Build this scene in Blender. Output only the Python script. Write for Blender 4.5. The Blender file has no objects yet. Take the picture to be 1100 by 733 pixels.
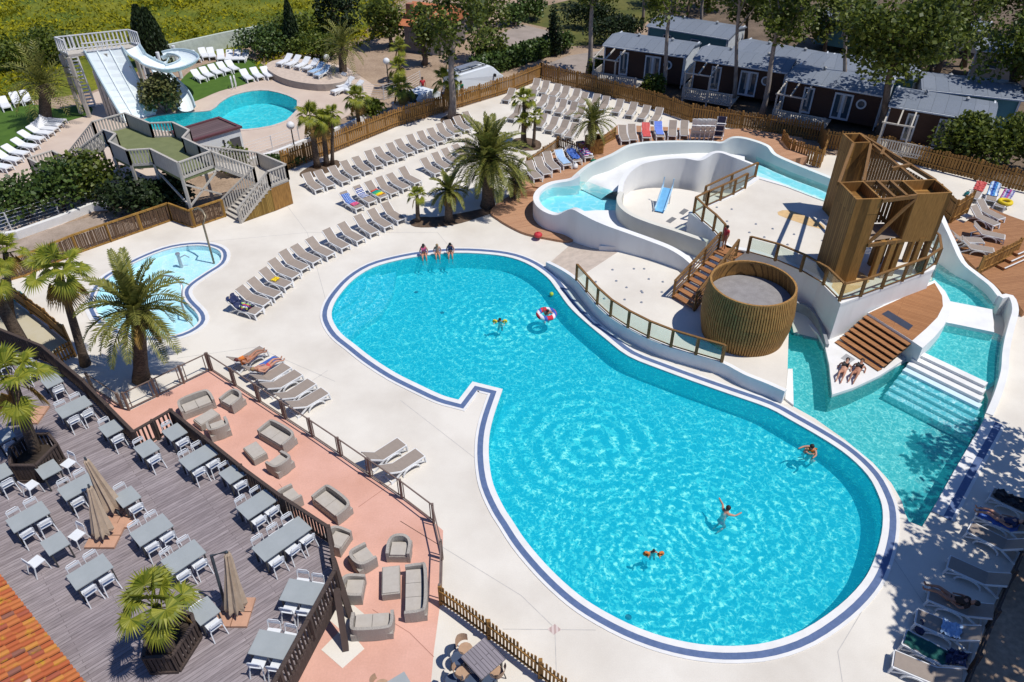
import bpy, bmesh, math, random
from mathutils import Vector, Matrix, geometry, noise
R = math.radians
sc = bpy.context.scene
col = sc.collection

# ---------------------------------------------------------------- camera
FPX, VPX, CAMH = 810.0, 1060.0, 23.0          # focal length in px of an 1100 px wide frame, camera height
PITCH = math.atan(FPX / VPX)
cam = bpy.data.cameras.new('camera'); camo = bpy.data.objects.new('camera', cam); col.objects.link(camo)
cam.sensor_width = 36; cam.lens = FPX / 1100 * 36; cam.clip_end = 2000; cam.clip_start = .1
camo.location = (0, 0, CAMH); camo.rotation_euler = (math.pi / 2 - PITCH, 0, 0)
sc.camera = camo

# ---------------------------------------------------------------- light
SUN_EL, SUN_AZ = 64.0, -19.0                   # direction TOWARDS the sun: elevation, angle from +X
sx, sy, sz = (math.cos(R(SUN_EL)) * math.cos(R(SUN_AZ)), math.cos(R(SUN_EL)) * math.sin(R(SUN_AZ)), math.sin(R(SUN_EL)))
w = bpy.data.worlds.new('World'); sc.world = w; w.use_nodes = True
nt = w.node_tree; bg = nt.nodes['Background']
sky = nt.nodes.new('ShaderNodeTexSky'); sky.sky_type = 'NISHITA'; sky.sun_disc = False
sky.sun_elevation = R(SUN_EL); sky.sun_rotation = math.atan2(sx, sy); sky.ozone_density = 4.0; sky.dust_density = 0.3
tint = nt.nodes.new('ShaderNodeMix'); tint.data_type = 'RGBA'; tint.blend_type = 'MULTIPLY'; tint.inputs[0].default_value = 1; tint.inputs[7].default_value = (.72, .95, 1.35, 1)   # the deep clear blue of the day
nt.links.new(sky.outputs[0], tint.inputs[6]); nt.links.new(tint.outputs[2], bg.inputs[0]); bg.inputs[1].default_value = 0.078
sun = bpy.data.lights.new('sun', 'SUN'); sun.energy = 4.55; sun.angle = R(.5); sun.color = (1, .96, .895)
suno = bpy.data.objects.new('sun', sun); col.objects.link(suno)
suno.rotation_euler = Vector((sx, sy, sz)).to_track_quat('Z', 'Y').to_euler()
vs = sc.view_settings; vs.view_transform = 'Standard'; vs.look = 'None'; vs.gamma = 1; vs.use_curve_mapping = False; vs.exposure = -0.1
sc.cycles.max_bounces = 8; sc.cycles.transparent_max_bounces = 12; sc.cycles.diffuse_bounces = 4

# ---------------------------------------------------------------- helpers
CP, SP = math.cos(PITCH), math.sin(PITCH)
def at(px, py, z=0.0):
    """point of the photograph (1100 px wide) -> point of the place at height z"""
    x = (px - 550) / FPX; y = (366.5 - py) / FPX
    d = Vector((x, CP + y * SP, -SP + y * CP)); t = (z - CAMH) / d.z
    return Vector((d.x * t, d.y * t, z))
def ats(pts, z=0.0): return [at(p[0], p[1], z if len(p) < 3 else p[2]) for p in pts]
def ang(a, b): return math.atan2(b.y - a.y, b.x - a.x)
def smooth(P, closed=True, n=4, corners=()):
    out = []; N = len(P)
    for i in range(N if closed else N - 1):
        g = lambda k: P[k % N] if closed else P[max(0, min(N - 1, k))]
        a, b, c, d = g(i - 1), g(i), g(i + 1), g(i + 2)
        ib, ic = i % N, (i + 1) % N
        if ib in corners: a = b - (c - b)
        if ic in corners: d = c + (c - b)
        for s in range(n):
            t = s / n
            out.append(.5 * ((2 * b) + (c - a) * t + (2 * a - 5 * b + 4 * c - d) * t * t + (3 * b - a - 3 * c + d) * t ** 3))
    if not closed: out.append(P[-1].copy())
    return out
def area(P): return sum(P[i].x * P[(i + 1) % len(P)].y - P[(i + 1) % len(P)].x * P[i].y for i in range(len(P))) / 2
def offset(P, d):
    """offset a closed ring outwards by d"""
    s = 1 if area(P) > 0 else -1; N = len(P); out = []
    for i in range(N):
        e1 = (P[i] - P[i - 1]); e2 = (P[(i + 1) % N] - P[i])
        n1 = Vector((e1.y, -e1.x, 0)).normalized() * s; n2 = Vector((e2.y, -e2.x, 0)).normalized() * s
        m = n1 + n2
        if m.length < 1e-4: m = n1
        m.normalize(); k = d / max(.45, m.dot(n1))
        q = P[i] + m * k; out.append(Vector((q.x, q.y, P[i].z)))
    return out
def side(P, d):
    """offset an open line to its left by d"""
    out = []; N = len(P)
    for i in range(N):
        a, b = P[max(0, i - 1)], P[min(N - 1, i + 1)]
        t = b - a; n = Vector((-t.y, t.x, 0)).normalized(); out.append(P[i] + n * d)
    return out

class MB:
    def __init__(s): s.v = []; s.f = []
    def add(s, V, Fs):
        k = len(s.v); s.v += [Vector(p) for p in V]; s.f += [tuple(i + k for i in f) for f in Fs]; return s
    def face(s, *P): return s.add(P, [tuple(range(len(P)))])
    def hexa(s, P): return s.add(P, [(3, 2, 1, 0), (4, 5, 6, 7), (0, 1, 5, 4), (1, 2, 6, 5), (2, 3, 7, 6), (3, 0, 4, 7)])
    def box(s, c, d, rz=0.0):
        M = Matrix.Rotation(rz, 3, 'Z'); c = Vector(c); x, y, z = d[0] / 2, d[1] / 2, d[2] / 2
        return s.hexa([c + M @ Vector(p) for p in ((-x, -y, -z), (x, -y, -z), (x, y, -z), (-x, y, -z), (-x, -y, z), (x, -y, z), (x, y, z), (-x, y, z))])
    def bar(s, a, b, wd, h=None, up=(0, 0, 1)):
        a, b = Vector(a), Vector(b); h = h or wd; t = (b - a)
        if t.length < 1e-6: return s
        t.normalize(); u = Vector(up)
        if abs(t.dot(u)) > .98: u = Vector((0, 1, 0))
        r = t.cross(u).normalized() * wd / 2; q = r.cross(t).normalized() * h / 2
        return s.hexa([a - r - q, a + r - q, a + r + q, a - r + q, b - r - q, b + r - q, b + r + q, b - r + q])
    def tube(s, P, r, n=6, cap=True):
        P = [Vector(p) for p in P]; k0 = len(s.v); N = len(P)
        rr = r if isinstance(r, (list, tuple)) else [r] * N
        for i in range(N):
            t = (P[min(N - 1, i + 1)] - P[max(0, i - 1)]).normalized(); u = Vector((0, 0, 1)) if abs(t.z) < .9 else Vector((1, 0, 0))
            a = t.cross(u).normalized(); b = a.cross(t)
            s.v += [P[i] + (a * math.cos(2 * math.pi * j / n) + b * math.sin(2 * math.pi * j / n)) * rr[i] for j in range(n)]
        for i in range(N - 1):
            for j in range(n):
                s.f.append((k0 + i * n + j, k0 + i * n + (j + 1) % n, k0 + (i + 1) * n + (j + 1) % n, k0 + (i + 1) * n + j))
        if cap: s.f.append(tuple(k0 + j for j in range(n))[::-1]); s.f.append(tuple(k0 + (N - 1) * n + j for j in range(n)))
        return s
    def lathe(s, prof, n=16, c=(0, 0, 0), cap=False, sq=(1, 1), ph=0.0):
        c = Vector(c); k0 = len(s.v)
        for r, z in prof: s.v += [c + Vector((r * sq[0] * math.cos(2 * math.pi * j / n + ph), r * sq[1] * math.sin(2 * math.pi * j / n + ph), z)) for j in range(n)]
        for i in range(len(prof) - 1):
            for j in range(n): s.f.append((k0 + i * n + j, k0 + i * n + (j + 1) % n, k0 + (i + 1) * n + (j + 1) % n, k0 + (i + 1) * n + j))
        if cap:
            s.f.append(tuple(k0 + j for j in range(n))[::-1]); s.f.append(tuple(k0 + (len(prof) - 1) * n + j for j in range(n)))
        return s
    def prism(s, P, z0, z1=None, top=True, bottom=False):
        """walls of a ring from z0 up to z1 (or each point's own z), with its cap"""
        N = len(P); A = [Vector((p.x, p.y, z0)) for p in P]; B = [Vector((p.x, p.y, p.z if z1 is None else z1)) for p in P]
        if area(P) < 0: A.reverse(); B.reverse()
        s.add(A + B, [(i, (i + 1) % N, N + (i + 1) % N, N + i) for i in range(N)])
        if top: s.fill([B])
        if bottom: s.fill([A])
        return s
    def fill(s, rings):
        """flat fill of a ring with holes"""
        T = geometry.tessellate_polygon(rings); V = [p for r in rings for p in r]
        k = len(s.v); s.v += [Vector(p) for p in V]
        for a, b, c in T:
            n = (V[b] - V[a]).cross(V[c] - V[a])
            if n.length < 1e-9: continue
            s.f.append((k + a, k + b, k + c) if n.z > 0 else (k + a, k + c, k + b))
        return s
    def strip(s, A, B, closed=False):
        N = len(A); k = len(s.v); s.v += [Vector(p) for p in A] + [Vector(p) for p in B]
        for i in range(N if closed else N - 1):
            j = (i + 1) % N; s.f.append((k + i, k + j, k + N + j, k + N + i))
        return s
    def wall(s, P, th, z0):
        """a wall along an open line whose points carry the height of its top; z0 number or list"""
        N = len(P); L = side(P, th / 2); Rr = side(P, -th / 2); zz = z0 if isinstance(z0, (list, tuple)) else [z0] * N
        Lb = [Vector((p.x, p.y, z)) for p, z in zip(L, zz)]; Rb = [Vector((p.x, p.y, z)) for p, z in zip(Rr, zz)]
        s.strip(L, Rr); s.strip(Rr, Rb); s.strip(Lb, L)
        s.face(Lb[0], Rb[0], Rr[0], L[0]); s.face(L[-1], Rr[-1], Rb[-1], Lb[-1]); return s
    def leaf(s, c, u, v): return s.add([c - u * .5, c + v * .5, c + u * .5, c - v * .5], [(0, 1, 2, 3)])

def mesh_of(name, mb, m, sm=False):
    me = bpy.data.meshes.new(name); me.from_pydata([tuple(p) for p in mb.v], [], mb.f); me.update()
    if m is not None: me.materials.append(m)
    if sm: me.polygons.foreach_set('use_smooth', [True] * len(me.polygons))
    if sm == 'a': b = bmesh.new(); b.from_mesh(me); bmesh.ops.remove_doubles(b, verts=b.verts, dist=1e-4); b.to_mesh(me); b.free(); me.set_sharp_from_angle(angle=R(45))
    return me
def fixn(me):
    b = bmesh.new(); b.from_mesh(me); bmesh.ops.remove_doubles(b, verts=b.verts, dist=1e-4); bmesh.ops.recalc_face_normals(b, faces=b.faces); b.to_mesh(me); b.free()
def tag(o, label=None, cat=None, group=None, kind=None):
    if label: o['label'] = label
    if cat: o['category'] = cat
    if group: o['group'] = group
    if kind: o['kind'] = kind
    return o
def struct(name, mb, m, kind='structure', sm=False, label=None, cat=None):
    o = bpy.data.objects.new(name, mesh_of(name, mb, m, sm)); col.objects.link(o); tag(o, label, cat, None, kind); return o
def thing(name, label, cat, loc=(0, 0, 0), rz=0.0, group=None):
    o = bpy.data.objects.new(name, None); o.empty_display_size = .2; col.objects.link(o)
    o.location = Vector(loc); o.rotation_euler = (0, 0, rz); return tag(o, label, cat, group)
def part(name, mb, m, parent, sm=False, world=False, label=None, fix=False):
    """a mesh under its thing; world=True: the shape was built in world coordinates"""
    if world:
        q = parent; off = Vector((0, 0, 0))
        while q: off += q.location; q = q.parent
        for p in mb.v: p -= off
    o = bpy.data.objects.new(name, mesh_of(name, mb, m, sm)); col.objects.link(o); o.parent = parent
    if fix: fixn(o.data)
    if label: o['label'] = label
    return o
def solo(name, mb, m, label, cat, loc=(0, 0, 0), rz=0.0, group=None, sm=False, kind=None):
    """a thing that is one mesh, built round its own origin"""
    o = bpy.data.objects.new(name, mesh_of(name, mb, m, sm)); col.objects.link(o); o.location = Vector(loc); o.rotation_euler = (0, 0, rz)
    return tag(o, label, cat, group, kind)
def solow(name, mb, m, label, cat, loc, group=None, sm=False):
    for p in mb.v: p -= Vector(loc)
    return solo(name, mb, m, label, cat, loc, 0, group, sm)
KIDS = {}
def dup(root, loc, rz=0.0, label=None, group=None, scale=None):
    r = root.copy(); col.objects.link(r); r.location = Vector(loc); r.rotation_euler = (0, 0, rz)
    if label: r['label'] = label
    if group: r['group'] = group
    if scale: r.scale = (scale,) * 3 if not isinstance(scale, tuple) else scale
    def rec(a, b):
        for ch in kids(a):
            c = ch.copy(); col.objects.link(c); c.parent = b; rec(ch, c)
    rec(root, r); return r
def kids(a):
    if a.name not in KIDS: KIDS[a.name] = list(a.children)
    return KIDS[a.name]
class Proto:
    """first use moves the prototype itself, later uses copy it"""
    def __init__(s, root): s.r = root; s.used = False
    def __call__(s, loc, rz, label, group=None, scale=None):
        if s.used: return dup(s.r, loc, rz, label, group, scale)
        s.used = True; kids(s.r)
        for k in kids(s.r): kids(k)
        s.r.location = Vector(loc); s.r.rotation_euler = (0, 0, rz); tag(s.r, label, None, group)
        if scale: s.r.scale = (scale,) * 3 if not isinstance(scale, tuple) else scale
        return s.r
ORD = 'first second third fourth fifth sixth seventh eighth ninth tenth eleventh twelfth thirteenth fourteenth fifteenth sixteenth seventeenth eighteenth nineteenth twentieth'.split()

# ---------------------------------------------------------------- materials
def node(nt, typ, **kw):
    n = nt.nodes.new(typ)
    for k, v in kw.items():
        if k in n.inputs: n.inputs[k].default_value = v
        else: setattr(n, k, v)
    return n
def base_mat(name, rough=.7, spec=.3, metal=0.0):
    m = bpy.data.materials.new(name); m.use_nodes = True; b = m.node_tree.nodes['Principled BSDF']
    b.inputs['Roughness'].default_value = rough; b.inputs['Specular IOR Level'].default_value = spec; b.inputs['Metallic'].default_value = metal
    return m, m.node_tree, b
def c4(c): return (c[0], c[1], c[2], 1)
def mat(name, c, rough=.7, c2=None, scale=3.0, detail=5, bump=0.0, spec=.3, metal=0.0, stretch=(1, 1, 1), rz=0.0, lo=.35, hi=.65, fine=0.0, fscale=40):
    m, t, b = base_mat(name, rough, spec, metal)
    if c2 is None: c2 = tuple(x * .82 for x in c)
    tc = node(t, 'ShaderNodeTexCoord'); mp = node(t, 'ShaderNodeMapping'); mp.inputs['Scale'].default_value = stretch; mp.inputs['Rotation'].default_value = (0, 0, rz)
    t.links.new(tc.outputs['Object'], mp.inputs[0])
    n = node(t, 'ShaderNodeTexNoise', Scale=scale, Detail=detail, Roughness=.6); t.links.new(mp.outputs[0], n.inputs['Vector'])
    r = node(t, 'ShaderNodeValToRGB'); e = r.color_ramp.elements; e[0].position = lo; e[1].position = hi; e[0].color = c4(c2); e[1].color = c4(c)
    t.links.new(n.outputs[0], r.inputs[0]); out = r.outputs[0]
    if fine:
        n2 = node(t, 'ShaderNodeTexNoise', Scale=fscale, Detail=3); t.links.new(tc.outputs['Object'], n2.inputs['Vector'])
        mr = node(t, 'ShaderNodeMapRange'); mr.inputs[1].default_value = .3; mr.inputs[2].default_value = .7; mr.inputs[3].default_value = 1 - fine; mr.inputs[4].default_value = 1 + fine * .4
        t.links.new(n2.outputs[0], mr.inputs[0])
        mx = node(t, 'ShaderNodeVectorMath', operation='SCALE'); t.links.new(out, mx.inputs[0]); t.links.new(mr.outputs[0], mx.inputs['Scale']); out = mx.outputs[0]
    t.links.new(out, b.inputs['Base Color'])
    if bump:
        bp = node(t, 'ShaderNodeBump', Strength=bump, Distance=.05); t.links.new(n.outputs[0], bp.inputs['Height']); t.links.new(bp.outputs[0], b.inputs['Normal'])
    return m
def planks(name, c, c2, rz=0.0, wd=.14, ln=3.0, rough=.7, gap=.012, grain=.25, gapc=None, vert=False):
    """boards running along the rotated x axis"""
    m, t, b = base_mat(name, rough, .2)
    tc = node(t, 'ShaderNodeTexCoord'); mp = node(t, 'ShaderNodeMapping'); mp.inputs['Rotation'].default_value = (0, math.pi / 2 if vert else 0, -rz)
    t.links.new(tc.outputs['Object'], mp.inputs[0])
    br = node(t, 'ShaderNodeTexBrick', offset=.37, offset_frequency=2); br.inputs['Scale'].default_value = 1; br.inputs['Mortar Size'].default_value = gap
    br.inputs['Brick Width'].default_value = ln; br.inputs['Row Height'].default_value = wd; br.inputs['Mortar Smooth'].default_value = .3; br.inputs['Bias'].default_value = 0
    br.inputs['Color1'].default_value = c4(c); br.inputs['Color2'].default_value = c4(c2); br.inputs['Mortar'].default_value = c4(gapc or tuple(x * .35 for x in c))
    t.links.new(mp.outputs[0], br.inputs['Vector'])
    m2 = node(t, 'ShaderNodeMapping'); m2.inputs['Scale'].default_value = (1.2, 14, 14); t.links.new(mp.outputs[0], m2.inputs[0])
    n = node(t, 'ShaderNodeTexNoise', Scale=1.6, Detail=6, Roughness=.65); t.links.new(m2.outputs[0], n.inputs['Vector'])
    mr = node(t, 'ShaderNodeMapRange'); mr.inputs[1].default_value = .3; mr.inputs[2].default_value = .7; mr.inputs[3].default_value = 1 - grain; mr.inputs[4].default_value = 1 + grain
    t.links.new(n.outputs[0], mr.inputs[0])
    mx = node(t, 'ShaderNodeVectorMath', operation='SCALE'); t.links.new(br.outputs[0], mx.inputs[0]); t.links.new(mr.outputs[0], mx.inputs['Scale'])
    t.links.new(mx.outputs[0], b.inputs['Base Color'])
    return m
def leafmat(name, c, c2, rough=.55, trans=.25):
    m, t, b = base_mat(name, rough, .35)
    g = node(t, 'ShaderNodeNewGeometry'); r = node(t, 'ShaderNodeValToRGB'); e = r.color_ramp.elements; e[0].color = c4(c); e[1].color = c4(c2)
    t.links.new(g.outputs['Random Per Island'], r.inputs[0]); t.links.new(r.outputs[0], b.inputs['Base Color'])
    tr = node(t, 'ShaderNodeBsdfTranslucent'); mx = node(t, 'ShaderNodeMixShader'); mx.inputs[0].default_value = trans
    hs = node(t, 'ShaderNodeHueSaturation'); hs.inputs['Value'].default_value = 1.3; t.links.new(r.outputs[0], hs.inputs['Color']); t.links.new(hs.outputs[0], tr.inputs[0])
    out = t.nodes['Material Output']; t.links.new(b.outputs[0], mx.inputs[1]); t.links.new(tr.outputs[0], mx.inputs[2]); t.links.new(mx.outputs[0], out.inputs[0])
    return m
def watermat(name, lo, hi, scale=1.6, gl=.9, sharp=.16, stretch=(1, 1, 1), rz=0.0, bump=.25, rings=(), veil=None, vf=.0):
    """clear tinted water: lets sun and view through; a net of light is painted into its tint"""
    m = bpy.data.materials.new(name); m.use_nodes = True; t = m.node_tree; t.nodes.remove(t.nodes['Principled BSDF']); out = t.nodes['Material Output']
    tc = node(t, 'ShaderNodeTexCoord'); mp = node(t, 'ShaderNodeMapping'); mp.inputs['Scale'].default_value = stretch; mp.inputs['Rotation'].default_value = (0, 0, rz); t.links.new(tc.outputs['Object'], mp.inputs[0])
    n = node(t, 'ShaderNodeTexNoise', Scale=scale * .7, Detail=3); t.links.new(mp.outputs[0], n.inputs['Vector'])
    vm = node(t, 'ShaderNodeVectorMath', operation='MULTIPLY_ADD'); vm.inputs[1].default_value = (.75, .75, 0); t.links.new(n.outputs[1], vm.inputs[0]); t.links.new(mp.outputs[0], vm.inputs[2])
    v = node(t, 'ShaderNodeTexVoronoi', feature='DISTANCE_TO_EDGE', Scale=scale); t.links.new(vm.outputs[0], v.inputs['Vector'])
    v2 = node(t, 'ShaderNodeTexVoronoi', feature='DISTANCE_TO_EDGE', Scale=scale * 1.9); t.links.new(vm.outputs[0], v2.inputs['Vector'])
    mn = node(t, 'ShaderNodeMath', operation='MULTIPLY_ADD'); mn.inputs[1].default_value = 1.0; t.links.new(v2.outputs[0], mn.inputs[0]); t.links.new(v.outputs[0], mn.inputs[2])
    for c, k, reach in rings:                                       # rings drawn into the painted light net around swimmers
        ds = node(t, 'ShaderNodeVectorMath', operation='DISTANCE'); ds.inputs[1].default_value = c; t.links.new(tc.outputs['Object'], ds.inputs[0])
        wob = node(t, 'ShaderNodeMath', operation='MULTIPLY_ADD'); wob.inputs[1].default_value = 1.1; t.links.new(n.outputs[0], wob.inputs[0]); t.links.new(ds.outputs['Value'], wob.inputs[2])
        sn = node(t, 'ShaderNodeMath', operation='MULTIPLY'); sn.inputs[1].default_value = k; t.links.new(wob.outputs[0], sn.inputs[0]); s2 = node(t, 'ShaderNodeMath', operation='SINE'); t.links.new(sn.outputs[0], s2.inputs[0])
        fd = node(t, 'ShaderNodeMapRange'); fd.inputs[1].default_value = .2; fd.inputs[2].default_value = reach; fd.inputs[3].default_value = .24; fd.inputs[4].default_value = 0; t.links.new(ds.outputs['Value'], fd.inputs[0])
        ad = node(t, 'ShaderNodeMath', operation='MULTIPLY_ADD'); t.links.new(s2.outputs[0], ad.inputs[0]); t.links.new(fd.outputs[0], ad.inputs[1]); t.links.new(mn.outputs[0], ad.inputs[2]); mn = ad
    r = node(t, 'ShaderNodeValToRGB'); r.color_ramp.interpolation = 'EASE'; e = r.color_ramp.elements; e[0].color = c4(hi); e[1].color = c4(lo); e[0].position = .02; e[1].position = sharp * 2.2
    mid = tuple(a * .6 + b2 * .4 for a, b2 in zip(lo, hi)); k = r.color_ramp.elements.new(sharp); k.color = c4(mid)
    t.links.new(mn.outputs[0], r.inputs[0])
    tr = node(t, 'ShaderNodeBsdfTransparent'); t.links.new(r.outputs[0], tr.inputs[0])  # the tint carries the painted light net, down to the floor as well
    if veil:                                                          # diffuse colour standing in for light scattered by the water
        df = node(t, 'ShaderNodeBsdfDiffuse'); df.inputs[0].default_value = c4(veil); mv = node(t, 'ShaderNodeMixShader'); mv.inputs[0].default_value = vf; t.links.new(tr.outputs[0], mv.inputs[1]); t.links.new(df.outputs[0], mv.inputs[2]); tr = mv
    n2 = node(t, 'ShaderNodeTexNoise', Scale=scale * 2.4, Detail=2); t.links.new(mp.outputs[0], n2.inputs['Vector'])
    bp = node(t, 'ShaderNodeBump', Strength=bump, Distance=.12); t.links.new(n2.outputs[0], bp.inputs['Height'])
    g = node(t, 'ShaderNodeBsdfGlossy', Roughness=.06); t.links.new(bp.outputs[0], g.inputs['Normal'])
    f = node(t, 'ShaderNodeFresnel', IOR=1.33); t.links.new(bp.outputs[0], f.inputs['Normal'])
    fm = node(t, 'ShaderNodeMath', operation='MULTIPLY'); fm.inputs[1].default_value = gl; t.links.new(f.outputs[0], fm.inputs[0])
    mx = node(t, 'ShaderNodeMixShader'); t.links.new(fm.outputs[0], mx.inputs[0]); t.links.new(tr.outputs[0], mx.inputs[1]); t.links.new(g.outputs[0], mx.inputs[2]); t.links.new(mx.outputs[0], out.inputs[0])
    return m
rnd = random.Random(7)

CONC = mat('cream_concrete', (.71, .665, .585), .8, (.585, .535, .46), .28, 9, .05, lo=.28, hi=.62, fine=.05, fscale=24)
WHITEC = mat('white_render', (.76, .76, .74), .6, (.665, .66, .64), .9, 8, lo=.25, hi=.55, stretch=(1, 1, .35))
CREAM = mat('cream_render', (.68, .66, .58), .6, (.62, .6, .52), .8, 4)
CURB = mat('white_coping', (.74, .73, .71), .6, (.68, .67, .64), 2)
TILE = mat('blue_grey_tile', (.115, .165, .30), .4, (.09, .135, .25), 5)
PINK = mat('pink_paving', (.68, .39, .305), .85, (.56, .30, .22), .4, 8, lo=.25, hi=.6, fine=.07, fscale=16)
SAND = mat('sandy_earth', (.42, .31, .22), .95, (.29, .205, .14), .35, 7, .2, fine=.25, fscale=6)
ROADM = mat('pale_track', (.36, .30, .26), .95, (.28, .235, .2), .6, 6, fine=.1, fscale=8)
FIELD = mat('meadow_ground', (.21, .21, .014), .95, (.085, .125, .01), .18, 8, .2, fine=.4, fscale=3)
GRASS = mat('dry_grass', (.15, .14, .035), .95, (.075, .09, .02), .4, 7, .2, fine=.3, fscale=6)
TURF = mat('artificial_turf', (.075, .145, .018), .95, (.055, .115, .013), 1.2, 5, fine=.15)
TURFD = mat('green_floor_covering', (.17, .19, .085), .9, (.14, .16, .07), 2)
WPLASTIC = mat('white_plastic', (.74, .74, .73), .4, (.7, .7, .69), 2)
SLING = mat('taupe_sling', (.315, .26, .215), .8, (.285, .235, .195), 6, fine=.06, fscale=60)
WSLING = mat('white_lounger', (.72, .73, .74), .6, (.68, .69, .70), 4)
WMETAL = mat('white_chair_metal', (.70, .72, .74), .4, (.66, .68, .70), 4)
GTOP = mat('grey_table_top', (.345, .37, .37), .5, (.315, .34, .34), 2, fine=.04)
DARKM = mat('dark_metal', (.06, .06, .06), .5)
WICK = mat('grey_wicker', (.42, .385, .34), .85, (.31, .28, .245), 25, 3, .4, stretch=(1, 1, 3))
CUSH = mat('beige_seat_cushion', (.46, .42, .37), .85, (.42, .38, .33), 6)
WOODY = planks('honey_wood', (.36, .20, .05), (.27, .145, .035), 0, .3, 4, grain=.2)
FENCE = mat('golden_fence_wood', (.36, .19, .052), .75, (.20, .10, .027), 5, 4, 0, stretch=(3, 3, .5), lo=.3, hi=.7)
FENCED = mat('dark_deck_fence_wood', (.085, .06, .05), .8, (.05, .036, .03), 6, 4, 0, stretch=(3, 3, .5))
RAILW = mat('brown_rail_wood', (.24, .125, .04), .65, (.16, .085, .03), 5, 4, 0, stretch=(3, 3, .5))
PALEW = mat('silvered_wood', (.50, .465, .41), .8, (.40, .365, .315), 5, 4, 0, stretch=(3, 3, .5))
METALB = mat('bronze_fence_metal', (.20, .15, .125), .5, (.17, .125, .105), 4)
BAM = planks('bamboo_slats', (.38, .20, .058), (.20, .098, .026), 0, .17, 6, .6, .022, .3, vert=True)
LAM = planks('golden_lamella', (.30, .19, .05), (.17, .10, .022), 0, .07, 6, .6, .008, .25, vert=True)
BARK = mat('bark', (.17, .13, .10), .95, (.075, .055, .04), 3, 6, .4, stretch=(2, 2, .5))
PALMT = mat('palm_trunk', (.16, .115, .08), .95, (.06, .042, .03), 7, 5, .5, stretch=(1, 1, 2))
SKIN = mat('skin', (.52, .27, .18), .55, (.47, .235, .155), 8)
SKIN2 = mat('tanned_skin', (.40, .19, .12), .55, (.36, .165, .10), 8)
HAIRD = mat('dark_hair', (.025, .018, .014), .6)
HAIRB = mat('blond_hair', (.33, .22, .11), .6)
LEAF_D = leafmat('date_palm_leaf', (.085, .105, .018), (.31, .30, .07), .45, .3)
LEAF_F = leafmat('fan_palm_leaf', (.10, .14, .012), (.33, .33, .035), .5, .3)
LEAF_DRY = leafmat('dry_frond', (.24, .15, .05), (.36, .22, .05), .8, .15)
LEAF_T = leafmat('tree_leaf', (.034, .06, .008), (.16, .19, .026), .5, .3)
LEAF_L = leafmat('light_tree_leaf', (.05, .085, .01), (.15, .18, .025), .5, .3)
LEAF_H = leafmat('hedge_leaf', (.025, .055, .01), (.10, .15, .03), .45, .15)
LEAF_M = leafmat('meadow_leaf', (.10, .115, .003), (.37, .33, .006), .95, .2)
LEAF_O = leafmat('olive_leaf', (.06, .07, .015), (.15, .15, .045), .6, .1)
LEAF_C = leafmat('cypress_leaf', (.008, .02, .004), (.03, .05, .012), .6, .1)
GLASS = mat('dark_window_glass', (.05, .09, .12), .08, (.03, .05, .07), 2, spec=.8)
def plain(name, c, rough=.6): return mat(name, c, rough, tuple(x * .85 for x in c), 6)
RED = plain('red_fabric', (.55, .04, .05)); BLUE = plain('blue_fabric', (.06, .14, .45)); LBLUE = plain('pale_blue_fabric', (.36, .52, .72))
NAVY = plain('navy_fabric', (.02, .03, .09)); YEL = plain('yellow_fabric', (.75, .55, .02)); ORANGE = plain('orange_fabric', (.7, .2, .03))
GREENF = plain('green_fabric', (.02, .25, .12)); PINKF = plain('pink_fabric', (.62, .1, .22)); BLACKF = plain('black_fabric', (.015, .015, .018)); TEALF = plain('teal_fabric', (.02, .22, .22)); WHITEF = plain('white_fabric', (.75, .75, .74))
CORAL = plain('coral_towel', (.62, .10, .09))
# ================================================================ setting: ground, terrace, pools, water
mainpx = [(357,343),(357.5,330.5),(365,317),(380,300.5),(400,288),(425,280.5),(455,275),(490,272),(525,273.5),(550,277.5),(570,285.5),(587.5,298),(597.5,310.5),(610,328),(625,343),(650,364),(675,383),(712,398),(750,412),(787,425),(825,438.5),(850,452),(887,473.5),(912,491),(932,511),(943,531),(948,549),(946.7,574),(938,604),(925,627),(900,652),(862.6,677),(825,690.5),(788,694.5),(751,692.5),(713,684.5),(675.5,670.7),(638,650.6),(612.7,632),(587.6,608),(565,581.6),(550,559),(541,545),(530,521),(525.5,496),(525.5,471),(530,448.5),(540,418.5),(507.5,410.5),(492.5,430),(475,425),(450,413.5),(425,401),(400,385),(382,371),(366,358)]
MP = smooth(ats(mainpx), True, 3, corners={47, 48, 49})
babypx = [(135,288),(160,275.5),(185,267),(212,264),(230,267),(237.5,273),(235,283),(220,293),(202,305.5),(196,315),(200,325),(212,338),(212,348),(195,358),(170,362),(140,358),(112,345),(102,325),(112,303)]
BP = smooth(ats(babypx), True, 3)
rightpx = [(849,342,.7),(846.5,359,.7),(849,374,.7),(849.5,398.6,.7),(850,420,.35),(851,436,0),(875,449.5),(907,472),(937.5,497),(957.5,519),(969,539),(972,551),(976.5,560.5),(990.6,566),(1000.7,549),(1025,506),(1050,463.5),(1057,450),(1063,428,.1),(1062,412,.4),(987,376,.4),(963,392,.15),(945,403.5,.15),(917,416.6,.15),(894,424,.15),(890.8,392,.15),(886.7,374,.15),(879,359,.15),(869.5,349.5,.15),(862,338,.15)]
RP = [Vector((p.x, p.y, 0)) for p in ats(rightpx)]
farpx = [(150,130),(170,124.5),(200,121),(226,119),(236,111),(246,104.5),(256,101),(270,98),(288,97.5),(308,102.5),(319,108),(319,118),(308,129),(292,135),(264,139),(240,138),(200,141),(160,139)]
FP = smooth(ats(farpx), True, 2, corners={11, 10, 12})

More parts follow.
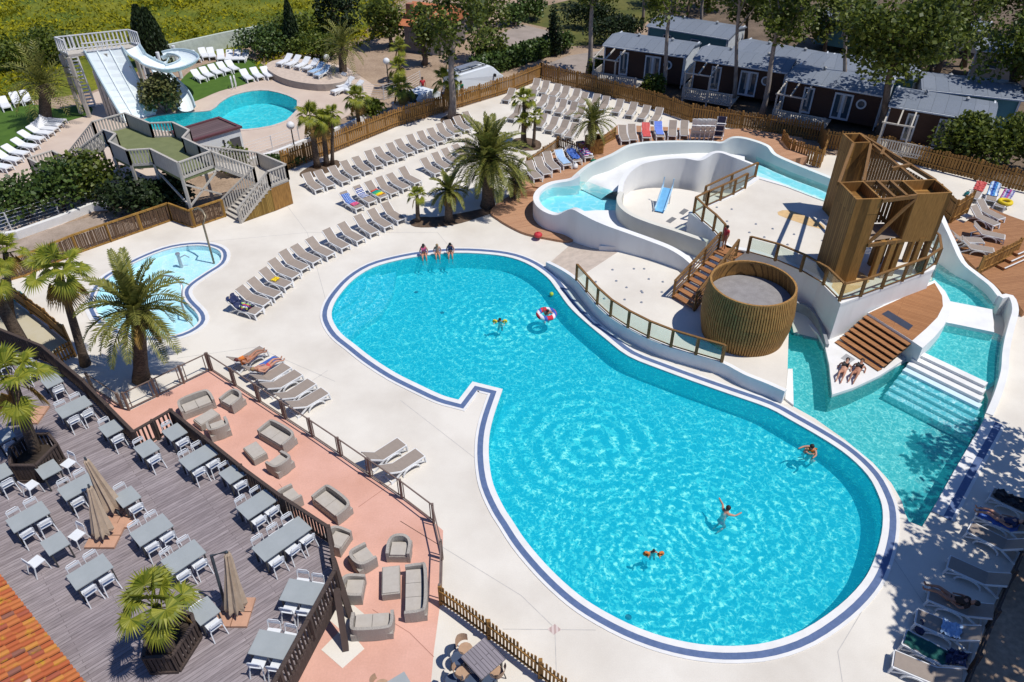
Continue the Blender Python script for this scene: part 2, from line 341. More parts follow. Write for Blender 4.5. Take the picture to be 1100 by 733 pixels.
# the ground: one sheet out to the horizon, with a hole where each pool is sunk
GZ = -.02
gr = [Vector((x, y, GZ)) for x, y in ((-700, -60), (700, -60), (700, 900), (-700, 900))]
lv = lambda P, z: [Vector((p.x, p.y, z)) for p in P]
mb = MB(); mb.fill([gr, lv(MP, GZ), lv(BP, GZ), lv(RP, GZ), lv(FP, GZ)]); struct('ground', mb, SAND)
terpx = [(-60,330),(20,297),(85,272),(125,258),(185,237),(207,244),(240,233),(300,187),(360,164),(425,137),(482,120),(550,99),(581,86),(632,98),(700,117),(740,131),(825,144),(880,166),(960,172),(1020,186),(1110,208),(1180,225),(1180,560),(1098,590),(1065,655),(1035,740),(1000,830),(960,1000),(150,1000),(-100,560)]
mb = MB(); mb.fill([ats(terpx, 0), MP, BP, RP]); struct('pool_terrace', mb, CONC)
# expansion joints are thin dark grooves in the slab: laid 4 mm proud
mb = MB()
for a, b in (((596,675),(598,733)), ((540,676),(640,677)), ((275,373),(360,410)), ((352,398),(330,413)), ((200,262),(330,250)), ((330,250),(470,250)), ((960,600),(1000,660)), ((560,640),(597,676)), ((275,373),(190,385)), ((430,560),(560,640)), ((520,500),(430,430)), ((960,600),(900,700)), ((900,700),(905,733)), ((330,250),(352,330)), ((470,250),(480,262)), ((300,210),(330,250)), ((420,160),(520,130))):
    A, B = at(*a), at(*b); A.z = B.z = .004; n = Vector((-(B - A).y, (B - A).x, 0)).normalized() * .012; mb.face(A - n, B - n, B + n, A + n)
struct('terrace_joints', mb, mat('joint_grey', (.52, .495, .46), .9))
# background terrace by the slides
bgpx = [(-20,198),(0,186),(48,140),(92,120),(100,100),(150,82),(200,100),(225,102),(262,88),(292,66),(330,62),(372,72),(402,92),(395,112),(360,132),(322,152),(300,165),(262,172),(205,175),(120,215),(60,245),(-30,262)]
mb = MB(); mb.fill([ats(bgpx, -.012), lv(FP, -.012)]); struct('slide_terrace', mb, mat('blush_paving', (.58, .47, .38), .85, (.52, .41, .33), .4, 6, fine=.05))
lawn = [(196,112),(188,104),(196,84),(218,70),(262,62),(283,70),(288,80),(262,91),(236,98),(212,108)]
mb = MB(); mb.fill([smooth(ats(lawn, .0), True, 3)]); struct('slide_lawn', mb, TURF)
lawn = [(-30,120),(30,112),(62,117),(92,112),(98,122),(62,134),(40,150),(14,166),(-30,178)]
mb = MB(); mb.fill([smooth(ats(lawn, .0), True, 3)]); struct('palm_lawn', mb, TURF)
# tracks and lawns of the campsite
road = [(505,112),(540,96),(575,84),(600,80),(640,80),(668,70),(690,60),(660,52),(640,58),(612,66),(580,78),(560,86),(535,96),(500,104),(455,112),(400,125),(390,112),(420,90),(470,88)]
mb = MB(); mb.fill([ats([(398,128),(520,100),(581,84),(640,92),(660,74),(690,58),(650,54),(610,60),(575,74),(540,86),(505,90),(460,100)], -.016)]); struct('track', mb, ROADM)
mb = MB(); mb.fill([ats([(530,40),(560,26),(600,36),(604,46),(575,60),(545,62)], -.016)]); struct('upper_track', mb, ROADM)
mb = MB(); mb.fill([ats([(588,88),(640,99),(740,132),(825,145),(880,152),(952,168),(1110,208),(1400,290),(1600,60),(1100,-40),(760,-30),(720,10),(690,44),(640,84)], -.012)]); struct('campsite_soil', mb, mat('dark_soil_ground', (.20, .145, .10), .95, (.11, .08, .055), .5, 7, .2, fine=.3, fscale=6))
mb = MB(); mb.fill([ats([(540,18),(700,-22),(760,-15),(700,20),(660,48),(610,50),(606,34),(560,24)], -.016)]); struct('campsite_lawn', mb, GRASS)
mb = MB(); mb.fill([ats([(-40,118),(95,100),(150,76),(190,70),(270,50),(292,60),(340,58),(386,40),(425,0),(440,-40),(380,-66),(-500,-66),(-300,120)], -.016)]); struct('meadow', mb, FIELD)

# pink paving of the lounge terrace
pinkpx = [(120,455),(100,418),(139,441.5),(227.5,397.5),(274,428.5),(350,478.5),(400,513.5),(450,547.5),(476,570),(474.5,640),(472,655),(466,700),(458,790),(430,1000),(150,1000),(150,790),(180,600)]
mb = MB(); mb.fill([ats(pinkpx, .004)]); struct('lounge_paving', mb, PINK)
for i, q in enumerate(([(369,641),(394,662),(372,682),(350,663)], [(371,672),(391.5,697),(368,718),(345,698)])):
    mb = MB(); mb.fill([ats(q, .008 + .004 * i)]); struct('concrete_pad', mb, CONC)
mb = MB()
for a, b in (((440,680),(466,706)), ((400,655),(440,680)), ((420,520),(385,545)), ((300,520),(330,560))):
    A, B = at(*a), at(*b); A.z = B.z = .008; n = Vector((-(B - A).y, (B - A).x, 0)).normalized() * .012; mb.face(A - n, B - n, B + n, A + n)
struct('lounge_paving_joints', mb, mat('pink_joint', (.42, .2, .15), .9))

# ---- pools
POOLW = mat('pool_lining', (.15, .68, .68), .5, (.135, .645, .645), 1.0)
POOLG = mat('lagoon_lining', (.30, .68, .68), .5, (.27, .64, .64), 1.0)
POOLP = mat('shallow_pool_lining', (.62, .77, .82), .5, (.58, .73, .785), 1.0)
def pool(name, label, ring, depth, lining, bands, wl=-.06, cat='swimming pool'):
    """bands: list of (name, width, material, top)"""
    c = sum(ring, Vector()) / len(ring); t = thing(name, label, cat, (c.x, c.y, 0))
    r = ring if area(ring) > 0 else ring[::-1]
    b = MB(); b.fill([lv(r, -depth)]); lo = lv(r, -depth); hi = lv(r, .0)
    b.strip(hi, lo, True); part('basin', b, lining, t, sm='a', world=True)
    d = 0.0; inner = r
    for nm, wd, m, top in bands:
        o2 = offset(r, d + wd); b = MB(); b.strip(lv(o2, top), lv(inner, top), True); b.strip(lv(inner, top), lv(inner, top - .06), True); b.strip(lv(o2, top - .06), lv(o2, top), True)
        part(nm, b, m, t, world=True); inner = o2; d += wd
    return t
t = pool('swimming_pool', 'large figure-eight swimming pool with white coping and blue grey tile band', MP, 1.05, POOLW, [('coping', .24, CURB, .03), ('tile_band', .24, TILE, .034), ('coping', .12, CURB, .03)])
POOLS = mat('lightened_step_lining', (.30, .72, .74), .5, (.27, .69, .71), 1.0)  # lighter copy of the pool lining, painting the bright shallows at the steps
def near_idx(P, q): return min(range(len(P)), key=lambda i: (P[i] - q).length)
for k, (a, b, arc, z) in enumerate((((357.5,331),(396,290),[(372,323),(387,312),(393,300)], -.28), ((357,341),(412,284.5),[(380,329),(398,316),(409,300)], -.48), ((363,356),(424,281),[(386,340),(408,325),(421,303)], -.68))):
    i, j = near_idx(MP, at(*a)), near_idx(MP, at(*b)); seg = []
    q = i
    while q != j: seg.append(MP[q].copy()); q = (q + 1) % len(MP)
    seg.append(MP[j].copy())
    ring = seg + ats(arc[::-1]); ring = [p + (sum(ring, Vector()) / len(ring) - p) * .004 * (k + 1) for p in ring]
    mb = MB(); mb.prism(ring, -1.04, z); part('step', mb, POOLS, t, world=True)
mb = MB(); mb.fill([offset(MP, -.01)]); 
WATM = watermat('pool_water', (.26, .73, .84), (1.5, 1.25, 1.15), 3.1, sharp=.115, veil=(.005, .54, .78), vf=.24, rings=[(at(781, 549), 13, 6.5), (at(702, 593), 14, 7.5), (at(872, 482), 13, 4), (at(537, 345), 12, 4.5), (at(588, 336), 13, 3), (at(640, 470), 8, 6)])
def water(name, ring, z, m):
    b = MB(); b.fill([lv(offset(ring, -.005), z)]); return struct(name, b, m)
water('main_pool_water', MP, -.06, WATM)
pool('paddling_pool', 'pale shallow paddling pool with blue tile rim beside the date palm', BP, .32, POOLP, [('coping', .12, CURB, .03), ('tile_band', .2, TILE, .034), ('coping', .2, CURB, .03)], cat='paddling pool')
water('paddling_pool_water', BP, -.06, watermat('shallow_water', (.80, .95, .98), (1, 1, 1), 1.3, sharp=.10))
pool('slide_pool', 'turquoise landing pool at the foot of the white water slides', FP, 1.2, mat('far_pool_lining', (.2, .70, .72), .5), [('coping', .3, mat('blush_coping', (.6, .5, .43), .8), .02)])
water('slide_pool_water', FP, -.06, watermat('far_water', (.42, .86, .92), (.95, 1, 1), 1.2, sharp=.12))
t = pool('cascade_pool', 'blue green cascade pool with submerged white steps beside the wooden island deck', RP, .95, POOLG, [])
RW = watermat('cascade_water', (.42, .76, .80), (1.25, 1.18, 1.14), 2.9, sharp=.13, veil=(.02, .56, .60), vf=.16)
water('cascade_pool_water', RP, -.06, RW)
# steps down from the upper basin
A0, B0 = at(987, 377, .45), at(1061, 412, .45); dd = (B0 - A0); dd = Vector((dd.y, -dd.x, 0)).normalized(); zt = .45
for k in range(8):
    p, q = A0 + dd * (.36 * k), B0 + dd * (.36 * k); ex = (q - p).normalized() * (.012 * k); q = q + (q - p).normalized() * (.13 * k); p2, q2 = p + dd * .36, q + dd * .36
    z = .50 if k == 0 else .36 - .155 * (k - 1)
    mb = MB(); mb.prism([Vector((v.x, v.y, 0)) for v in (p + ex, q - ex, q2 - ex, p2 + ex)], -.94, z); part('step', mb, WHITEC if k < 3 else POOLP, t, world=True)
# white and blue edging strips on the right side
RE = ats([(1000.7,549.5),(1025,506),(1050,463.5),(1058,449)])
sg = side(RE, -.001)
o1, o2, o3 = side(RE, -.42), side(RE, -.70), side(RE, -.82)
if (o1[0].x < RE[0].x): o1, o2, o3 = side(RE, .42), side(RE, .70), side(RE, .82)
def flat(mbx, A, B, z):
    mbx.strip(lv(A, z), lv(B, z)); mbx.strip(lv(B, z), lv(B, 0)); return mbx
part('coping', flat(MB(), RE, o1, .03), CURB, t, world=True); part('tile_band', flat(MB(), o1, o2, .034), TILE, t, world=True); part('coping', flat(MB(), o2, o3, .03), CURB, t, world=True)

# ---- splash pad beside the main pool (z .7)
PADZ = .7
edge = [(588,281.5,.35),(603,289,.55),(619,300,.7),(632,316,.7),(645,331,.7),(660,343,.7),(684,357,.7),(710,369,.7),(742,379,.7),(776,389,.7),(800,401.5,.7),(825,411.5,.7),(844,420,.7)]
E0 = smooth(ats(edge), False, 3)
t = thing('splash_pad', 'cream splash pad with a curved retaining wall along the main pool', 'splash pad', at(700, 330, 0))
ring = [p for p in E0 if p.z > .69] + ats([(846,398),(847,362),(849,335),(835,300),(800,262),(770,258),(757,258),(745,284),(735,297),(722,286),(710,274),(687,266),(668,268),(644.5,283.5)], .7)
mb = MB(); mb.prism(ring, -.01, .7); part('pad_floor', mb, CONC, t, world=True)
wl = [p + Vector((0, 0, .03)) for p in E0]
mb = MB(); mb.wall(wl, .22, -.01); part('retaining_wall', mb, WHITEC, t, sm='a', world=True)
mb = MB(); a, b, c, d = at(590, 283, .012), at(616, 260, .012), at(668, 268, .7), at(645, 284, .7); e, f = at(604, 290, .42), at(621, 302, .7)
mb.face(a, b, c, d); mb.face(a, d, f); part('ramp', mb, mat('beige_ramp', (.60, .50, .41), .85), t, world=True)
mb = MB(); mb.prism(ats([(846,398),(851,398),(852,437),(843,430),(844,420)], 0.0), -.01, .1); part('kerb', mb, CURB, t, world=True)
mb = MB(); mb.wall(ats([(644,264,.75),(660,264.5,.95),(680,268,.95)]), .12, 0); part('ramp_wall', mb, WHITEC, t, world=True)

# ---- upper platform (z 2.3) with the curved white front
PLZ = 2.3
SANDP = mat('sand_colour', (.66, .45, .22), .8)
plat = [(757,221),(786,209),(813,190),(846,199.5),(880,212.5),(930,228),(985,240),(1009,275),(1003,290),(903,327),(880,302),(860,291),(835,280),(806,271),(781,267),(776,261),(761,244),(740,229)]
PL = ats(plat, PLZ)
t = thing('splash_platform', 'raised white splash platform under the bamboo tower', 'platform', at(880, 260, 0))
mb = MB(); mb.prism(PL, -.01, PLZ, top=False); part('platform_wall', mb, WHITEC, t, world=True)
mb = MB(); mb.fill([PL]); part('platform_floor', mb, CONC, t, world=True)
mb = MB(); inn = offset(PL, -.28); mb.strip(lv(offset(PL, .02), PLZ + .05), lv(inn, PLZ + .05), True); mb.strip(lv(inn, PLZ + .05), lv(inn, PLZ), True); mb.strip(lv(offset(PL, .02), PLZ - .1), lv(offset(PL, .02), PLZ + .05), True); part('kerb', mb, WHITEC, t, world=True)
for q in ([(836,231),(848,226),(882,240),(881,246)], [(893,309),(902,317),(934,303),(922,291),(905,288)]):
    mb = MB(); mb.fill([smooth(ats(q, PLZ + .004), True, 3)]); part('sand_patch', mb, SANDP, t, world=True)
# slide outlet under the platform: cream chute with a rim coloured as shadow, running into the cascade pool
mb = MB(); s0 = ats([(838,312,.75),(845,330,.45),(850,345,.12),(853,360,-.1)]); s1 = ats([(862,318,.75),(872,330,.5),(879,347,.2),(884,368,-.1)])
mb.strip(s1, s0); part('chute_floor', mb, CREAM, t, world=True)
mb = MB(); mb.wall(smooth(ats([(846,322,.95),(866,328,.85),(878,340,.65),(885,356,.45),(889,370,.35)]), False, 4), .16, -.05); part('chute_rim', mb, mat('shadow_grey_rim', (.30, .31, .32), .6), t, world=True)
# stairs from the platform down to the upper basin, along the big wall
for k in range(6):
    a = at(989 + 3.2 * k, 238 + 6.5 * k, PLZ - .3 * k - .3); mb = MB(); b = at(1002 + 3.4 * k, 233 + 6.5 * k, PLZ - .3 * k - .3)
    dv = (b - a).normalized(); pv = Vector((dv.y, -dv.x, 0)) * .36
    mb.prism([Vector((v.x, v.y, 0)) for v in (a - pv * .5, b - pv * .5, b + pv * .5, a + pv * .5)], -.01, PLZ - .3 * k - .1); part('step', mb, WHITEC, t, world=True)

# ---- island deck between the basins
t = thing('island_deck', 'orange brown wooden island deck with slatted steps and white rim', 'deck', at(960, 350, 0))
isl = [(862,338),(869.5,349.5),(879,359),(886.7,374),(890.8,392),(894,424),(917,416.6),(945,403.5),(963,392),(986,376),(985,340),(900,335)]
mb = MB(); mb.prism(ats(isl, .15), -.94, .15); part('platform', mb, CURB, t, world=True)
rim = ats([(932,336),(980,366.5),(991,374),(1004,362),(1014,350),(1020.5,337),(1021,324),(1015.5,313),(1004,301)], 1.15)
mb = MB(); mb.prism(rim, .0, 1.15); part('rim', mb, WHITEC, t, world=True)
DECKO = planks('orange_deck_boards', (.37, .175, .075), (.31, .14, .058), R(-32), .13, 3, gap=.008, grain=.15)
dk = smooth(ats([(933,336.5),(980,366),(995,353),(1007,341),(1013,329),(1012,317.7),(1004,304)], 1.156), True, 1)
mb = MB(); mb.fill([dk]); part('deck_boards', mb, DECKO, t, world=True)
mb = MB(); mb.fill([ats([(947,337.5),(954,333.5),(981,350),(976,355)], 1.162)]); part('mat', mb, mat('dark_mat', (.04, .05, .08), .8), t, world=True)
TA, TB, BA, BB = at(932, 336, 1.15), at(980, 366.5, 1.15), at(896.5, 368.5, .15), at(943, 399.5, .15)
for k in range(7):
    f0, f1 = k / 7, (k + 1) / 7; z = 1.15 - (1.0) * (k + 1) / 7.5
    a, b, c, d = TA.lerp(BA, f0), TB.lerp(BB, f0), TB.lerp(BB, f1), TA.lerp(BA, f1)
    mb = MB(); mb.prism([Vector((v.x, v.y, 0)) for v in (a, b, c, d)], z - .05, z, bottom=True); part('tread', mb, DECKO, t, world=True)
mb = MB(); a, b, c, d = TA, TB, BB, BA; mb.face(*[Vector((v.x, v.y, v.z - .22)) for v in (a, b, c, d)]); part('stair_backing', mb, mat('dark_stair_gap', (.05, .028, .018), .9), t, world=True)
mb = MB(); mb.fill([ats([(903,385),(909,380),(919,386),(913,390)], .156)]); part('drain_grate', mb, mat('grate_grey', (.38, .38, .38), .6), t, world=True)

# ---- upper basins right of the island
mb = MB(); B1 = ats([(988,377.5),(1015,346),(1067,357),(1079,362),(1080,400),(1063,413)], .42)
t = thing('upper_basin', 'upper turquoise basins behind the white ledge and footbridge', 'water basin', at(1040, 360, 0))
mb.fill([lv(B1, .03)]); A1 = smooth(ats([(1004,300),(1016,313),(1021,324),(1066,333),(1073,325),(1062,312),(1046,300),(1034,290),(1014,277),(1006,282)], .52), True, 1)
mb.fill([lv(A1, .03)]); part('basin_floor', mb, POOLG, t, world=True)
mb = MB(); mb.prism(ats([(1019.5,323.5),(1066,332.5),(1068,357),(1015,346)], .6), .0, .6); part('footbridge', mb, WHITEC, t, world=True)
b = MB(); b.fill([B1]); struct('lower_cascade_water', b, RW); b = MB(); b.fill([A1]); struct('upper_cascade_water', b, RW)
t = thing('curved_wall', 'tall white curved wall stepping down beside the right hand wooden deck', 'wall', at(1040, 290, 0))
mb = MB(); mb.wall(smooth(ats([(987,214,3.3),(996,216,3.3),(1004.5,220,3.25),(1011,231,3.0),(1017,244,2.6),(1023.6,258,2.1),(1034.5,281,1.4),(1048,293,1.1),(1064.6,306,1.05),(1074.5,318,1.05)]), False, 3), .3, -.01); part('wall_body', mb, WHITEC, t, sm='a', world=True)
mb = MB(); mb.wall(smooth(ats([(1075,319,1.05),(1086,318,1.05),(1091,332,1.0),(1087,349,.9),(1083,365,.85),(1080.5,381,.8),(1079,400,.75),(1072,424,.45),(1063,445,.06)]), False, 3), .3, -.01); part('wall_body', mb, WHITEC, t, sm='a', world=True)

# ---- lagoon, circular splash area and lazy channel
t = thing('lagoon', 'white walled pale lagoon with a curving chute down to the splash pad', 'lagoon', at(640, 215, 0))
rimo = [(622,188,1.75),(612,193,1.5),(593,196.5,1.35),(581,203,1.3),(576,211,1.3),(578,219,1.3),(586,226,1.3),(598,230,1.32),(608,226.5,1.7),(617,224,2.1),(629,230,2.15),(642,236.5,2.15),(658,243,2.1),(675,249,2.0),(700,258,1.85),(720,266,1.75),(735,275,1.55),(746,285,1.2),(750,291,.8)]
mb = MB(); mb.wall(smooth(ats(rimo), False, 4), .38, -.01); part('outer_wall', mb, WHITEC, t, sm='a', world=True)
rimi = [(668,206,2.2),(665,213,2.05),(668,222,2.05),(680,231,2.05),(700,239,2.0),(725,247,1.95),(745,254,1.9),(760,259,1.9)]
mb = MB(); mb.wall(smooth(ats(rimi), False, 4), .3, .3); part('inner_wall', mb, CREAM, t, sm='a', world=True)
wat = ats([(577,213),(584,203.7),(592.7,199),(612,194.7),(632,195.5),(651.7,203),(668,207),(666,215),(663,224),(655,235),(640,236),(617,229),(598,233),(583,226)], 1.1)
b = MB(); b.fill([lv(wat, .45)]); part('lagoon_floor', b, POOLP, t, world=True)
b = MB(); b.fill([wat]); struct('lagoon_water', b, watermat('lagoon_water', (.50, .88, .93), (.9, 1, 1), .8, sharp=.10))
# chute floor
c0 = ats([(612,228,1.15),(632,238,1.15),(660,247,1.1),(690,256,1.0),(715,265,.9),(735,277,.8),(748,292,.72)]); c1 = ats([(640,226,1.15),(664,226,1.15),(690,240,1.1),(715,248,1.0),(740,256,.9),(762,268,.8),(778,282,.72)])
mb = MB(); mb.strip(c1, c0); part('chute_floor', mb, WHITEC, t, world=True)
# beach channel: from the upper channel pool round the drum down to the lagoon
o0 = [(613,198,.5),(628,186,1.12),(640,179,1.35),(660,170,1.6),(690,160,1.9),(720,157.5,2.1),(752,157,2.2),(777,158,2.25),(800,158,2.28)]
o1 = [(646,214,.5),(656,207,1.05),(668,204,1.15),(676,193,1.5),(692,184,1.8),(716,178,2.05),(740,177,2.15),(765,176,2.2),(800,177,2.26)]
mb = MB(); q0, q1 = smooth(ats(o0), False, 4), smooth(ats(o1), False, 4)
for j in range(6): mb.strip([b.lerp(a, j / 6) for a, b in zip(q0, q1)], [b.lerp(a, (j + 1) / 6) for a, b in zip(q0, q1)])
part('channel_floor', mb, WHITEC, t, sm='a', world=True)
back = [(616,191,1.5),(633.7,176.7,2.0),(658,166,2.45),(674.6,157,2.75),(691,153.5,2.85),(707,152.5,2.9),(724,152,2.95),(750,152,2.95),(766,152.5,2.95),(776,153,3.0),(787,147.8,3.35),(802,148.8,3.4),(824,156.4,3.25),(833,166,2.9),(855,176,2.8),(880,186,2.75),(900,194,2.7)]
mb = MB(); mb.wall(smooth(ats(back), False, 5), .3, -.01); part('back_wall', mb, mat('pale_green_white', (.70, .735, .69), .6, (.655, .695, .65), .8), t, sm='a', world=True)
drum = [(666,207,1.9),(668,196,2.1),(674,186,2.35),(681,180,2.5),(692,174.5,2.65),(713,170.3,2.75),(735,169.3,2.8),(752,171.5,2.8),(765,164.5,3.1),(775,163.5,3.15),(789,168.5,3.0),(812,177.5,2.5)]
mb = MB(); mb.wall(smooth(ats(drum), False, 6), .3, .5); part('drum_wall', mb, WHITEC, t, sm='a', world=True)
sp = smooth(ats([(664,212),(672,207),(688,203.5),(702,202),(730,203),(754,207.7),(775,214),(765,228),(758,256),(742,250),(714,243),(690,236),(668,228)], .95), True, 2)
mb = MB(); mb.fill([sp]); part('splash_floor', mb, CONC, t, world=True)
mb = MB()
for q in ([(715,238),(722,233),(727,235),(720,240)], [(729,229),(735,224),(740,226),(734,231)]): mb.fill([ats(q, .956)])
part('drain_grate', mb, mat('grate_dark', (.20, .20, .20), .6), t, world=True)
uc = ats([(812,168),(833,178),(855,187),(882,197),(900,205),(886,215),(846,199),(813,184)], 2.42)
mb = MB(); mb.prism(uc, -.01, 2.0, top=True); part('channel_basin', mb, POOLP, t, world=True)
b = MB(); b.fill([uc]); struct('channel_water', b, watermat('channel_water', (.55, .9, .92), (.85, 1, 1), .8, sharp=.08))

# ---- wooden sun decks
DK1 = planks('tan_deck_boards', (.47, .265, .155), (.41, .22, .125), R(20), .14, 3, gap=.006, grain=.12)
mb = MB(); mb.prism(smooth(ats([(527,226),(535,235),(550,244),(566,251),(590,256),(612,258.5),(625,248),(600,215),(575,203),(548,210)], .16), True, 3), -.01, .16); struct('lower_sun_deck', mb, DK1)
UD = ats([(556,204),(572,200),(588,203),(622,197),(660,178),(700,165),(760,163),(830,175),(868,168),(862,148),(800,138),(760,140),(724,137),(664,134),(652,143),(640,152),(625,170),(600,160),(584,172),(566,184)], .65)
mb = MB(); mb.prism(UD, -.01, .65); struct('upper_sun_deck', mb, DK1)
mb = MB()
for k in range(3):
    a, b = at(553 - 1.5 * k, 206 + 2.5 * k, .5 - .16 * k), at(586 - 3 * k, 206 + 2.5 * k, .5 - .16 * k); mb.prism([Vector((v.x, v.y, 0)) for v in (a, b, b + Vector((0, .6, 0)), a + Vector((0, .6, 0)))], .1, .53 - .12 * k)
struct('sun_deck_steps', mb, DK1)
mb = MB(); mb.prism(ats([(999,222),(1035,240),(1060,222),(1085,232),(1160,258),(1160,300),(1100,335),(1090,322),(1076,313),(1048,288),(1030,270),(1016,240)], .35), -.01, .35); struct('right_sun_deck', mb, planks('reddish_deck_boards', (.36, .18, .085), (.30, .145, .068), R(12), .14, 3, gap=.006, grain=.15))

# ---- raised grey restaurant deck
DZ = 1.5
fr = [(-40,338),(45,372),(88,408),(130,451),(143,464),(183,441),(262,504),(300,532),(352,566),(360,612),(297,728),(262,790)]
FRL = [Vector((p.x, p.y, DZ)) for p in ats(fr, DZ + 1)]
deck = FRL + ats([(180,960),(-60,960),(-260,700),(-260,420)], DZ)
DECKG = planks('grey_deck_boards', (.30, .26, .265), (.225, .19, .195), ang(at(0,590,DZ), at(130,525,DZ)), .13, 4, gap=.007, grain=.32, gapc=(.11, .09, .09))
mb = MB(); mb.fill([deck]); struct('restaurant_deck', mb, DECKG)
mb = MB(); mb.prism(offset(deck, -.02), .9, DZ - .01, top=False); struct('deck_fascia', mb, FENCED)
# ================================================================ fences, structures, buildings
def resample(P, step):
    L = [0]
    for a, b in zip(P, P[1:]): L.append(L[-1] + (b - a).length)
    n = max(1, round(L[-1] / step)); out = []; k = 0
    for i in range(n + 1):
        s = L[-1] * i / n
        while k < len(P) - 2 and L[k + 1] < s: k += 1
        f = (s - L[k]) / max(1e-6, L[k + 1] - L[k]); out.append(P[k].lerp(P[k + 1], min(1, f)))
    return out
def picket_fence(name, label, P, h, m, gap=.15, pw=.09, post=2.0, ragged=.06, rails=(.25, .8), mpost=None, both=True):
    """pickets on two rails between posts; the slatted panel and each post are parts"""
    t = thing(name, label, 'fence', P[0]); mb = MB(); r = random.Random(len(P) + int(h * 100)); pts = resample(P, gap)
    for i, p in enumerate(pts):
        a = pts[max(0, i - 1)]; b = pts[min(len(pts) - 1, i + 1)]; rz = ang(a, b); hh = h * (1 + r.uniform(-ragged, ragged))
        mb.box((p.x, p.y, p.z + .05 + hh / 2 - .025), (pw * r.uniform(.8, 1.1), .03, hh - .05), rz)
    for f in rails:
        for a, b in zip(P, P[1:]):
            n = Vector((-(b - a).y, (b - a).x, 0)).normalized() * -.045; mb.bar(a + n + Vector((0, 0, h * f)), b + n + Vector((0, 0, h * f)), .05, .07)
    part('picket_panel', mb, m, t, world=True)
    for p in resample(P, post):
        mb = MB(); mb.box((p.x, p.y, p.z + h * .52), (.12, .12, h * 1.06)); part('post', mb, mpost or m, t, world=True)
    return t
picket_fence('picket_fence', 'golden picket fence behind the upper lounger rows, by the white van', ats([(305,184),(360,163),(425,136.5),(482,119),(550,98.5),(581,85.5)]), 1.45, FENCE, .2, .15)
picket_fence('picket_fence', 'long golden picket fence in front of the brown mobile homes', ats([(581,85.5),(632,98),(700,117),(740,131),(825,144),(879,152)]), 1.45, FENCE, .2, .15)
picket_fence('picket_fence', 'short golden picket fence beside the upper channel pool', ats([(838,160),(845,169),(880,181),(885,167),(879,153)]), 1.4, FENCE, .2, .15)
picket_fence('picket_fence', 'golden picket fence running behind the bamboo tower to the right edge', ats([(885,160),(952,168),(1000,182),(1100,207),(1160,221)]), 1.45, FENCE, .2, .15)
picket_fence('picket_fence', 'low golden picket fence between the palms and the sun deck', ats([(566,183.5),(584,171.5),(600,160),(624,169),(644,160),(660,151)], .5), .95, FENCE, .17, .1)
picket_fence('picket_fence', 'golden picket fence in the foreground below the main pool', ats([(474,649),(492,661),(540,697),(585,732),(640,773)]), 1.0, FENCE, .145, .075, ragged=.08)
picket_fence('picket_fence', 'narrow golden picket fence behind the bathing beds, left of the paddling pool', ats([(14,322),(30,334),(52,350),(76,371)]), 1.2, FENCE, .14, .13)
picket_fence('picket_fence', 'short rustic picket fence at the foot of the leaning fan palm', ats([(52,399),(66,391),(81,383)]), .9, FENCE, .15, .1)
picket_fence('fence_screen', 'V shaped brown wooden screen at the corner of the right sun deck', ats([(1003,222),(1021,240),(1038,229)], .36), 1.5, BAM, .11, .1, post=1.2, ragged=.02)
picket_fence('fence_screen', 'dark wooden screen standing across the right sun deck', ats([(1049,296),(1071,285),(1089,276)], .36), 1.2, BAM, .09, .085, post=1.5, ragged=.02)
# reed screen fence beside the paddling pool: split reeds between honey coloured rails
REED = mat('split_reed', (.24, .15, .085), .9, (.10, .055, .035), 9, 5, .3, stretch=(6, 6, .6), lo=.3, hi=.7)
def reed_fence(label, P, h):
    t = thing('reed_fence', label, 'fence', P[0]); r = random.Random(3); mb = MB()
    for i, p in enumerate(resample(P, .075)): mb.box((p.x + r.uniform(-.02, .02), p.y + r.uniform(-.02, .02), p.z + h * .45 + .05), (.055, .03, h * r.uniform(.78, .95)), r.uniform(-.4, .4))
    part('reed_panel', mb, REED, t, world=True)
    for f, z in ((0, .06), (1, h)):
        mb = MB(); [mb.bar(a + Vector((0, 0, z)), b + Vector((0, 0, z)), .11, .1) for a, b in zip(P, P[1:])]; part('rail', mb, WOODY, t, world=True)
    for p in resample(P, 2.0): mb = MB(); mb.box((p.x, p.y, p.z + h / 2), (.13, .13, h)); part('post', mb, WOODY, t, world=True)
reed_fence('reed fence in honey coloured wooden frame above the paddling pool', ats([(12,301),(27,297),(85,272),(125,258),(185,237)]), 1.2)
reed_fence('short reed fence under the grey walkway, beside the curved shower pole', ats([(186,237),(207,245),(242,233)]), 1.2)
# dark fence of the restaurant deck
def deck_fence(label, P, posts, lift=0.0):
    t = thing('deck_fence', label, 'fence', P[0]); mb = MB()
    for p in resample(P, .17): mb.box((p.x, p.y, DZ + .5), (.07, .035, .9), 0)
    part('picket_panel', mb, FENCED, t, world=True)
    for nm, z, w_, h_ in (('handrail', 1.0 + lift, .12, .06), ('bottom_rail', .12 + lift, .06, .1)):
        mb = MB(); [mb.bar(a + Vector((0, 0, z)), b + Vector((0, 0, z)), w_, h_) for a, b in zip(P, P[1:])]; part(nm, mb, FENCED, t, world=True)
    for p in (resample(P, posts)[1:-1] if lift else resample(P, posts)): mb = MB(); mb.box((p.x, p.y, DZ + .5), (.14, .14, 1.1)); part('post', mb, FENCED, t, world=True)
deck_fence('dark picket fence along the back edge of the grey restaurant deck', FRL[0:5], 2.2)
deck_fence('dark picket fence between the grey deck and the wicker lounge', FRL[5:9], 2.4)
deck_fence('short dark picket fence at the step in the grey deck', FRL[4:6], 1.0, .005)
deck_fence('dark picket fence over the braced posts at the right end of the grey deck', FRL[8:12], 1.6, .005)
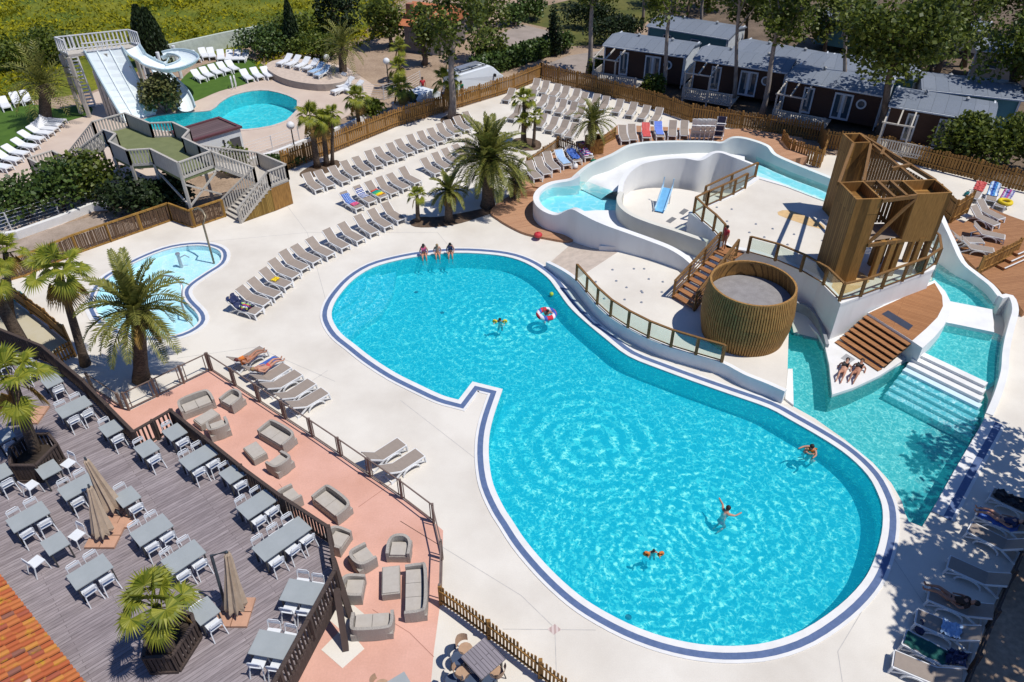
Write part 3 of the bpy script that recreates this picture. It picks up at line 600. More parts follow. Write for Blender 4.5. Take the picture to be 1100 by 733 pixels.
for a, b, l in (((357, 600, 2.3), (376.6, 662, 0), 'dark timber post under the corner of the grey deck, behind its twin'), ((361.6, 634, 1.9), (371.6, 698, 0), 'dark timber post with a long shadow on the lower concrete pad')):
    mb = MB(); mb.bar(at(*a), at(*b), .2); o = solow('deck_post', mb, mat('dark_timber', (.09, .065, .055), .8), l, 'post', at(*b))
# bronze metal fence round the lounge
def metal_fence(label, P, h=1.05, rp=1.75):
    t = thing('metal_fence', label, 'fence', P[0]); pts = resample(P, rp)
    for p in pts: mb = MB(); mb.box((p.x, p.y, p.z + h / 2), (.09, .09, h + .06)); part('post', mb, METALB, t, world=True)
    for a, b in zip(pts, pts[1:]):
        mb = MB(); u = (b - a).normalized()
        for z in (.1, h - .04): mb.bar(a + Vector((0, 0, z)), b + Vector((0, 0, z)), .045)
        for e in (a + u * .16, b - u * .16): mb.bar(e + Vector((0, 0, .1)), e + Vector((0, 0, h - .04)), .035)
        part('panel_frame', mb, METALB, t, world=True)
    return t
metal_fence('bronze metal fence between the pink lounge floor and the pool terrace', ats([(227.5,398),(274,428.5),(350,478.5),(400,513.5),(450,547.5),(476,570),(474,648)]))
metal_fence('bronze metal gate panels below the large date palm', ats([(139,441),(166,428),(200,411),(226,398.5)]), rp=1.2)
metal_fence('low bronze rail between the grey deck and the metal gate panels', ats([(99,417),(132,439)]), .9, 2)
# wooden railings of the splash area
def railing(label, P, h=1.0, rp=1.25, glass=True, m=None):
    m = m or RAILW; t = thing('wooden_railing', label, 'railing', P[0]); pts = resample(P, rp)
    for p in pts: mb = MB(); mb.box((p.x, p.y, p.z + h / 2), (.13, .13, h)); part('post', mb, m, t, world=True)
    mb = MB(); [mb.bar(a + Vector((0, 0, h)), b + Vector((0, 0, h)), .12, .06) for a, b in zip(pts, pts[1:])]; part('handrail', mb, m, t, world=True)
    mb = MB(); [mb.bar(a + Vector((0, 0, .1)), b + Vector((0, 0, .1)), .05, .05) for a, b in zip(pts, pts[1:])]; part('bottom_rail', mb, m, t, world=True)
    if glass:
        for a, b in zip(pts, pts[1:]):
            u = (b - a).normalized(); mb = MB(); mb.bar(a + u * .1 + Vector((0, 0, .52)), b - u * .1 + Vector((0, 0, .52)), .012, .74); part('glass_pane', mb, PANE, t, world=True)
PANE = bpy.data.materials.new('clear_pane'); PANE.use_nodes = True; _t = PANE.node_tree; _t.nodes.remove(_t.nodes['Principled BSDF'])
_a = node(_t, 'ShaderNodeBsdfTransparent'); _a.inputs[0].default_value = (.86, .92, .9, 1); _g = node(_t, 'ShaderNodeBsdfGlossy', Roughness=.05); _m = node(_t, 'ShaderNodeMixShader'); _m.inputs[0].default_value = .07
_t.links.new(_a.outputs[0], _m.inputs[1]); _t.links.new(_g.outputs[0], _m.inputs[2]); _t.links.new(_m.outputs[0], _t.nodes['Material Output'].inputs[0])
railing('curved wooden railing with glass panes along the main pool wall', ats([(619,301,.73),(632,316,.73),(645,331,.73),(660,343.5,.73),(684,357.5,.73),(710,369.5,.73),(742,379.5,.73),(775,389,.73)]))
railing('wooden railing along the front of the splash platform, right of the barrel', ats([(803,272,2.35),(835,281,2.35),(860,292,2.35),(882,304,2.35),(904,326,2.35),(950,309,2.35),(1002,290,2.35),(1008,275,2.35),(985,256,2.35)]), 1.0, 1.5)
railing('wooden railing at the left corner of the splash platform', ats([(776,259,2.35),(762,243.5,2.35),(743,230,2.35),(758,222,2.35)]))
railing('wooden railing with glass along the back of the splash platform', ats([(759,222,2.35),(786,210,2.35),(800,202.5,2.35)]))
railing('dark thin railing behind the glazed wooden railing', ats([(756,216,2.35),(785,202,2.35),(811,190,2.35)]), .95, 3, False, RAILW)
# wooden stairs up to the platform
t = thing('wooden_stairs', 'wooden stairs climbing from the splash pad to the platform beside the barrel', 'stairs', at(745, 300, .7))
sa, sb, ta, tb = at(722, 320, .75), at(745, 334, .75), at(771, 268, 2.3), at(790, 276, 2.3)
for k in range(9):
    f0, f1 = k / 9, (k + .8) / 9; z = .75 + 1.55 * (k + 1) / 9
    mb = MB(); mb.prism([Vector((v.x, v.y, 0)) for v in (sa.lerp(ta, f0), sb.lerp(tb, f0), sb.lerp(tb, f1), sa.lerp(ta, f1))], z - .06, z, bottom=True); part('tread', mb, DECKO, t, world=True)
for a, b in ((sa, ta), (sb, tb)):
    mb = MB(); mb.bar(a, b, .07, .24); part('stringer', mb, RAILW, t, world=True)
    for h in (.35, .6, .85, 1.05): mb = MB(); mb.bar(a + Vector((0, 0, h)), b + Vector((0, 0, h)), .05 if h < 1 else .1, .05); part('handrail' if h > 1 else 'mid_rail', mb, RAILW, t, world=True)
    for f in (.02, .34, .67, 1): p = a.lerp(b, f); mb = MB(); mb.box((p.x, p.y, p.z + .5), (.11, .11, 1.1)); part('post', mb, RAILW, t, world=True)
mb = MB(); mb.box(tuple((ta + tb) / 2 + Vector((.2, .1, .02))), (1.2, .9, .06), ang(ta, tb)); part('landing', mb, DECKO, t, world=True)
# barrel of vertical laths with a grey floor inside
bc = at(797, 357, .7)
t = thing('lath_barrel', 'big round barrel of bamboo laths standing on the splash pad', 'barrel', bc); mb = MB(); BRm = mat('barrel_lath', (.43, .235, .07), .7, (.22, .11, .032), 6, 4, 0, stretch=(2, 2, .4), lo=.3, hi=.7)
for k in range(104):
    a = 2 * math.pi * k / 104; prof = [(2.14, 0), (2.32, .8), (2.36, 1.5), (2.28, 2.2), (2.16, 2.8)]
    for (r0, z0), (r1, z1) in zip(prof, prof[1:]): mb.bar((r0 * math.cos(a), r0 * math.sin(a), z0), (r1 * math.cos(a), r1 * math.sin(a), z1), .092, .07, (math.cos(a), math.sin(a), .01))
part('lath_wall', mb, BRm, t); mb = MB(); mb.lathe([(2.05, 0), (2.23, .8), (2.27, 1.5), (2.19, 2.2), (2.08, 2.72)], 48); part('backing', mb, BAM, t)
mb = MB(); mb.lathe([(2.18, 2.0), (.001, 2.06)], 40); part('floor', mb, mat('grey_gravel_floor', (.30, .285, .28), .9, (.24, .225, .22), 2, 6, fine=.15, fscale=20), t)
mb = MB(); mb.lathe([(2.09, 2.72), (2.09, 2.82), (2.2, 2.82), (2.2, 2.72), (2.09, 2.72)], 48); part('rim', mb, BRm, t)
t.scale = (.91, .91, 1.04)
# bamboo clad tower
def rect(a, b, d):
    n = (b - a).normalized(); n = Vector((-n.y, n.x, 0)) * d; return [a, b, b + n, a + n]
def slab(t, base, z0, z1, nm='slab'):
    mb = MB(); mb.prism([Vector((p.x, p.y, 0)) for p in base], z0, z1, top=False, bottom=True)
    inner = offset(base, -.1); mb.strip(lv(base, z1), lv(inner, z1), True); mb.strip(lv(inner, z1), lv(inner, z1 - .5), True); mb.fill([lv(inner, z1 - .5)]); return part(nm, mb, BAM, t, world=True)
t = thing('bamboo_tower', 'tall tower of bamboo clad slabs and open beams on the platform', 'tower', at(930, 270, PLZ))
p0, p1 = at(893, 304, PLZ), at(872, 277, PLZ)          # front slab: near corner, left corner
uu = (p1 - p0).normalized(); vv = Vector((-uu.y, uu.x, 0)); vv = vv if vv.x > 0 else -vv
F1 = [p0, p0 + uu * 1.9, p0 + uu * 1.9 + vv * 1.25, p0 + vv * 1.25]
ZT = PLZ + 4.6
slab(t, F1, PLZ + .01, ZT)
q = at(893, 236, PLZ); F2 = [q, q + uu * 1.3, q + uu * 1.3 + vv * 1.0, q + vv * 1.0]; slab(t, F2, PLZ + .01, ZT)
q = p0 + vv * 3.1 + uu * .3; F3 = [q, q + uu * 1.5, q + uu * 1.5 + vv * 1.75, q + vv * 1.75]; slab(t, F3, PLZ + 2.0, ZT)
for q in (F3[0] + vv * .15 + uu * .15, F3[1] + vv * .15 - uu * .15, F3[2] - vv * .15 - uu * .15, F3[3] - vv * .15 + uu * .15, F3[0] + vv * 1.1 + uu * .1, F1[3] + vv * 1.5 + uu * .3, F1[3] + vv * 1.5 + uu * 1.5, F1[3] + vv * .9 + uu * .2):
    mb = MB(); mb.box((q.x, q.y, PLZ + 1.1), (.24, .24, 2.2), math.atan2(uu.y, uu.x)); part('post', mb, BAM, t, world=True)
def beam(a, b, z, w_=.14): mb = MB(); mb.bar(Vector((a.x, a.y, z)), Vector((b.x, b.y, z)), w_, .18); part('beam', mb, RAILW, t, world=True)
z = ZT - .1
beam(F1[3], F3[0], z); beam(F1[2], F3[1], z); beam(F2[3], F3[1] + vv * .8, z); beam(F2[2], F3[2], z); beam(F1[1], F2[0], z); beam(F1[2], F2[3], z)
beam(F1[3], F3[0], PLZ + 2.1); beam(F1[2], F3[1], PLZ + 2.1)
for f in (.35, .7): beam(F1[3].lerp(F3[0], f), F1[2].lerp(F3[1], f), z + .05); beam(F2[3].lerp(F3[1], f), F2[2].lerp(F3[2], f), z + .05)
mb = MB(); mb.bar(F1[3] + Vector((0, 0, 2.2)), Vector((F3[0].x, F3[0].y, ZT - .2)), .12); part('brace', mb, RAILW, t, world=True)
mb = MB(); mb.bar(F1[2] + Vector((0, 0, 4.3)), Vector((F3[1].x, F3[1].y, PLZ + 2.2)), .12); part('brace', mb, RAILW, t, world=True)
mb = MB(); mb.fill([[Vector((p.x, p.y, PLZ + 2.25)) for p in (F1[3] + uu * .12 + vv * .05, F1[2] - uu * .1 + vv * .05, F3[1] - uu * .1 - vv * .05, F3[0] + uu * .12 - vv * .05)]]); part('upper_floor', mb, mat('tower_floor', (.30, .235, .18), .8), t, world=True)
for a_, b_ in ((F1[2] + vv * .03, F3[1] - vv * .03), (F2[3] + vv * .03 , F3[2] - vv * .03 - uu * .05)):
    mb = MB()
    for p in resample([a_, b_], .2): mb.box((p.x, p.y, PLZ + 3.3), (.15, .04, 2.0), ang(a_, b_))
    for z_ in (2.45, 4.15): mb.bar(Vector((a_.x, a_.y, PLZ + z_)), Vector((b_.x, b_.y, PLZ + z_)), .06)
    part('lath_screen', mb, RAILW, t, world=True)
# small blue children's slide
t = thing('toddler_slide', 'small bright blue toddler slide on the round splash floor', 'slide', at(712, 222, .95)); BLS = mat('blue_slide', (.22, .55, .85), .35)
a, b = at(708, 228, 1.0), at(717, 202, 2.0); u = (b - a); hz = Vector((u.y, -u.x, 0)).normalized()
mb = MB(); P = [a + Vector((0, 0, .05)), a.lerp(b, .18) + Vector((0, 0, -.05)), b]; mb.strip([p + hz * .28 for p in P], [p - hz * .28 for p in P]); mb.strip([p - hz * .28 - Vector((0, 0, .06)) for p in P], [p + hz * .28 - Vector((0, 0, .06)) for p in P]); part('chute', mb, BLS, t, world=True)
for s in (-1, 1):
    mb = MB(); mb.tube([p + hz * .3 * s + Vector((0, 0, .12)) for p in P] + [b + hz * .3 * s + Vector((0, 0, .5)) + u.normalized() * .2], .05); part('side_rail', mb, mat('pale_blue_rail', (.45, .7, .88), .4), t, world=True)
    mb = MB(); mb.tube([b + hz * .25 * s, Vector((b.x, b.y, .95)) + hz * .25 * s], .04); part('leg', mb, WPLASTIC, t, world=True)
# small jets set in the splash floors
jet = MB(); jet.lathe([(.001, .04), (.05, .04), (.08, 0)], 10); JM = mat('steel_jet', (.48, .50, .53), .35, metal=.6); n = 0
JET = None
for i, (px, py, z) in enumerate(((658,290,.7),(681,289,.7),(692,289,.7),(662,302,.7),(697,300,.7),(712,303,.7),(640,303,.7),(673,309,.7),(689,313,.7),(690,314.5,.7),(711,314,.7),(671,322,.7),(649,321,.7),(689,325,.7),(770,223,2.3),(786,225,2.3),(781,238,2.3),(812,241,2.3),(830,246,2.3),(846,263,2.3),(821,255,2.3),(853,252,2.3),(805,250,2.3))):
    lab = 'small steel jet set in the lower splash pad floor' if z < 1 else 'small steel jet set in the raised platform floor'
    if JET is None: JET = solo('floor_jet', jet, JM, lab, 'floor jet', at(px, py, z + .002), 0, 'jets in the lower splash pad')
    else: o = JET.copy(); col.objects.link(o); o.location = at(px, py, z + .002); o['label'] = lab; o['group'] = 'jets in the lower splash pad' if z < 1 else 'jets in the raised platform'

# ---- grey timber walkway with stairs (left)
WZ = 3.1
wr = [(99,131),(134,121.5),(160.6,132.5),(185,131.5),(203,140),(196,148),(213,156),(226,162.5),(191,175),(161,160),(136,161.5),(117,152),(124,144),(111,139.5)]
WP = [Vector((p.x, p.y, WZ)) for p in ats(wr, WZ + 1)]
t = thing('timber_walkway', 'silvered timber walkway with green floor, solid and slatted railings and two stairs', 'walkway', at(180, 215, 0))
mb = MB(); mb.prism(WP, WZ - .25, WZ, bottom=True); part('floor', mb, TURFD, t, world=True)
def wrail(a, b, solid, h=1.0, gap=.2):
    mb = MB(); mb.bar(a + Vector((0, 0, h)), b + Vector((0, 0, h)), .14, .07)
    part('handrail', mb, PALEW, t, world=True); mb = MB()
    if solid: mb.bar(a + Vector((0, 0, h / 2 - .05)), b + Vector((0, 0, h / 2 - .05)), .05, h)
    else:
        for p in resample([a, b], gap): mb.box((p.x, p.y, p.z + h / 2 - .05), (.09, .05, h), ang(a, b))
        mb.bar(a + Vector((0, 0, .02)), b + Vector((0, 0, .02)), .06, .16)
    part('panel' if solid else 'baluster_panel', mb, PALEW, t, world=True)
    for p in (a, b): mb = MB(); mb.box((p.x, p.y, p.z + h / 2), (.13, .13, h + .02)); part('post', mb, PALEW, t, world=True)
for i in range(len(WP)):
    j = (i + 1) % len(WP)
    if i in (13, 7): continue
    wrail(WP[i], WP[j], i in (1, 3, 4, 5, 8, 10, 11, 12))
wrail(WP[7].lerp(WP[8], .02), WP[7].lerp(WP[8], .98), False)
for i in (0, 1, 3, 6, 8, 9, 10, 11): p = WP[i]; mb = MB(); mb.box((p.x, p.y, WZ / 2), (.16, .16, WZ)); part('leg', mb, PALEW, t, world=True)
p, q = WP[8], WP[7]
for a, b in ((p, q), (q, p), (p, WP[9])):
    mb = MB(); mb.bar(Vector((a.x, a.y, 1.2)), Vector((b.x, b.y, 2.7)), .1); part('cross_brace', mb, PALEW, t, world=True)
# right stair: walk out to a boarded landing, then down
LZ = 1.75
LP = [Vector((p.x, p.y, LZ)) for p in ats([(272,180),(276,164),(307,177),(287,184.5)], LZ + 1)]
mid = [WP[7], WP[6], LP[1], LP[0]]
mb = MB(); mb.prism([WP[7], WP[6], LP[1], LP[0]], .0, None) if False else mb.face(WP[7], WP[6], LP[1], LP[0]); part('stair_flight', mb, PALEW, t, world=True)
wrail(WP[7], LP[0], False); wrail(WP[6], LP[1], False)
mb = MB(); mb.prism(LP, LZ - .15, LZ, bottom=True); part('landing', mb, PALEW, t, world=True)
wrail(LP[1], LP[2], True); wrail(LP[2], LP[3], False)
mb = MB(); mb.prism(LP, .02, LZ - .16, top=False); part('boarding', mb, FENCE, t, world=True)
e0, e1 = at(241, 230, 0), at(259, 240, 0); s0, s1 = LP[0], LP[3]
for k in range(9):
    f = (k + .5) / 9; a, b = s0.lerp(e0, f), s1.lerp(e1, f); z = LZ * (1 - (k + 1) / 10); d = (e0 - s0); d.z = 0; d = d.normalized() * .15
    mb = MB(); mb.prism([Vector((v.x, v.y, 0)) for v in (a - d, b - d, b + d, a + d)], z - .06, z, bottom=True); part('tread', mb, PALEW, t, world=True)
for a, b in ((s0, e0), (s1, e1)): wrail(a, b, False)
mb = MB(); mb.face(Vector((s1.x, s1.y, .02)), Vector((e1.x, e1.y, .02)), e1 + Vector((0, 0, .05)), s1 - Vector((0, 0, .1))); part('boarding', mb, LAM, t, world=True)
# left stair down to the small landing
L2 = [Vector((p.x, p.y, .9)) for p in ats([(30,170),(56,162),(69,168.5),(54,183)], 1.9)]
mb = MB(); mb.prism(L2, .7, .9, bottom=True); part('landing', mb, PALEW, t, world=True)
wrail(L2[0], L2[1], False); wrail(L2[1], L2[2], False); wrail(L2[3], L2[0], True)
for k in range(12):
    f = (k + .5) / 12; a, b = L2[2].lerp(WP[0], f), L2[3].lerp(WP[13], f); d = (WP[0] - L2[2]); d.z = 0; d = d.normalized() * .17
    mb = MB(); mb.prism([Vector((v.x, v.y, 0)) for v in (a - d, b - d, b + d, a + d)], a.z - .05, a.z + .03, bottom=True); part('tread', mb, PALEW, t, world=True)
wrail(L2[2], WP[0], False); wrail(L2[3], WP[13], False, gap=.15)
for p in L2: mb = MB(); mb.box((p.x, p.y, .4), (.14, .14, .8)); part('leg', mb, PALEW, t, world=True)

# ---- white pump house
hz_ = 2.7; hp = ats([(181,141),(235,125),(260,135.5),(206,151)], hz_)
t = thing('pump_house', 'small white hut with a flat brown roof beside the slide pool', 'hut', Vector((hp[0].x, hp[0].y, 0)))
mb = MB(); mb.prism(offset(hp, -.12), -.01, hz_ - .12, top=True); part('wall', mb, WHITEC, t, world=True)
mb = MB(); mb.prism(hp, hz_ - .15, hz_, top=False, bottom=True); i2 = offset(hp, -.22); mb.strip(lv(hp, hz_), lv(i2, hz_), True); mb.strip(lv(i2, hz_), lv(i2, hz_ - .1), True); part('roof_edge', mb, mat('maroon_edge', (.14, .055, .06), .6), t, world=True)
mb = MB(); mb.fill([lv(i2, hz_ - .09)]); part('roof', mb, planks('brown_roof', (.155, .105, .105), (.12, .08, .08), ang(hp[0], hp[1]), .3, 6, gap=.02, grain=.15), t, world=True)
wa, wb = offset(hp, -.11)[2], offset(hp, -.11)[3]; u = (wb - wa).normalized()
def onwall(f0, f1, z0, z1, off=.02):
    n = Vector((u.y, -u.x, 0)); n = n if n.y < 0 else -n; a, b = wa.lerp(wb, f0) + n * off, wa.lerp(wb, f1) + n * off
    return [Vector((a.x, a.y, z0)), Vector((b.x, b.y, z0)), Vector((b.x, b.y, z1)), Vector((a.x, a.y, z1))]
mb = MB(); q = onwall(.05, .27, .0, 2.0); mb.face(*q); part('door_opening', mb, mat('dark_door', (.10, .095, .10), .7), t, world=True)
mb = MB(); q = onwall(.08, .24, .25, 1.3, .03); mb.face(*q); part('door_panel', mb, mat('beige_door', (.42, .38, .30), .7), t, world=True)
mb = MB(); a = onwall(.37, .42, 1.6, 2.05, .04); mb.bar(a[0].lerp(a[1], .5), a[3].lerp(a[2], .5), .07); mb.bar(a[3].lerp(a[2], .4), a[2], .07); part('wall_lamp', mb, DARKM, t, world=True)

# ---- white water slides at the back
SLW = mat('slide_white', (.78, .84, .84), .3, (.73, .80, .80), 1.5); SLR = mat('slide_rail', (.46, .58, .62), .4)
t = thing('lane_slide', 'wide white three lane water slide with a railed starting platform', 'water slide', at(130, 115, 0))
SZ = 5.0
ta, tb = at(91, 57, SZ), at(131, 52.5, SZ); ba, bb = at(133, 131, .1), at(168, 122, .1)
N = 10; A = []; B = []
for k in range(N + 1):
    f = k / N; zf = (SZ - .1) * (1 - f) + .1 - .25 * math.sin(f * math.pi)
    a, b = ta.lerp(ba, f), tb.lerp(bb, f); A.append(Vector((a.x, a.y, zf))); B.append(Vector((b.x, b.y, zf)))
mb = MB(); mb.strip(A, B); dn = Vector((0, 0, .12)); mb.strip([p - dn for p in B], [p - dn for p in A]); part('slide_bed', mb, SLW, t, world=True)
for f in (0, 1 / 3, 2 / 3, 1):
    L = [a.lerp(b, f) for a, b in zip(A, B)]; mb = MB(); h = .32 if f in (0, 1) else .1
    for a, b in zip(L, L[1:]): mb.bar(a + Vector((0, 0, h / 2)), b + Vector((0, 0, h / 2)), .1, h)
    part('lane_divider', mb, SLR if f in (0, 1) else SLW, t, world=True)
dv = (ta - ba); dv.z = 0; dv.normalize(); eL = ta + (ta - tb).normalized() * 1.2; eR = tb + (tb - ta).normalized() * 1.4
pf = [eL, eR, eR + dv * 1.3, eL + dv * 1.3]
mb = MB(); mb.prism(pf, SZ - .2, SZ, bottom=True); part('platform', mb, PALEW, t, world=True)
def srail(a, b, h=1.1, gap=.3):
    mb = MB(); [mb.bar(a + Vector((0, 0, z)), b + Vector((0, 0, z)), .09, .07) for z in (h, .1)]
    for p in resample([a, b], gap): mb.box((p.x, p.y, p.z + h / 2), (.11, .05, h), ang(a, b))
    part('railing', mb, WPLASTIC, t, world=True)
srail(pf[1], pf[2]); srail(pf[2], pf[3]); srail(pf[3], pf[0]); srail(ta, tb, .7, .35)
for p in pf + [pf[0].lerp(pf[1], .5)]: mb = MB(); mb.box((p.x, p.y, SZ / 2 - .1), (.25, .25, SZ - .2)); part('leg', mb, PALEW, t, world=True)
for k in (2, 4, 6):
    for P in (A, B): p = P[k]; mb = MB(); mb.box((p.x, p.y, p.z / 2 - .1), (.2, .2, p.z - .1)); part('leg', mb, PALEW, t, world=True)
l0, l1 = at(91, 116, 0), at(103, 114.5, 0); u0, u1 = at(66, 53, SZ), at(79, 51, SZ)
for k in range(17):
    f = (k + .5) / 17; a, b = l0.lerp(u0, f), l1.lerp(u1, f); d = (u0 - l0); d.z = 0; d = d.normalized() * .14
    mb = MB(); mb.prism([Vector((v.x, v.y, 0)) for v in (a - d, b - d, b + d, a + d)], a.z - .05, a.z, bottom=True); part('tread', mb, WPLASTIC, t, world=True)
for a, b in ((l0, u0), (l1, u1)):
    mb = MB(); mb.bar(a + Vector((0, 0, .95)), b + Vector((0, 0, .95)), .08); mb.bar(a, b, .08, .2)
    for f in (0, .2, .4, .6, .8): p = a.lerp(b, f); mb.bar(p, p + Vector((0, 0, .95)), .06)
    part('stair_rail', mb, WPLASTIC, t, world=True)
# curving body slide
t = thing('bend_slide', 'white bending water slide curling round above the green lawn', 'water slide', at(170, 92, 0))
def trough(P, r, m, nm):
    k0 = MB(); n = 8; rings = []
    for i, p in enumerate(P):
        d = (P[min(len(P) - 1, i + 1)] - P[max(0, i - 1)]).normalized(); a = d.cross(Vector((0, 0, 1))).normalized(); up = a.cross(d)
        rings.append([p + a * math.cos(math.pi + math.pi * j / n) * r + up * (math.sin(math.pi + math.pi * j / n) * r * .6 + r * .6) for j in range(n + 1)])
    for ra, rb in zip(rings, rings[1:]):
        for j in range(n): k0.face(ra[j], ra[j + 1], rb[j + 1], rb[j])
    part(nm, k0, m, t, sm=True, world=True)
    for j in (0, n): e = MB(); e.tube([q[j] for q in rings], .07, 5); part('edge', e, SLR, t, world=True)
cc = at(191, 70, 3.0)
S1 = [at(139, 53, 5.0), at(146, 62, 4.4), at(155, 69, 3.9), at(168, 75, 3.5), at(182, 78, 3.2), at(197, 74, 3.0), at(205, 68, 2.9), at(200, 63, 2.8), at(188, 61, 2.6), at(176, 64, 2.4)]
trough(smooth(S1, False, 4), .75, SLW, 'upper_chute')
S2 = [at(176, 66, 2.4), at(172, 74, 2.1), at(176, 84, 1.7), at(184, 92, 1.3), at(193, 101, .8), at(199, 111, .35), at(202, 120, .12)]
trough(smooth(S2, False, 4), .65, SLW, 'lower_chute')
for p, z in (((179, 93), 3), ((195, 84), 2.9), ((160, 90), 3.6)):
    q = at(*p); mb = MB(); mb.tube([q, Vector((q.x, q.y, z))], .16, 8); part('support', mb, WPLASTIC, t, world=True)
# white boundary wall behind
mb = MB(); mb.wall(ats([(176,66,1.4),(183,60,1.4),(215,51,1.4),(245,44,1.4),(272,38,1.3),(292,36,1.2)], None) if False else [Vector((p.x, p.y, 1.5)) for p in ats([(172,68),(215,58),(245,51),(285,43)])], .3, -.02)
solow('boundary_wall', mb, mat('pale_boundary_render', (.55, .60, .52), .8), 'pale boundary wall between the lawn and the yellow meadow', 'wall', at(215, 58))
# raised round terrace with kerb
rp = ats([(287,77),(292,84),(305,91),(325,96),(350,98),(372,94),(374,84),(360,78),(335,71),(300,71)], 0); t = thing('round_terrace', 'raised round terrace carrying white and blue loungers', 'terrace', rp[0])
rs = smooth(rp, True, 3); mb = MB(); mb.prism(rs, -.012, .6, top=False); part('retaining_wall', mb, mat('taupe_wall', (.40, .34, .29), .8), t, world=True); mb = MB(); mb.fill([lv(rs, .6)]); part('terrace_floor', mb, mat('terrace_top', (.58, .47, .38), .85), t, world=True)
# low white wall and wire fence by the far palms
def wirefence(label, P, h=1.2, rp=2.5):
    t = thing('wire_fence', label, 'fence', P[0]); pts = resample(P, rp)
    for p in pts: mb = MB(); mb.bar(p, p + Vector((0, 0, h)), .06); part('post', mb, WPLASTIC, t, world=True)
    mb = MB(); n = max(5, int(h / .2))
    for a, b in zip(pts, pts[1:]):
        for k in range(n + 1): mb.bar(a + Vector((0, 0, .08 + (h - .1) * k / n)), b + Vector((0, 0, .08 + (h - .1) * k / n)), .018)
    part('wire_mesh', mb, WPLASTIC, t, world=True)
wirefence('white wire mesh fence in front of the dark green shrubs', ats([(-40,268),(0,253),(18,249),(62,235),(110,216)]), 1.4, 2.8)
wirefence('white wire mesh fence beyond the slide pool, near the yellow parasol lamps', ats([(262,172),(300,160),(322,152)]), 1.2, 2.4)
wirefence('white wire mesh fence at the edge of the dug sandy ground', ats([(376,98),(398,110),(432,104),(452,92)]), 1.3, 2.4)
for l, P in (('low white garden wall along the palm bed behind the reed fence', [(-20,262),(20,256),(65,240),(100,226),(121,224)]), ('low white garden wall below the slide pool terrace', [(262,180),(300,168),(340,152),(372,140),(408,122)])):
    mb = MB(); mb.wall([Vector((p.x, p.y, .5)) for p in ats(P)], .3, -.02); solow('garden_wall', mb, CURB, l, 'wall', at(*P[0]))
# tiled roof in the near left corner
e0, e1 = at(-70, 530, 2.3), at(135, 790, 2.3); ed = (e1 - e0).normalized(); dn_ = Vector((-ed.y, ed.x, 0)); dn_ = dn_ if dn_.x < 0 else -dn_
dn_ = (dn_ * math.cos(R(18)) + Vector((0, 0, math.sin(R(18)))))
t = thing('tiled_roof', 'orange clay tiled roof in the near left corner', 'roof', e0); mb = MB(); Lr = (e1 - e0).length; nn = int(Lr / .2); up = ed.cross(dn_).normalized(); up = up if up.z > 0 else -up
for i in range(nn):
    for c in range(14):
        a = e0 + ed * (i * .2) + dn_ * (c * .34) + up * .012 * ((i * 7 + c * 3) % 3); n5 = 5; ra = []; rb = []
        for j in range(n5 + 1):
            th = math.pi * j / n5; o = ed * (.1 - .082 * math.cos(th)) + up * (.085 * math.sin(th)); ra.append(a + o + up * .03); rb.append(a + o * 1.0 + dn_ * .36)
        k = len(mb.v); mb.v += ra + rb; mb.f += [(k + j, k + j + 1, k + n5 + 2 + j, k + n5 + 1 + j) for j in range(n5)]
m, tt, b = base_mat('clay_tile', .85, .2); g = node(tt, 'ShaderNodeNewGeometry'); r_ = node(tt, 'ShaderNodeValToRGB'); r_.color_ramp.interpolation = 'CONSTANT'; e = r_.color_ramp.elements
e[0].color = (.40, .105, .04, 1); e[1].position = .3; e[1].color = (.46, .15, .05, 1)
for pos, c in ((.55, (.33, .09, .05, 1)), (.7, (.50, .21, .05, 1)), (.86, (.24, .10, .07, 1)), (.93, (.62, .40, .27, 1))): q = r_.color_ramp.elements.new(pos); q.color = c
n9 = node(tt, 'ShaderNodeTexNoise', Scale=3.0, Detail=6); tc9 = node(tt, 'ShaderNodeTexCoord'); tt.links.new(tc9.outputs['Object'], n9.inputs['Vector']); mx9 = node(tt, 'ShaderNodeMix', data_type='RGBA')
rr9 = node(tt, 'ShaderNodeValToRGB'); rr9.color_ramp.elements[0].position = .58; rr9.color_ramp.elements[1].position = .68; tt.links.new(n9.outputs[0], rr9.inputs[0]); tt.links.new(rr9.outputs[0], mx9.inputs[0]); mx9.inputs[7].default_value = (.45, .24, .03, 1)
tt.links.new(g.outputs['Random Per Island'], r_.inputs[0]); tt.links.new(r_.outputs[0], mx9.inputs[6]); tt.links.new(mx9.outputs[2], b.inputs['Base Color'])
part('tile_rows', mb, m, t, world=True)
mb = MB(); mb.face(e0 + up * .012, e1 + up * .012, e1 + dn_ * 5.2 + up * .012, e0 + dn_ * 5.2 + up * .012); part('under_tiles', mb, mat('tile_gap_shade', (.13, .045, .025), .9), t, world=True)  # plane darkened to paint the shade between the tile columns
mb = MB(); mb.wall([e0 + dn_ * .3 - Vector((0, 0, .05)), e1 + dn_ * .3 - Vector((0, 0, .05))], .2, DZ); part('wall', mb, CREAM, t, world=True)

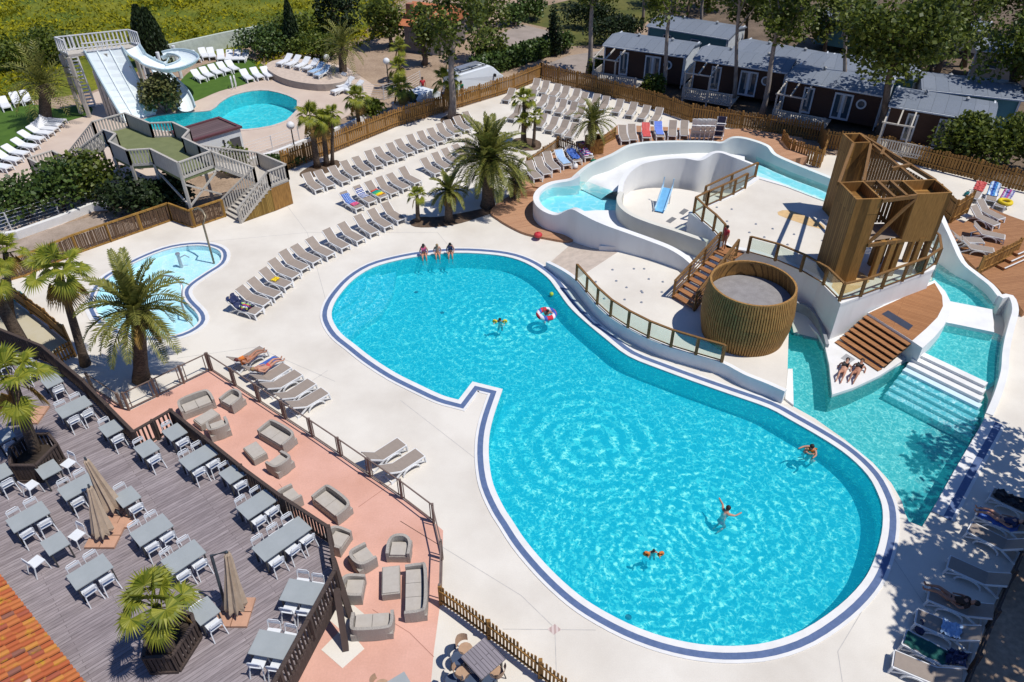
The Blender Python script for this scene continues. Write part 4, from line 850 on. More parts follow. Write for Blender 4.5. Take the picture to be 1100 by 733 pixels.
# ---- mobile homes
CURT = mat('pale_curtain', (.42, .38, .34), .9)
MHB = planks('chocolate_cladding', (.07, .038, .028), (.055, .03, .022), 0, .18, 8, .6, .008, .15); MHR = planks('grey_sheet_roof', (.20, .225, .265), (.175, .20, .24), math.pi / 2, .9, 9, .5, .012, .12)
MHT = mat('teal_cladding', (.10, .27, .31), .6, (.085, .24, .28), 1); MHW = mat('white_cladding', (.62, .66, .70), .5)
JMX = mat('vent_grey', (.30, .31, .32), .5)
def mobile_home(label, A, B, depth=4.2, front=True, wallm=MHB, deck=True, zr=3.1, doors=((.20, .11), (.52, .19)), win=.80):
    a, b = at(A[0], A[1], zr), at(B[0], B[1], zr); L = (b - a).length; rz = ang(a, b); t = thing('mobile_home', label, 'mobile home', (a.x, a.y, 0), rz)
    zb = .55; mb = MB(); mb.box((L / 2, depth / 2, (zb + zr) / 2 - .1), (L - .15, depth - .1, zr - zb - .15)); part('wall', mb, wallm, t)
    for x in (.03, L - .03): mb = MB(); mb.hexa([Vector(p) for p in ((x - .06, -.02, zb), (x + .06, -.02, zb), (x + .06, depth + .02, zb), (x - .06, depth + .02, zb), (x - .06, -.02, zr), (x + .06, -.02, zr), (x + .06, depth + .02, zr + .12), (x - .06, depth + .02, zr + .12))]); part('end_wall', mb, MHW, t)
    mb = MB(); y0, y1, ym = -.25, depth + .15, depth / 2; z1 = zr + .35
    mb.add([(-.15, y0, zr), (L + .15, y0, zr), (L + .15, ym, z1), (-.15, ym, z1), (L + .15, y1, zr), (-.15, y1, zr)] + [(-.15, y0, zr - .1), (L + .15, y0, zr - .1), (L + .15, ym, z1 - .1), (-.15, ym, z1 - .1), (L + .15, y1, zr - .1), (-.15, y1, zr - .1)], [(0, 1, 2, 3), (3, 2, 4, 5), (7, 6, 9, 8), (8, 9, 11, 10), (0, 6, 7, 1), (5, 4, 10, 11), (1, 7, 8, 2), (2, 8, 10, 4), (3, 9, 6, 0), (5, 11, 9, 3)]); part('roof', mb, MHR, t)
    mb = MB(); mb.bar((-.1, -.3, zr - .08), (L + .1, -.3, zr - .08), .1, .1); mb.bar((L - .1, -.12, zr - .1), (L - .1, -.12, .3), .07); part('gutter', mb, MHW, t)
    for x in (L * .3, L * .72): mb = MB(); mb.lathe([(.12, .1), (.12, .5), (.18, .5), (.001, .62)], 8, (x, depth * .62, zr)); part('roof_vent', mb, JMX, t)
    if front:
        for f, wd in doors:
            x = L * f; dw = L * wd; mb = MB(); mb.box((x + dw / 2, -.0, zb + 1.1), (dw, .1, 2.05)); d = part('door', mb, MHW, t)
            k = 1 if wd < .15 else 2
            for i in range(k): mb = MB(); mb.box((x + dw * (i + .5) / k, -.055, zb + 1.12), (dw / k - .24, .012, 1.75)); part('pane', mb, GLASS, d); mb = MB(); mb.box((x + dw * (i + .5) / k + (.18 - i * .36) * (k - 1), -.063, zb + 1.3), (.16, .004, 1.35)); part('curtain', mb, CURT, d)
        if win: 
            mb = MB(); n = 20; c = Vector((L * win, -.03, zb + 1.55)); r1, r0 = .38, .26; P = [(math.cos(2 * math.pi * j / n), math.sin(2 * math.pi * j / n)) for j in range(n)]
            mb.strip([c + Vector((r1 * x, -.03, r1 * y)) for x, y in P], [c + Vector((r0 * x, -.03, r0 * y)) for x, y in P], True); mb.strip([c + Vector((r1 * x, .03, r1 * y)) for x, y in P], [c + Vector((r1 * x, -.03, r1 * y)) for x, y in P], True); w_ = part('round_window', mb, MHW, t)
            mb = MB(); mb.face(*[c + Vector((r0 * x, -.02, r0 * y)) for x, y in P]); part('pane', mb, GLASS, w_)
        if deck:
            D = 2.6; W = L * .55; mb = MB(); mb.box((W / 2, -D / 2 - .06, zb - .06), (W, D, .1)); part('terrace', mb, PALEW, t); mb = MB()
            x = -.0
            while x < W: mb.box((x, -D - .06, zb + .45), (.09, .04, .85)); x += .17
            for q in range(16): mb.box((0.0, -D * q / 16 - .06, zb + .45), (.04, .09, .85))
            for z in (.18, .86): mb.bar((0, -D - .06, zb + z), (W, -D - .06, zb + z), .06, .08); mb.bar((0, -D - .06, zb + z), (0, -.1, zb + z), .06, .08)
            part('terrace_railing', mb, PALEW, t)
            for x in (0.05, W * .5, W * .97): mb = MB(); mb.bar((x, -D, .0), (x, -D, 2.6 if x < W * .9 else zb + .9), .12); part('post', mb, PALEW, t)
            for x in (.05, W * .26, W * .5): mb = MB(); mb.bar((x, -D - .1, 2.6), (x, -.1, zr - .15), .1); part('pergola_beam', mb, PALEW, t)
            mb = MB(); mb.bar((-.1, -D, 2.6), (W * .56, -D, 2.6), .1); part('pergola_beam', mb, PALEW, t)
    else:
        for x in (L * .25, L * .6):
            mb = MB(); mb.box((x, -.0, zb + 1.5), (.8, .1, .9)); w_ = part('window', mb, MHW, t); mb = MB(); mb.box((x, -.055, zb + 1.5), (.66, .012, .76)); part('pane', mb, GLASS, w_)
    return t
mobile_home('leftmost brown mobile home with pergola terrace and round window', (650, 47.5), (737, 60))
mobile_home('second brown mobile home from the left, behind the long picket fence', (747, 62.5), (846, 77))
mobile_home('third brown mobile home from the left, its right end beside a big tree', (846, 84), (951, 102))
mobile_home('rightmost brown mobile home, half hidden by dark bushes', (957, 112), (1066, 130), win=None)
mobile_home('teal mobile home standing behind the leftmost brown one', (697, 27), (783, 41), 4.4, False, MHT, False)
mobile_home('teal mobile home in the second row, behind the second brown one', (786, 54), (879, 72), 4.2, False, MHT, False)
mobile_home('grey blue mobile home in the second row, left of the big tree', (884, 72), (985, 84), 4.2, False, MHT, False)
mobile_home('shaded teal mobile home behind the rightmost brown one', (992, 95), (1098, 106), 4.2, False, MHT, False)
mobile_home('beige mobile home at the right edge under the trees', (1050, 52), (1140, 66), 4, False, mat('beige_cladding', (.42, .35, .28), .7), False)
mobile_home('pale caravan roofed in white, far back under the right hand trees', (1012, 26), (1058, 33), 3.5, False, MHW, False, 2.7)
mobile_home('dark mobile home at the top edge, left of the big tree crown', (880, 18), (935, 26), 4, False, MHT, False)
# stone cottage with an orange roof behind the trees
a, b = at(436, 55), at(474, 60); rz = ang(a, b); L = (b - a).length; t = thing('cottage', 'small stone cottage with an orange tiled roof among the trees', 'cottage', a, rz)
mb = MB(); mb.box((L / 2, 2.8, 1.3), (L, 5.6, 2.6)); part('wall', mb, mat('grey_stone', (.22, .19, .175), .9, (.15, .13, .12), 2.5, 6), t)
mb = MB(); mb.add([(-.4, -.4, 2.55), (L + .4, -.4, 2.55), (L + .4, 2.8, 4.1), (-.4, 2.8, 4.1), (L + .4, 6.0, 2.55), (-.4, 6.0, 2.55)], [(0, 1, 2, 3), (3, 2, 4, 5), (0, 3, 5), (1, 4, 2)]); part('roof', mb, mat('orange_roof', (.52, .19, .085), .8, (.42, .14, .06), 3), t)
mb = MB(); mb.box((L * .72, -.03, 1.05), (1.6, .1, 2.1)); part('door', mb, PALEW, t)
mb = MB(); mb.box((L * .25, -.03, 1.4), (1.0, .1, 1.0)); part('window', mb, GLASS, t)
mb = MB(); mb.box((L * .1, .8, 3.6), (.6, .6, 1.6)); part('chimney', mb, mat('chimney_brick', (.35, .15, .09), .9), t)
# ================================================================ loungers
def make_lounger(name, label, fm, sm, back=38, cat='sun lounger', flat=False):
    t = thing(name, label, cat); cb, sb = math.cos(R(back)), math.sin(R(back)); zs = .36; W = .31
    mb = MB()
    for s in (-1, 1):
        mb.bar((0, s * W, zs - .03), (-1.25, s * W, zs - .03), .05, .07); mb.bar((-1.2, s * W, zs - .03), (-1.2 - .75 * cb, s * W, zs - .03 + .75 * sb), .045, .06)
        mb.bar((-.03, s * W, zs), (.03, s * W, .0), .06, .08); mb.bar((-.03, s * W, .1), (-.45, s * W, zs - .05), .04, .06)
        P = [(-.75 - .42 * math.sin(a), s * (W + .035), .30 * math.cos(a) ** .8 if math.cos(a) > 0 else 0) for a in [R(-88 + 22 * k) for k in range(9)]]
        for a, b in zip(P, P[1:]): mb.bar(a, b, .05, .06)
        mb.bar((-1.2, s * W, zs - .05), (-1.75, s * W, .0), .05, .07)
    for x in (0, -.6, -1.2): mb.bar((x, -W, zs - .04), (x, W, zs - .04), .06, .06)
    mb.bar((-1.7, -W, .05), (-1.7, W, .05), .05)
    part('frame', mb, fm, t); mb = MB(); mb.box((-.62, 0, zs + .01), (1.2, .58, .025)); part('seat_sling', mb, sm, t)
    mb = MB(); a, b = Vector((-1.22, 0, zs + .015)), Vector((-1.22 - .74 * cb, 0, zs + .015 + .74 * sb)); mb.bar(a, b, .58, .025); part('backrest_sling', mb, sm, t); return t
BACK = {}
LGV = [(a, Proto(make_lounger('sun_lounger', 'taupe', WPLASTIC, SLING, a))) for a in (38, 30, 45, 34)]
def LG(loc, rz, label, group=None, scale=None, tidy=True):
    a, pr = LGV[0] if rnd.random() < .4 else rnd.choice(LGV); o = pr(loc + Vector((rnd.uniform(-.05, .05), rnd.uniform(-.05, .05), 0)), rz + rnd.gauss(0, .035), label, group, scale); BACK[o.name] = a; return o
LW = Proto(make_lounger('white_lounger', 'white', WPLASTIC, WSLING, 32))
LB = Proto(make_lounger('blue_lounger', 'blue', WPLASTIC, LBLUE, 32))
def heading(p, v, z=0): a = at(p[0], p[1], z); b = at(p[0] + v[0], p[1] + v[1], z); return ang(a, b)
def row(P, v0, v1, fmt, group, proto=None, z=0, special={}):
    """P: foot end of each lounger (px), v: direction head -> foot (px)"""
    proto = proto or LG; out = []
    for i, p in enumerate(P):
        f = i / max(1, len(P) - 1); v = (v0[0] + (v1[0] - v0[0]) * f, v0[1] + (v1[1] - v0[1]) * f)
        lab = special.get(i) or fmt.format(ORD[i] if i < 20 else ''); o = proto(at(p[0], p[1], z), heading(p, v, z), lab, group); out.append(o)
    return out
def lerpx(a, b, n): return [(a[0] + (b[0] - a[0]) * i / (n - 1), a[1] + (b[1] - a[1]) * i / (n - 1)) for i in range(n)]
A = [(280,341),(289,331.5),(300,322),(310,312),(319,302),(329,293.5),(342,286),(356,279),(372,271),(388,262.5),(403,255),(418,248),(431,241)]
rowA = row(A, (33,11), (22,14.5), '{} taupe lounger, counted from the towels up the arc left of the big pool', 'loungers in the arc beside the big pool', special={0: 'taupe lounger heaped with dark towels at the near end of the pool arc', 3: 'taupe lounger with a yellow towel in the arc beside the pool'})
B = [(344,208),(357,204),(372,199.5),(384,193.5),(396,188.5),(408,183),(420,177.5),(431,173.5),(442,168.5),(453,164.5),(464,160.5),(474,156.5),(483,152),(492,147.5),(502,143.5),(511,138.5)]
row(B, (17,12.5), (17,11), '{} taupe lounger, left to right, in the row under the golden picket fence', 'loungers in the row under the picket fence')
C = [(388,228),(400.5,222),(413,217),(425,212),(437,206.5),(450,201)]
rowC = row(C, (20,11), (19,10.5), '{} taupe lounger from the left in the short towelled row', 'loungers in the towelled row', special={0: 'taupe lounger under a blue and pink towel, left end of its row', 1: 'taupe lounger under a navy patterned towel, second in its row', 2: 'taupe lounger under a rainbow towel'})
C2 = [(471,190.5),(482,185),(493,180),(504,174.5),(514,169.5)]
row(C2, (19,11), (18,10), '{} taupe lounger, left to right, beside and behind the largest date palm', 'loungers behind the largest date palm')
D0 = [(543,112),(548,132)]
row(D0, (-14,12), (-14,12), '{} taupe lounger standing apart at the left side of the fence corner block', 'loungers left of the corner block')
D1 = [(572,101),(582,104),(592,107),(602.5,110),(613,113),(623,116),(635,119),(646,122),(660,125),(674,128),(688,131.5),(702,134)]
row(D1, (-11,13), (-11,13), '{} taupe lounger, left to right, with its head against the long picket fence', 'loungers against the long picket fence', special={})
D2 = [(567,115),(578,119),(588.5,122.5),(599,125.5),(609,128.5),(619,131.5)]
row(D2, (-12,14), (-12,14), '{} taupe lounger from the left in the second row from the picket fence', 'loungers in the second corner row')
D3 = [(578,141),(588.5,144.5),(599,148),(609.5,151.5)]
row(D3, (-12,15), (-12,15), '{} taupe lounger from the left in the third row, nearest the low fence', 'loungers in the third corner row')
Ew = [(578,196),(587.5,191.5),(598,186.5),(609,182),(621,178),(633,174)]
row(Ew, (14,15), (13,13), '{} taupe lounger from the left on the wooden deck above the lagoon', 'loungers on the deck above the lagoon', z=.65, special={3: 'taupe lounger with a pale blue towel on the deck above the lagoon', 4: 'taupe lounger buried under blue bags above the lagoon', 5: 'taupe lounger strewn with striped clothes above the lagoon'})
Fw = [(671.5,156),(681,155),(694,152.5),(709,151.5),(722,151),(735,150.5)]
row(Fw, (5,15), (1,14), '{} taupe lounger from the left behind the lagoon back wall', 'loungers behind the back wall', z=.65, special={2: 'taupe lounger with a red towel behind the lagoon back wall', 3: 'taupe lounger with a bright blue towel behind the lagoon back wall'})
G = [(284,380),(301.5,390),(311,398),(323,406.5),(337,415.5),(351,426)]
row(G, (36,-21), (36,-22), '{} taupe lounger from the top end along the bronze metal fence', 'loungers along the bronze fence', special={0: 'taupe lounger under the sunbather in the orange bikini', 1: 'taupe lounger with a blue towel under the sunbather in red trunks'})
row([(433,480)], (37,-24), (37,-24), 'left one of two taupe loungers standing alone by the bronze fence', 'pair by the bronze fence')
row([(452,492)], (37,-24), (37,-24), 'right one of two taupe loungers standing alone by the bronze fence', 'pair by the bronze fence')
Hh = [(956,714),(969,690),(980,669),(996,644),(1016,609),(1038,573),(1047,555),(1060,535)]
row(Hh, (-50,-24), (-50,-24), '{} shaded taupe lounger from the bottom beside the dark right hand fence', 'shaded loungers by the right fence', special={0: 'half sunlit taupe lounger at the bottom right, lowest of the shaded row', 1: 'taupe lounger under the dark green towel in the tree shade', 3: 'shaded taupe lounger carrying the person in brown', 6: 'shaded taupe lounger carrying the person with outstretched legs'})
Iw = [((1073,240),(29,15)),((1069,247),(30,15)),((1076,260),(36,8)),((1054,264),(40,2)),((1065,275),(34,6))]
for i, (p, v) in enumerate(Iw): LG(at(p[0], p[1], .35), heading(p, v, .35), f'{ORD[i]} taupe lounger from the back on the right sun deck', 'loungers on the right sun deck')
Jw = [((1043,218),(-7,14),'red'),((1062,221),(-6,14),'blue'),((1071,227),(-14,15),'pink')]
for p, v, c in Jw: LG(at(p[0], p[1]), heading(p, v), f'taupe lounger with a {c} towel by the far right fence', 'towelled loungers by the far right fence')
# white loungers of the slide garden
row([(213,68),(222,65),(229,65),(238,67.5),(246,68),(253,68),(260,68)], (7,6), (-7,7), '{} white lounger, left to right, in the back row on the bright green lawn', 'white loungers in the back lawn row', LW)
row([(219,89),(228,86),(237,83),(246,80.5),(255,78.5)], (12,7), (12,7), '{} white lounger from the left in the middle of the bright green lawn', 'white loungers in the middle of the lawn', LW)
row([(270,89),(281,87),(292,86)], (11,8), (11,8), '{} white lounger from the left between the lawn and the slide pool', 'white loungers by the slide pool', LW)
row([(300,72.5),(309,74),(319,76),(328,78)], (-13,6), (-13,6), '{} white lounger from the left on the raised round terrace', 'white loungers on the round terrace', LW, .6)
row([(334,82),(340,85)], (-13,6), (-13,6), '{} blue covered lounger from the left on the raised round terrace', 'blue loungers on the round terrace', LB, .6)
row([(354,92.5),(362,97),(358,102.5),(372,101)], (-13,4), (-13,4), '{} white lounger from the left below the raised round terrace', 'white loungers below the round terrace', LW)
row([(70,134),(66,138.5),(61.5,143),(56,147.5),(47,153.5),(40,162),(30,169.5),(22,176.5),(12,184.5)], (17,1), (17,3), '{} white lounger down the diagonal row left of the timber walkway', 'white loungers in the diagonal row', LW)
row([(9,120),(21,115),(32,113)], (6,10), (6,10), '{} white lounger from the left on the lawn by the left edge', 'white loungers at the left edge', LW)

# ================================================================ tables and chairs of the restaurant deck
TZ = DZ + .74
ADIR = ang(at(58, 439, TZ), at(87, 425, TZ))
def make_table(name, L, D, label):
    t = thing(name, label, 'table'); mb = MB(); mb.box((0, 0, .725), (L, D, .035)); part('table_top', mb, GTOP, t)
    for x in (-1, 1):
        for y in (-1, 1): mb = MB(); mb.bar((x * (L / 2 - .07), y * (D / 2 - .07), 0), (x * (L / 2 - .07), y * (D / 2 - .07), .71), .05); part('leg', mb, DARKM, t)
    return t
T2 = Proto(make_table('square_table', .68, .8, 'grey')); T4 = Proto(make_table('long_table', 1.2, .8, 'grey'))
ch = thing('metal_chair', 'chair', 'chair'); mb = MB(); mb.box((0, 0, .455), (.42, .40, .03)); part('seat', mb, WMETAL, ch)
mb = MB(); mb.tube([(-.2, -.2, .45), (-.2, -.25, .78), (-.15, -.262, .83), (.15, -.262, .83), (.2, -.25, .78), (.2, -.2, .45)], .017, 5); mb.box((0, -.255, .71), (.36, .018, .11)); part('backrest', mb, WMETAL, ch)
for s in (-1, 1):
    mb = MB(); mb.bar((s * .2, -.19, .45), (s * .23, -.30, 0), .032); part('leg', mb, WMETAL, ch); mb = MB(); mb.bar((s * .2, .18, .45), (s * .22, .22, 0), .032); part('leg', mb, WMETAL, ch)
CH = Proto(ch)
def table(px, py, n, desc, rz=None, ends=False, skip=()):
    rz = ADIR if rz is None else rz; c = at(px, py, TZ); c.z = DZ
    (T4 if n == 4 else T2)(c, rz, f'grey topped {"four-seat" if n == 4 else "two-seat"} table {desc}', 'grey tables on the restaurant deck')
    u = Vector((math.cos(rz), math.sin(rz), 0)); v = Vector((-u.y, u.x, 0)); jit = lambda: rnd.uniform(-.03, .03)
    g = 'white chairs on the restaurant deck'
    if ends:
        CH(c - u * .72 + v * jit(), rz - math.pi / 2 + .25, f'white chair, left end of table {desc}', g); CH(c + u * .66 + v * .1, rz + math.pi / 2 + .3, f'white chair, right end of table {desc}', g); return
    xs = (-.29, .29) if n == 4 else (0,)
    for s, nm in ((1, 'far'), (-1, 'near')):
        for k, x in enumerate(xs):
            if (s, k) in skip: continue
            sd = '' if n == 2 else (' left' if k == 0 else ' right')
            CH(c + u * (x + jit()) + v * s * (.44 + jit()), rz + (math.pi if s > 0 else 0) + rnd.uniform(-.06, .06), f'white chair, {nm}{sd} of table {desc}', g)
TAB = [(27.7,391,2,'nearest the back left corner of the deck'), (55.5,409,2,'second along the back fence by the tall fan palm'), (79,437,4,'below the low bronze rail'), (119,460,2,'where the deck fence steps'), (157.5,481.6,2,'left of the short step fence'), (187.4,464,2,'tucked into the corner of the short step fence'),
 (213,491,4,'opposite the wicker coffee table'), (249.5,509,2,'right of the middle of the deck fence'), (275.8,541.4,4,'inside the deck fence by the wicker sofa'), (312,572,4,'pushed against a square one near the deck corner'), (286.7,589.6,2,'joined left of a longer one near the deck corner'),
 (-1,508,2,'cut by the left picture edge'), (30,555,4,'left of the twin closed parasols'), (84,522,4,'behind the twin closed parasols'), (136.5,533.5,2,'just right of the twin closed parasols'),
 (96.4,614,4,'above the hexagonal planter, near the tiled roof'), (162.8,569,4,'in the middle of the deck'), (197,598,4,'left of the single closed parasol'), (219,656,2,'right of the hexagonal planter')]
for x, y, n, d in TAB: table(x, y, n, d)
table(51.8, 504, 2, 'below the rear palm planter', ends=True); table(59, 583.5, 2, 'nearest the tiled roof', ends=True)
table(3, 468, 2, 'in the shade at the left edge behind the rear planter'); table(-2, 383, 2, 'at the top left end of the deck')
RD = ang(at(309, 621, TZ), at(346, 627, TZ)); 
table(324.5, 636, 4, 'beside the sloping rail at the deck corner', RD); table(292.7, 692.5, 4, 'at the bottom of the deck beside the sloping rail', RD)

# closed parasols with their slab bases
PAR = mat('beige_parasol', (.46, .355, .26), .85, (.39, .30, .215), 5)
def parasol(label, top, bot, base, zt=4.1, zb=1.95, pole=False, lift=0.0):
    b = at(base[0], base[1], DZ); t = thing('closed_parasol', label, 'parasol', b); T, Bo = at(top[0], top[1], zt), at(bot[0], bot[1], zb); r = random.Random(5); mb = MB(); n = 16; rings = []
    for f, rr in ((0, .05), (.03, .11), (.12, .13), (.3, .17), (.55, .23), (.8, .3), (.95, .34), (1, .30)):
        c = T.lerp(Bo, f); rings.append([c + Vector((math.cos(2 * math.pi * j / n), math.sin(2 * math.pi * j / n), 0)) * rr * (1 if j % 2 else .62) * r.uniform(.92, 1.08) + Vector((0, 0, -.12 * (j % 2) * f)) for j in range(n)])
    for A_, B_ in zip(rings, rings[1:]): mb.strip(A_, B_, True)
    mb.add(rings[-1], [tuple(range(n))[::-1]]); part('canopy', mb, PAR, t, world=True)
    mb = MB()
    if pole: P, Q = at(243, 653, DZ), at(227, 597, 3.9); mb.tube([P, P.lerp(Q, .5), Q, T + Vector((0, 0, .05))], .05, 6)
    else: mb.tube([Vector((b.x, b.y, DZ)), Bo.lerp(T, .1), T + Vector((0, 0, .12))], .035, 6)
    part('pole', mb, mat('slate_pole', (.06, .075, .09), .5) if 'slate_pole' not in bpy.data.materials else bpy.data.materials['slate_pole'], t, world=True)
    for x in (-1, 1):
        for y in (-1, 1): mb = MB(); mb.box((b.x + x * .265, b.y + y * .265, DZ + .05 + lift), (.5, .5, .09)); part('base_slab', mb, mat('terracotta_slab', (.52, .30, .20), .8) if 'terracotta_slab' not in bpy.data.materials else bpy.data.materials['terracotta_slab'], t, world=True)
parasol('single closed beige parasol beside the hexagonal planter', (244,594), (253,652), (253,659), pole=True)
parasol('rear one of the twin closed beige parasols on the grey deck', (92,494), (121,543), (131,556))
parasol('front one of the twin closed beige parasols on the grey deck', (96,523), (110,571), (114,577), 3.7, lift=.006)
parasol('closed beige parasol hidden behind the rear fan palm fronds', (6,412), (27,442), (34,447))

# ================================================================ wicker lounge
def wicker(kind, px, py, fv, label, w=.86, d=.76):
    c = at(px, py, .35); c.z = 0.004; rz = heading((px, py), fv, .35) + math.pi / 2      # local -y is the front
    t = thing(kind, label, 'sofa' if kind == 'wicker_sofa' else 'armchair', c, rz, 'grey wicker lounge furniture'); arm = .11; h = .64
    mb = MB(); mb.box((0, 0, .17), (w - .02, d - .02, .32)); part('base', mb, WICK, t)
    P = [(-w / 2 + arm / 2, -d / 2), (-w / 2 + arm / 2, d / 2 - .25), (-w / 2 + .25, d / 2 - arm / 2), (w / 2 - .25, d / 2 - arm / 2), (w / 2 - arm / 2, d / 2 - .25), (w / 2 - arm / 2, -d / 2)]
    hs = [h * .85, h * .92, h * 1.05, h * 1.05, h * .92, h * .85]; mb = MB(); mb.wall(smooth([Vector((x, y, z)) for (x, y), z in zip(P, hs)], False, 4), arm, .02); part('backrest', mb, WICK, t, sm=False)
    n = 1 if w < 1.1 else (2 if w < 1.75 else 3)
    for i in range(n): mb = MB(); sw = (w - 2 * arm - .06) / n; mb.box((-w / 2 + arm + .03 + sw * (i + .5), -.07, .375), (sw - .015, d - .2, .11)); part('seat_cushion', mb, CUSH, t)
wicker('wicker_sofa', 211, 434, (9,16), 'grey wicker sofa nearest the bronze gate panels', 1.45)
wicker('wicker_armchair', 250, 430, (-14,10), 'grey wicker armchair in the top corner by the metal fence')
wicker('wicker_armchair', 235, 460, (-5,-12), 'grey wicker armchair with its back to the coffee table, by the deck fence')
wicker('wicker_sofa', 298, 468, (-12,9), 'grey wicker sofa beside the small wicker coffee table', 1.6)
wicker('wicker_armchair', 301, 498, (-12,-8), 'grey wicker armchair at the end of the small coffee table')
wicker('wicker_sofa', 357, 541, (-12,9), 'grey wicker sofa standing alone in the middle of the pink floor', 1.55)
wicker('wicker_armchair', 310, 535, (12,-7), 'grey wicker armchair mostly hidden by the middle of the deck fence')
wicker('wicker_armchair', 362, 580, (12,4), 'grey wicker armchair half hidden at the deck corner')
wicker('wicker_armchair', 389, 600, (10,-6), 'grey wicker armchair turned to the far corner, left of the ottoman')
wicker('wicker_armchair', 429, 589, (-2,12), 'grey wicker armchair facing the camera above the long ottoman')
wicker('wicker_sofa', 447, 635, (-12,1), 'long grey wicker sofa beside the picket fence end', 1.95)
wicker('wicker_armchair', 379, 632, (12,0), 'grey wicker armchair beside the timber posts')
wicker('wicker_sofa', 400, 671, (1,-12), 'grey wicker sofa with its back to the camera', 1.4)
def ottoman(px, py, v, l, w, label):
    c = at(px, py, .3); c.z = .004; t = thing('wicker_table', label, 'coffee table', c, heading((px, py), v, .3), 'wicker coffee tables'); mb = MB(); mb.box((0, 0, .17), (l, w, .33)); part('body', mb, WICK, t); mb = MB(); mb.box((0, 0, .355), (l - .1, w - .06, .04)); part('top', mb, CUSH, t)
ottoman(222, 449, (10,-6), .95, .6, 'wicker coffee table between the sofa and the round backed armchair')
ottoman(274, 485, (9,10), .95, .6, 'small wicker coffee table left of the armchair by the long sofa')
ottoman(420, 624, (0,10), 1.15, .62, 'long wicker coffee table in the lower lounge group')
# dining set at the bottom edge
c = at(519, 707, .74); c.z = 0; t = thing('patio_table', 'weathered grey square patio table at the bottom edge', 'table', c, ang(at(503, 694, .74), at(519, 711, .74))); mb = MB(); mb.box((0, 0, .72), (1.0, 1.0, .05)); part('table_top', mb, planks('weathered_top', (.27, .24, .255), (.23, .205, .22), 0, .12, 2, grain=.15), t)
for x in (-1, 1):
    for y in (-1, 1): mb = MB(); mb.bar((x * .4, y * .4, 0), (x * .4, y * .4, .7), .06); part('leg', mb, DARKM, t)
def make_round(m, nm):
    t = thing(nm, 'x', 'chair'); mb = MB(); mb.lathe([(.001, .47), (.23, .47), (.24, .44), (.001, .43)], 14); part('seat', mb, m, t); mb = MB()
    for z0, z1 in ((.62, .92),): mb.strip([Vector((.25 * math.cos(a), .25 * math.sin(a) - .02, .55)) for a in [R(200 + 14 * k) for k in range(11)]], [Vector((.28 * math.cos(a), .28 * math.sin(a) - .05, .92 - .1 * abs(k - 5) / 5)) for k, a in enumerate([R(200 + 14 * k) for k in range(11)])])
    part('backrest', mb, m, t)
    for x in (-1, 1):
        for y in (-1, 1): mb = MB(); mb.bar((x * .15, y * .15, .45), (x * .22, y * .22, 0), .03); part('leg', mb, DARKM, t)
    return t
TAN = plain('tan_rattan', (.44, .29, .19), .8); SLATE = plain('slate_blue_shell', (.06, .085, .14), .5)
CT, CS = Proto(make_round(TAN, 'rattan_chair')), Proto(make_round(SLATE, 'shell_chair'))
for pr, px, py, lab in ((CT, 500, 697, 'tan rattan chair at the far left corner of the patio table'), (CS, 492, 707, 'slate blue chair at the left of the patio table'), (CT, 497, 723, 'tan rattan chair at the near left of the patio table'), (CS, 486, 731, 'slate blue chair lowest and furthest left at the bottom edge'), (CS, 507, 731, 'slate blue chair in the middle below the patio table'), (CS, 525, 731, 'slate blue chair at the near right of the patio table'), (CT, 533, 722, 'tan rattan chair at the right of the patio table'), (CT, 410, 737, 'tan rattan chair cut by the bottom edge on the pink floor')):
    q = at(px, py, .47); q.z = .004; pr(q, ang(q, c) - math.pi / 2, lab, 'chairs round the patio table')
mb = MB(); mb.box((0, 0, .72), (.7, .7, .05), .6); mb.bar((0, 0, 0), (0, 0, .7), .08); mb.box((0, 0, .02), (.5, .5, .04), .6); solo('patio_table', mb, GTOP, 'small grey table corner cut by the bottom edge on the pink floor', 'table', at(429, 737, .74) * Vector((1, 1, 0)) if False else Vector((at(429, 738, .74).x, at(429, 738, .74).y, .004)))
# ================================================================ planting
def mpp(px, py, z=0): p = at(px, py, z); d = Vector((p.x, p.y * CP + (CAMH - z) * SP, 0)); return d.y / FPX       # metres per photo pixel
def zfor(b, ty):
    p = at(b[0], b[1], b[2] if len(b) > 2 else 0); lo, hi = p.z, 22.0
    for _ in range(40):
        z = (lo + hi) / 2; zz = z - CAMH; y = 366.5 - FPX * (p.y * SP + zz * CP) / (p.y * CP - zz * SP)
        if y > ty: lo = z
        else: hi = z
    return z
def rvec(r): return Vector((r.gauss(0, 1), r.gauss(0, 1), r.gauss(0, 1))).normalized()
def trunk_of(t, B, T, r0, r1, m, bend=.0, nm='trunk', n=8):
    P = [B.lerp(T, k / 6) + Vector((math.sin(k * 1.3) * bend, math.cos(k * 1.1) * bend, 0)) for k in range(7)]
    mb = MB(); mb.tube(P, [(r0 * (1 - k / 6) + r1 * k / 6) * (1.25 if k == 0 else 1) for k in range(7)], n); part(nm, mb, m, t, world=True, sm=True)
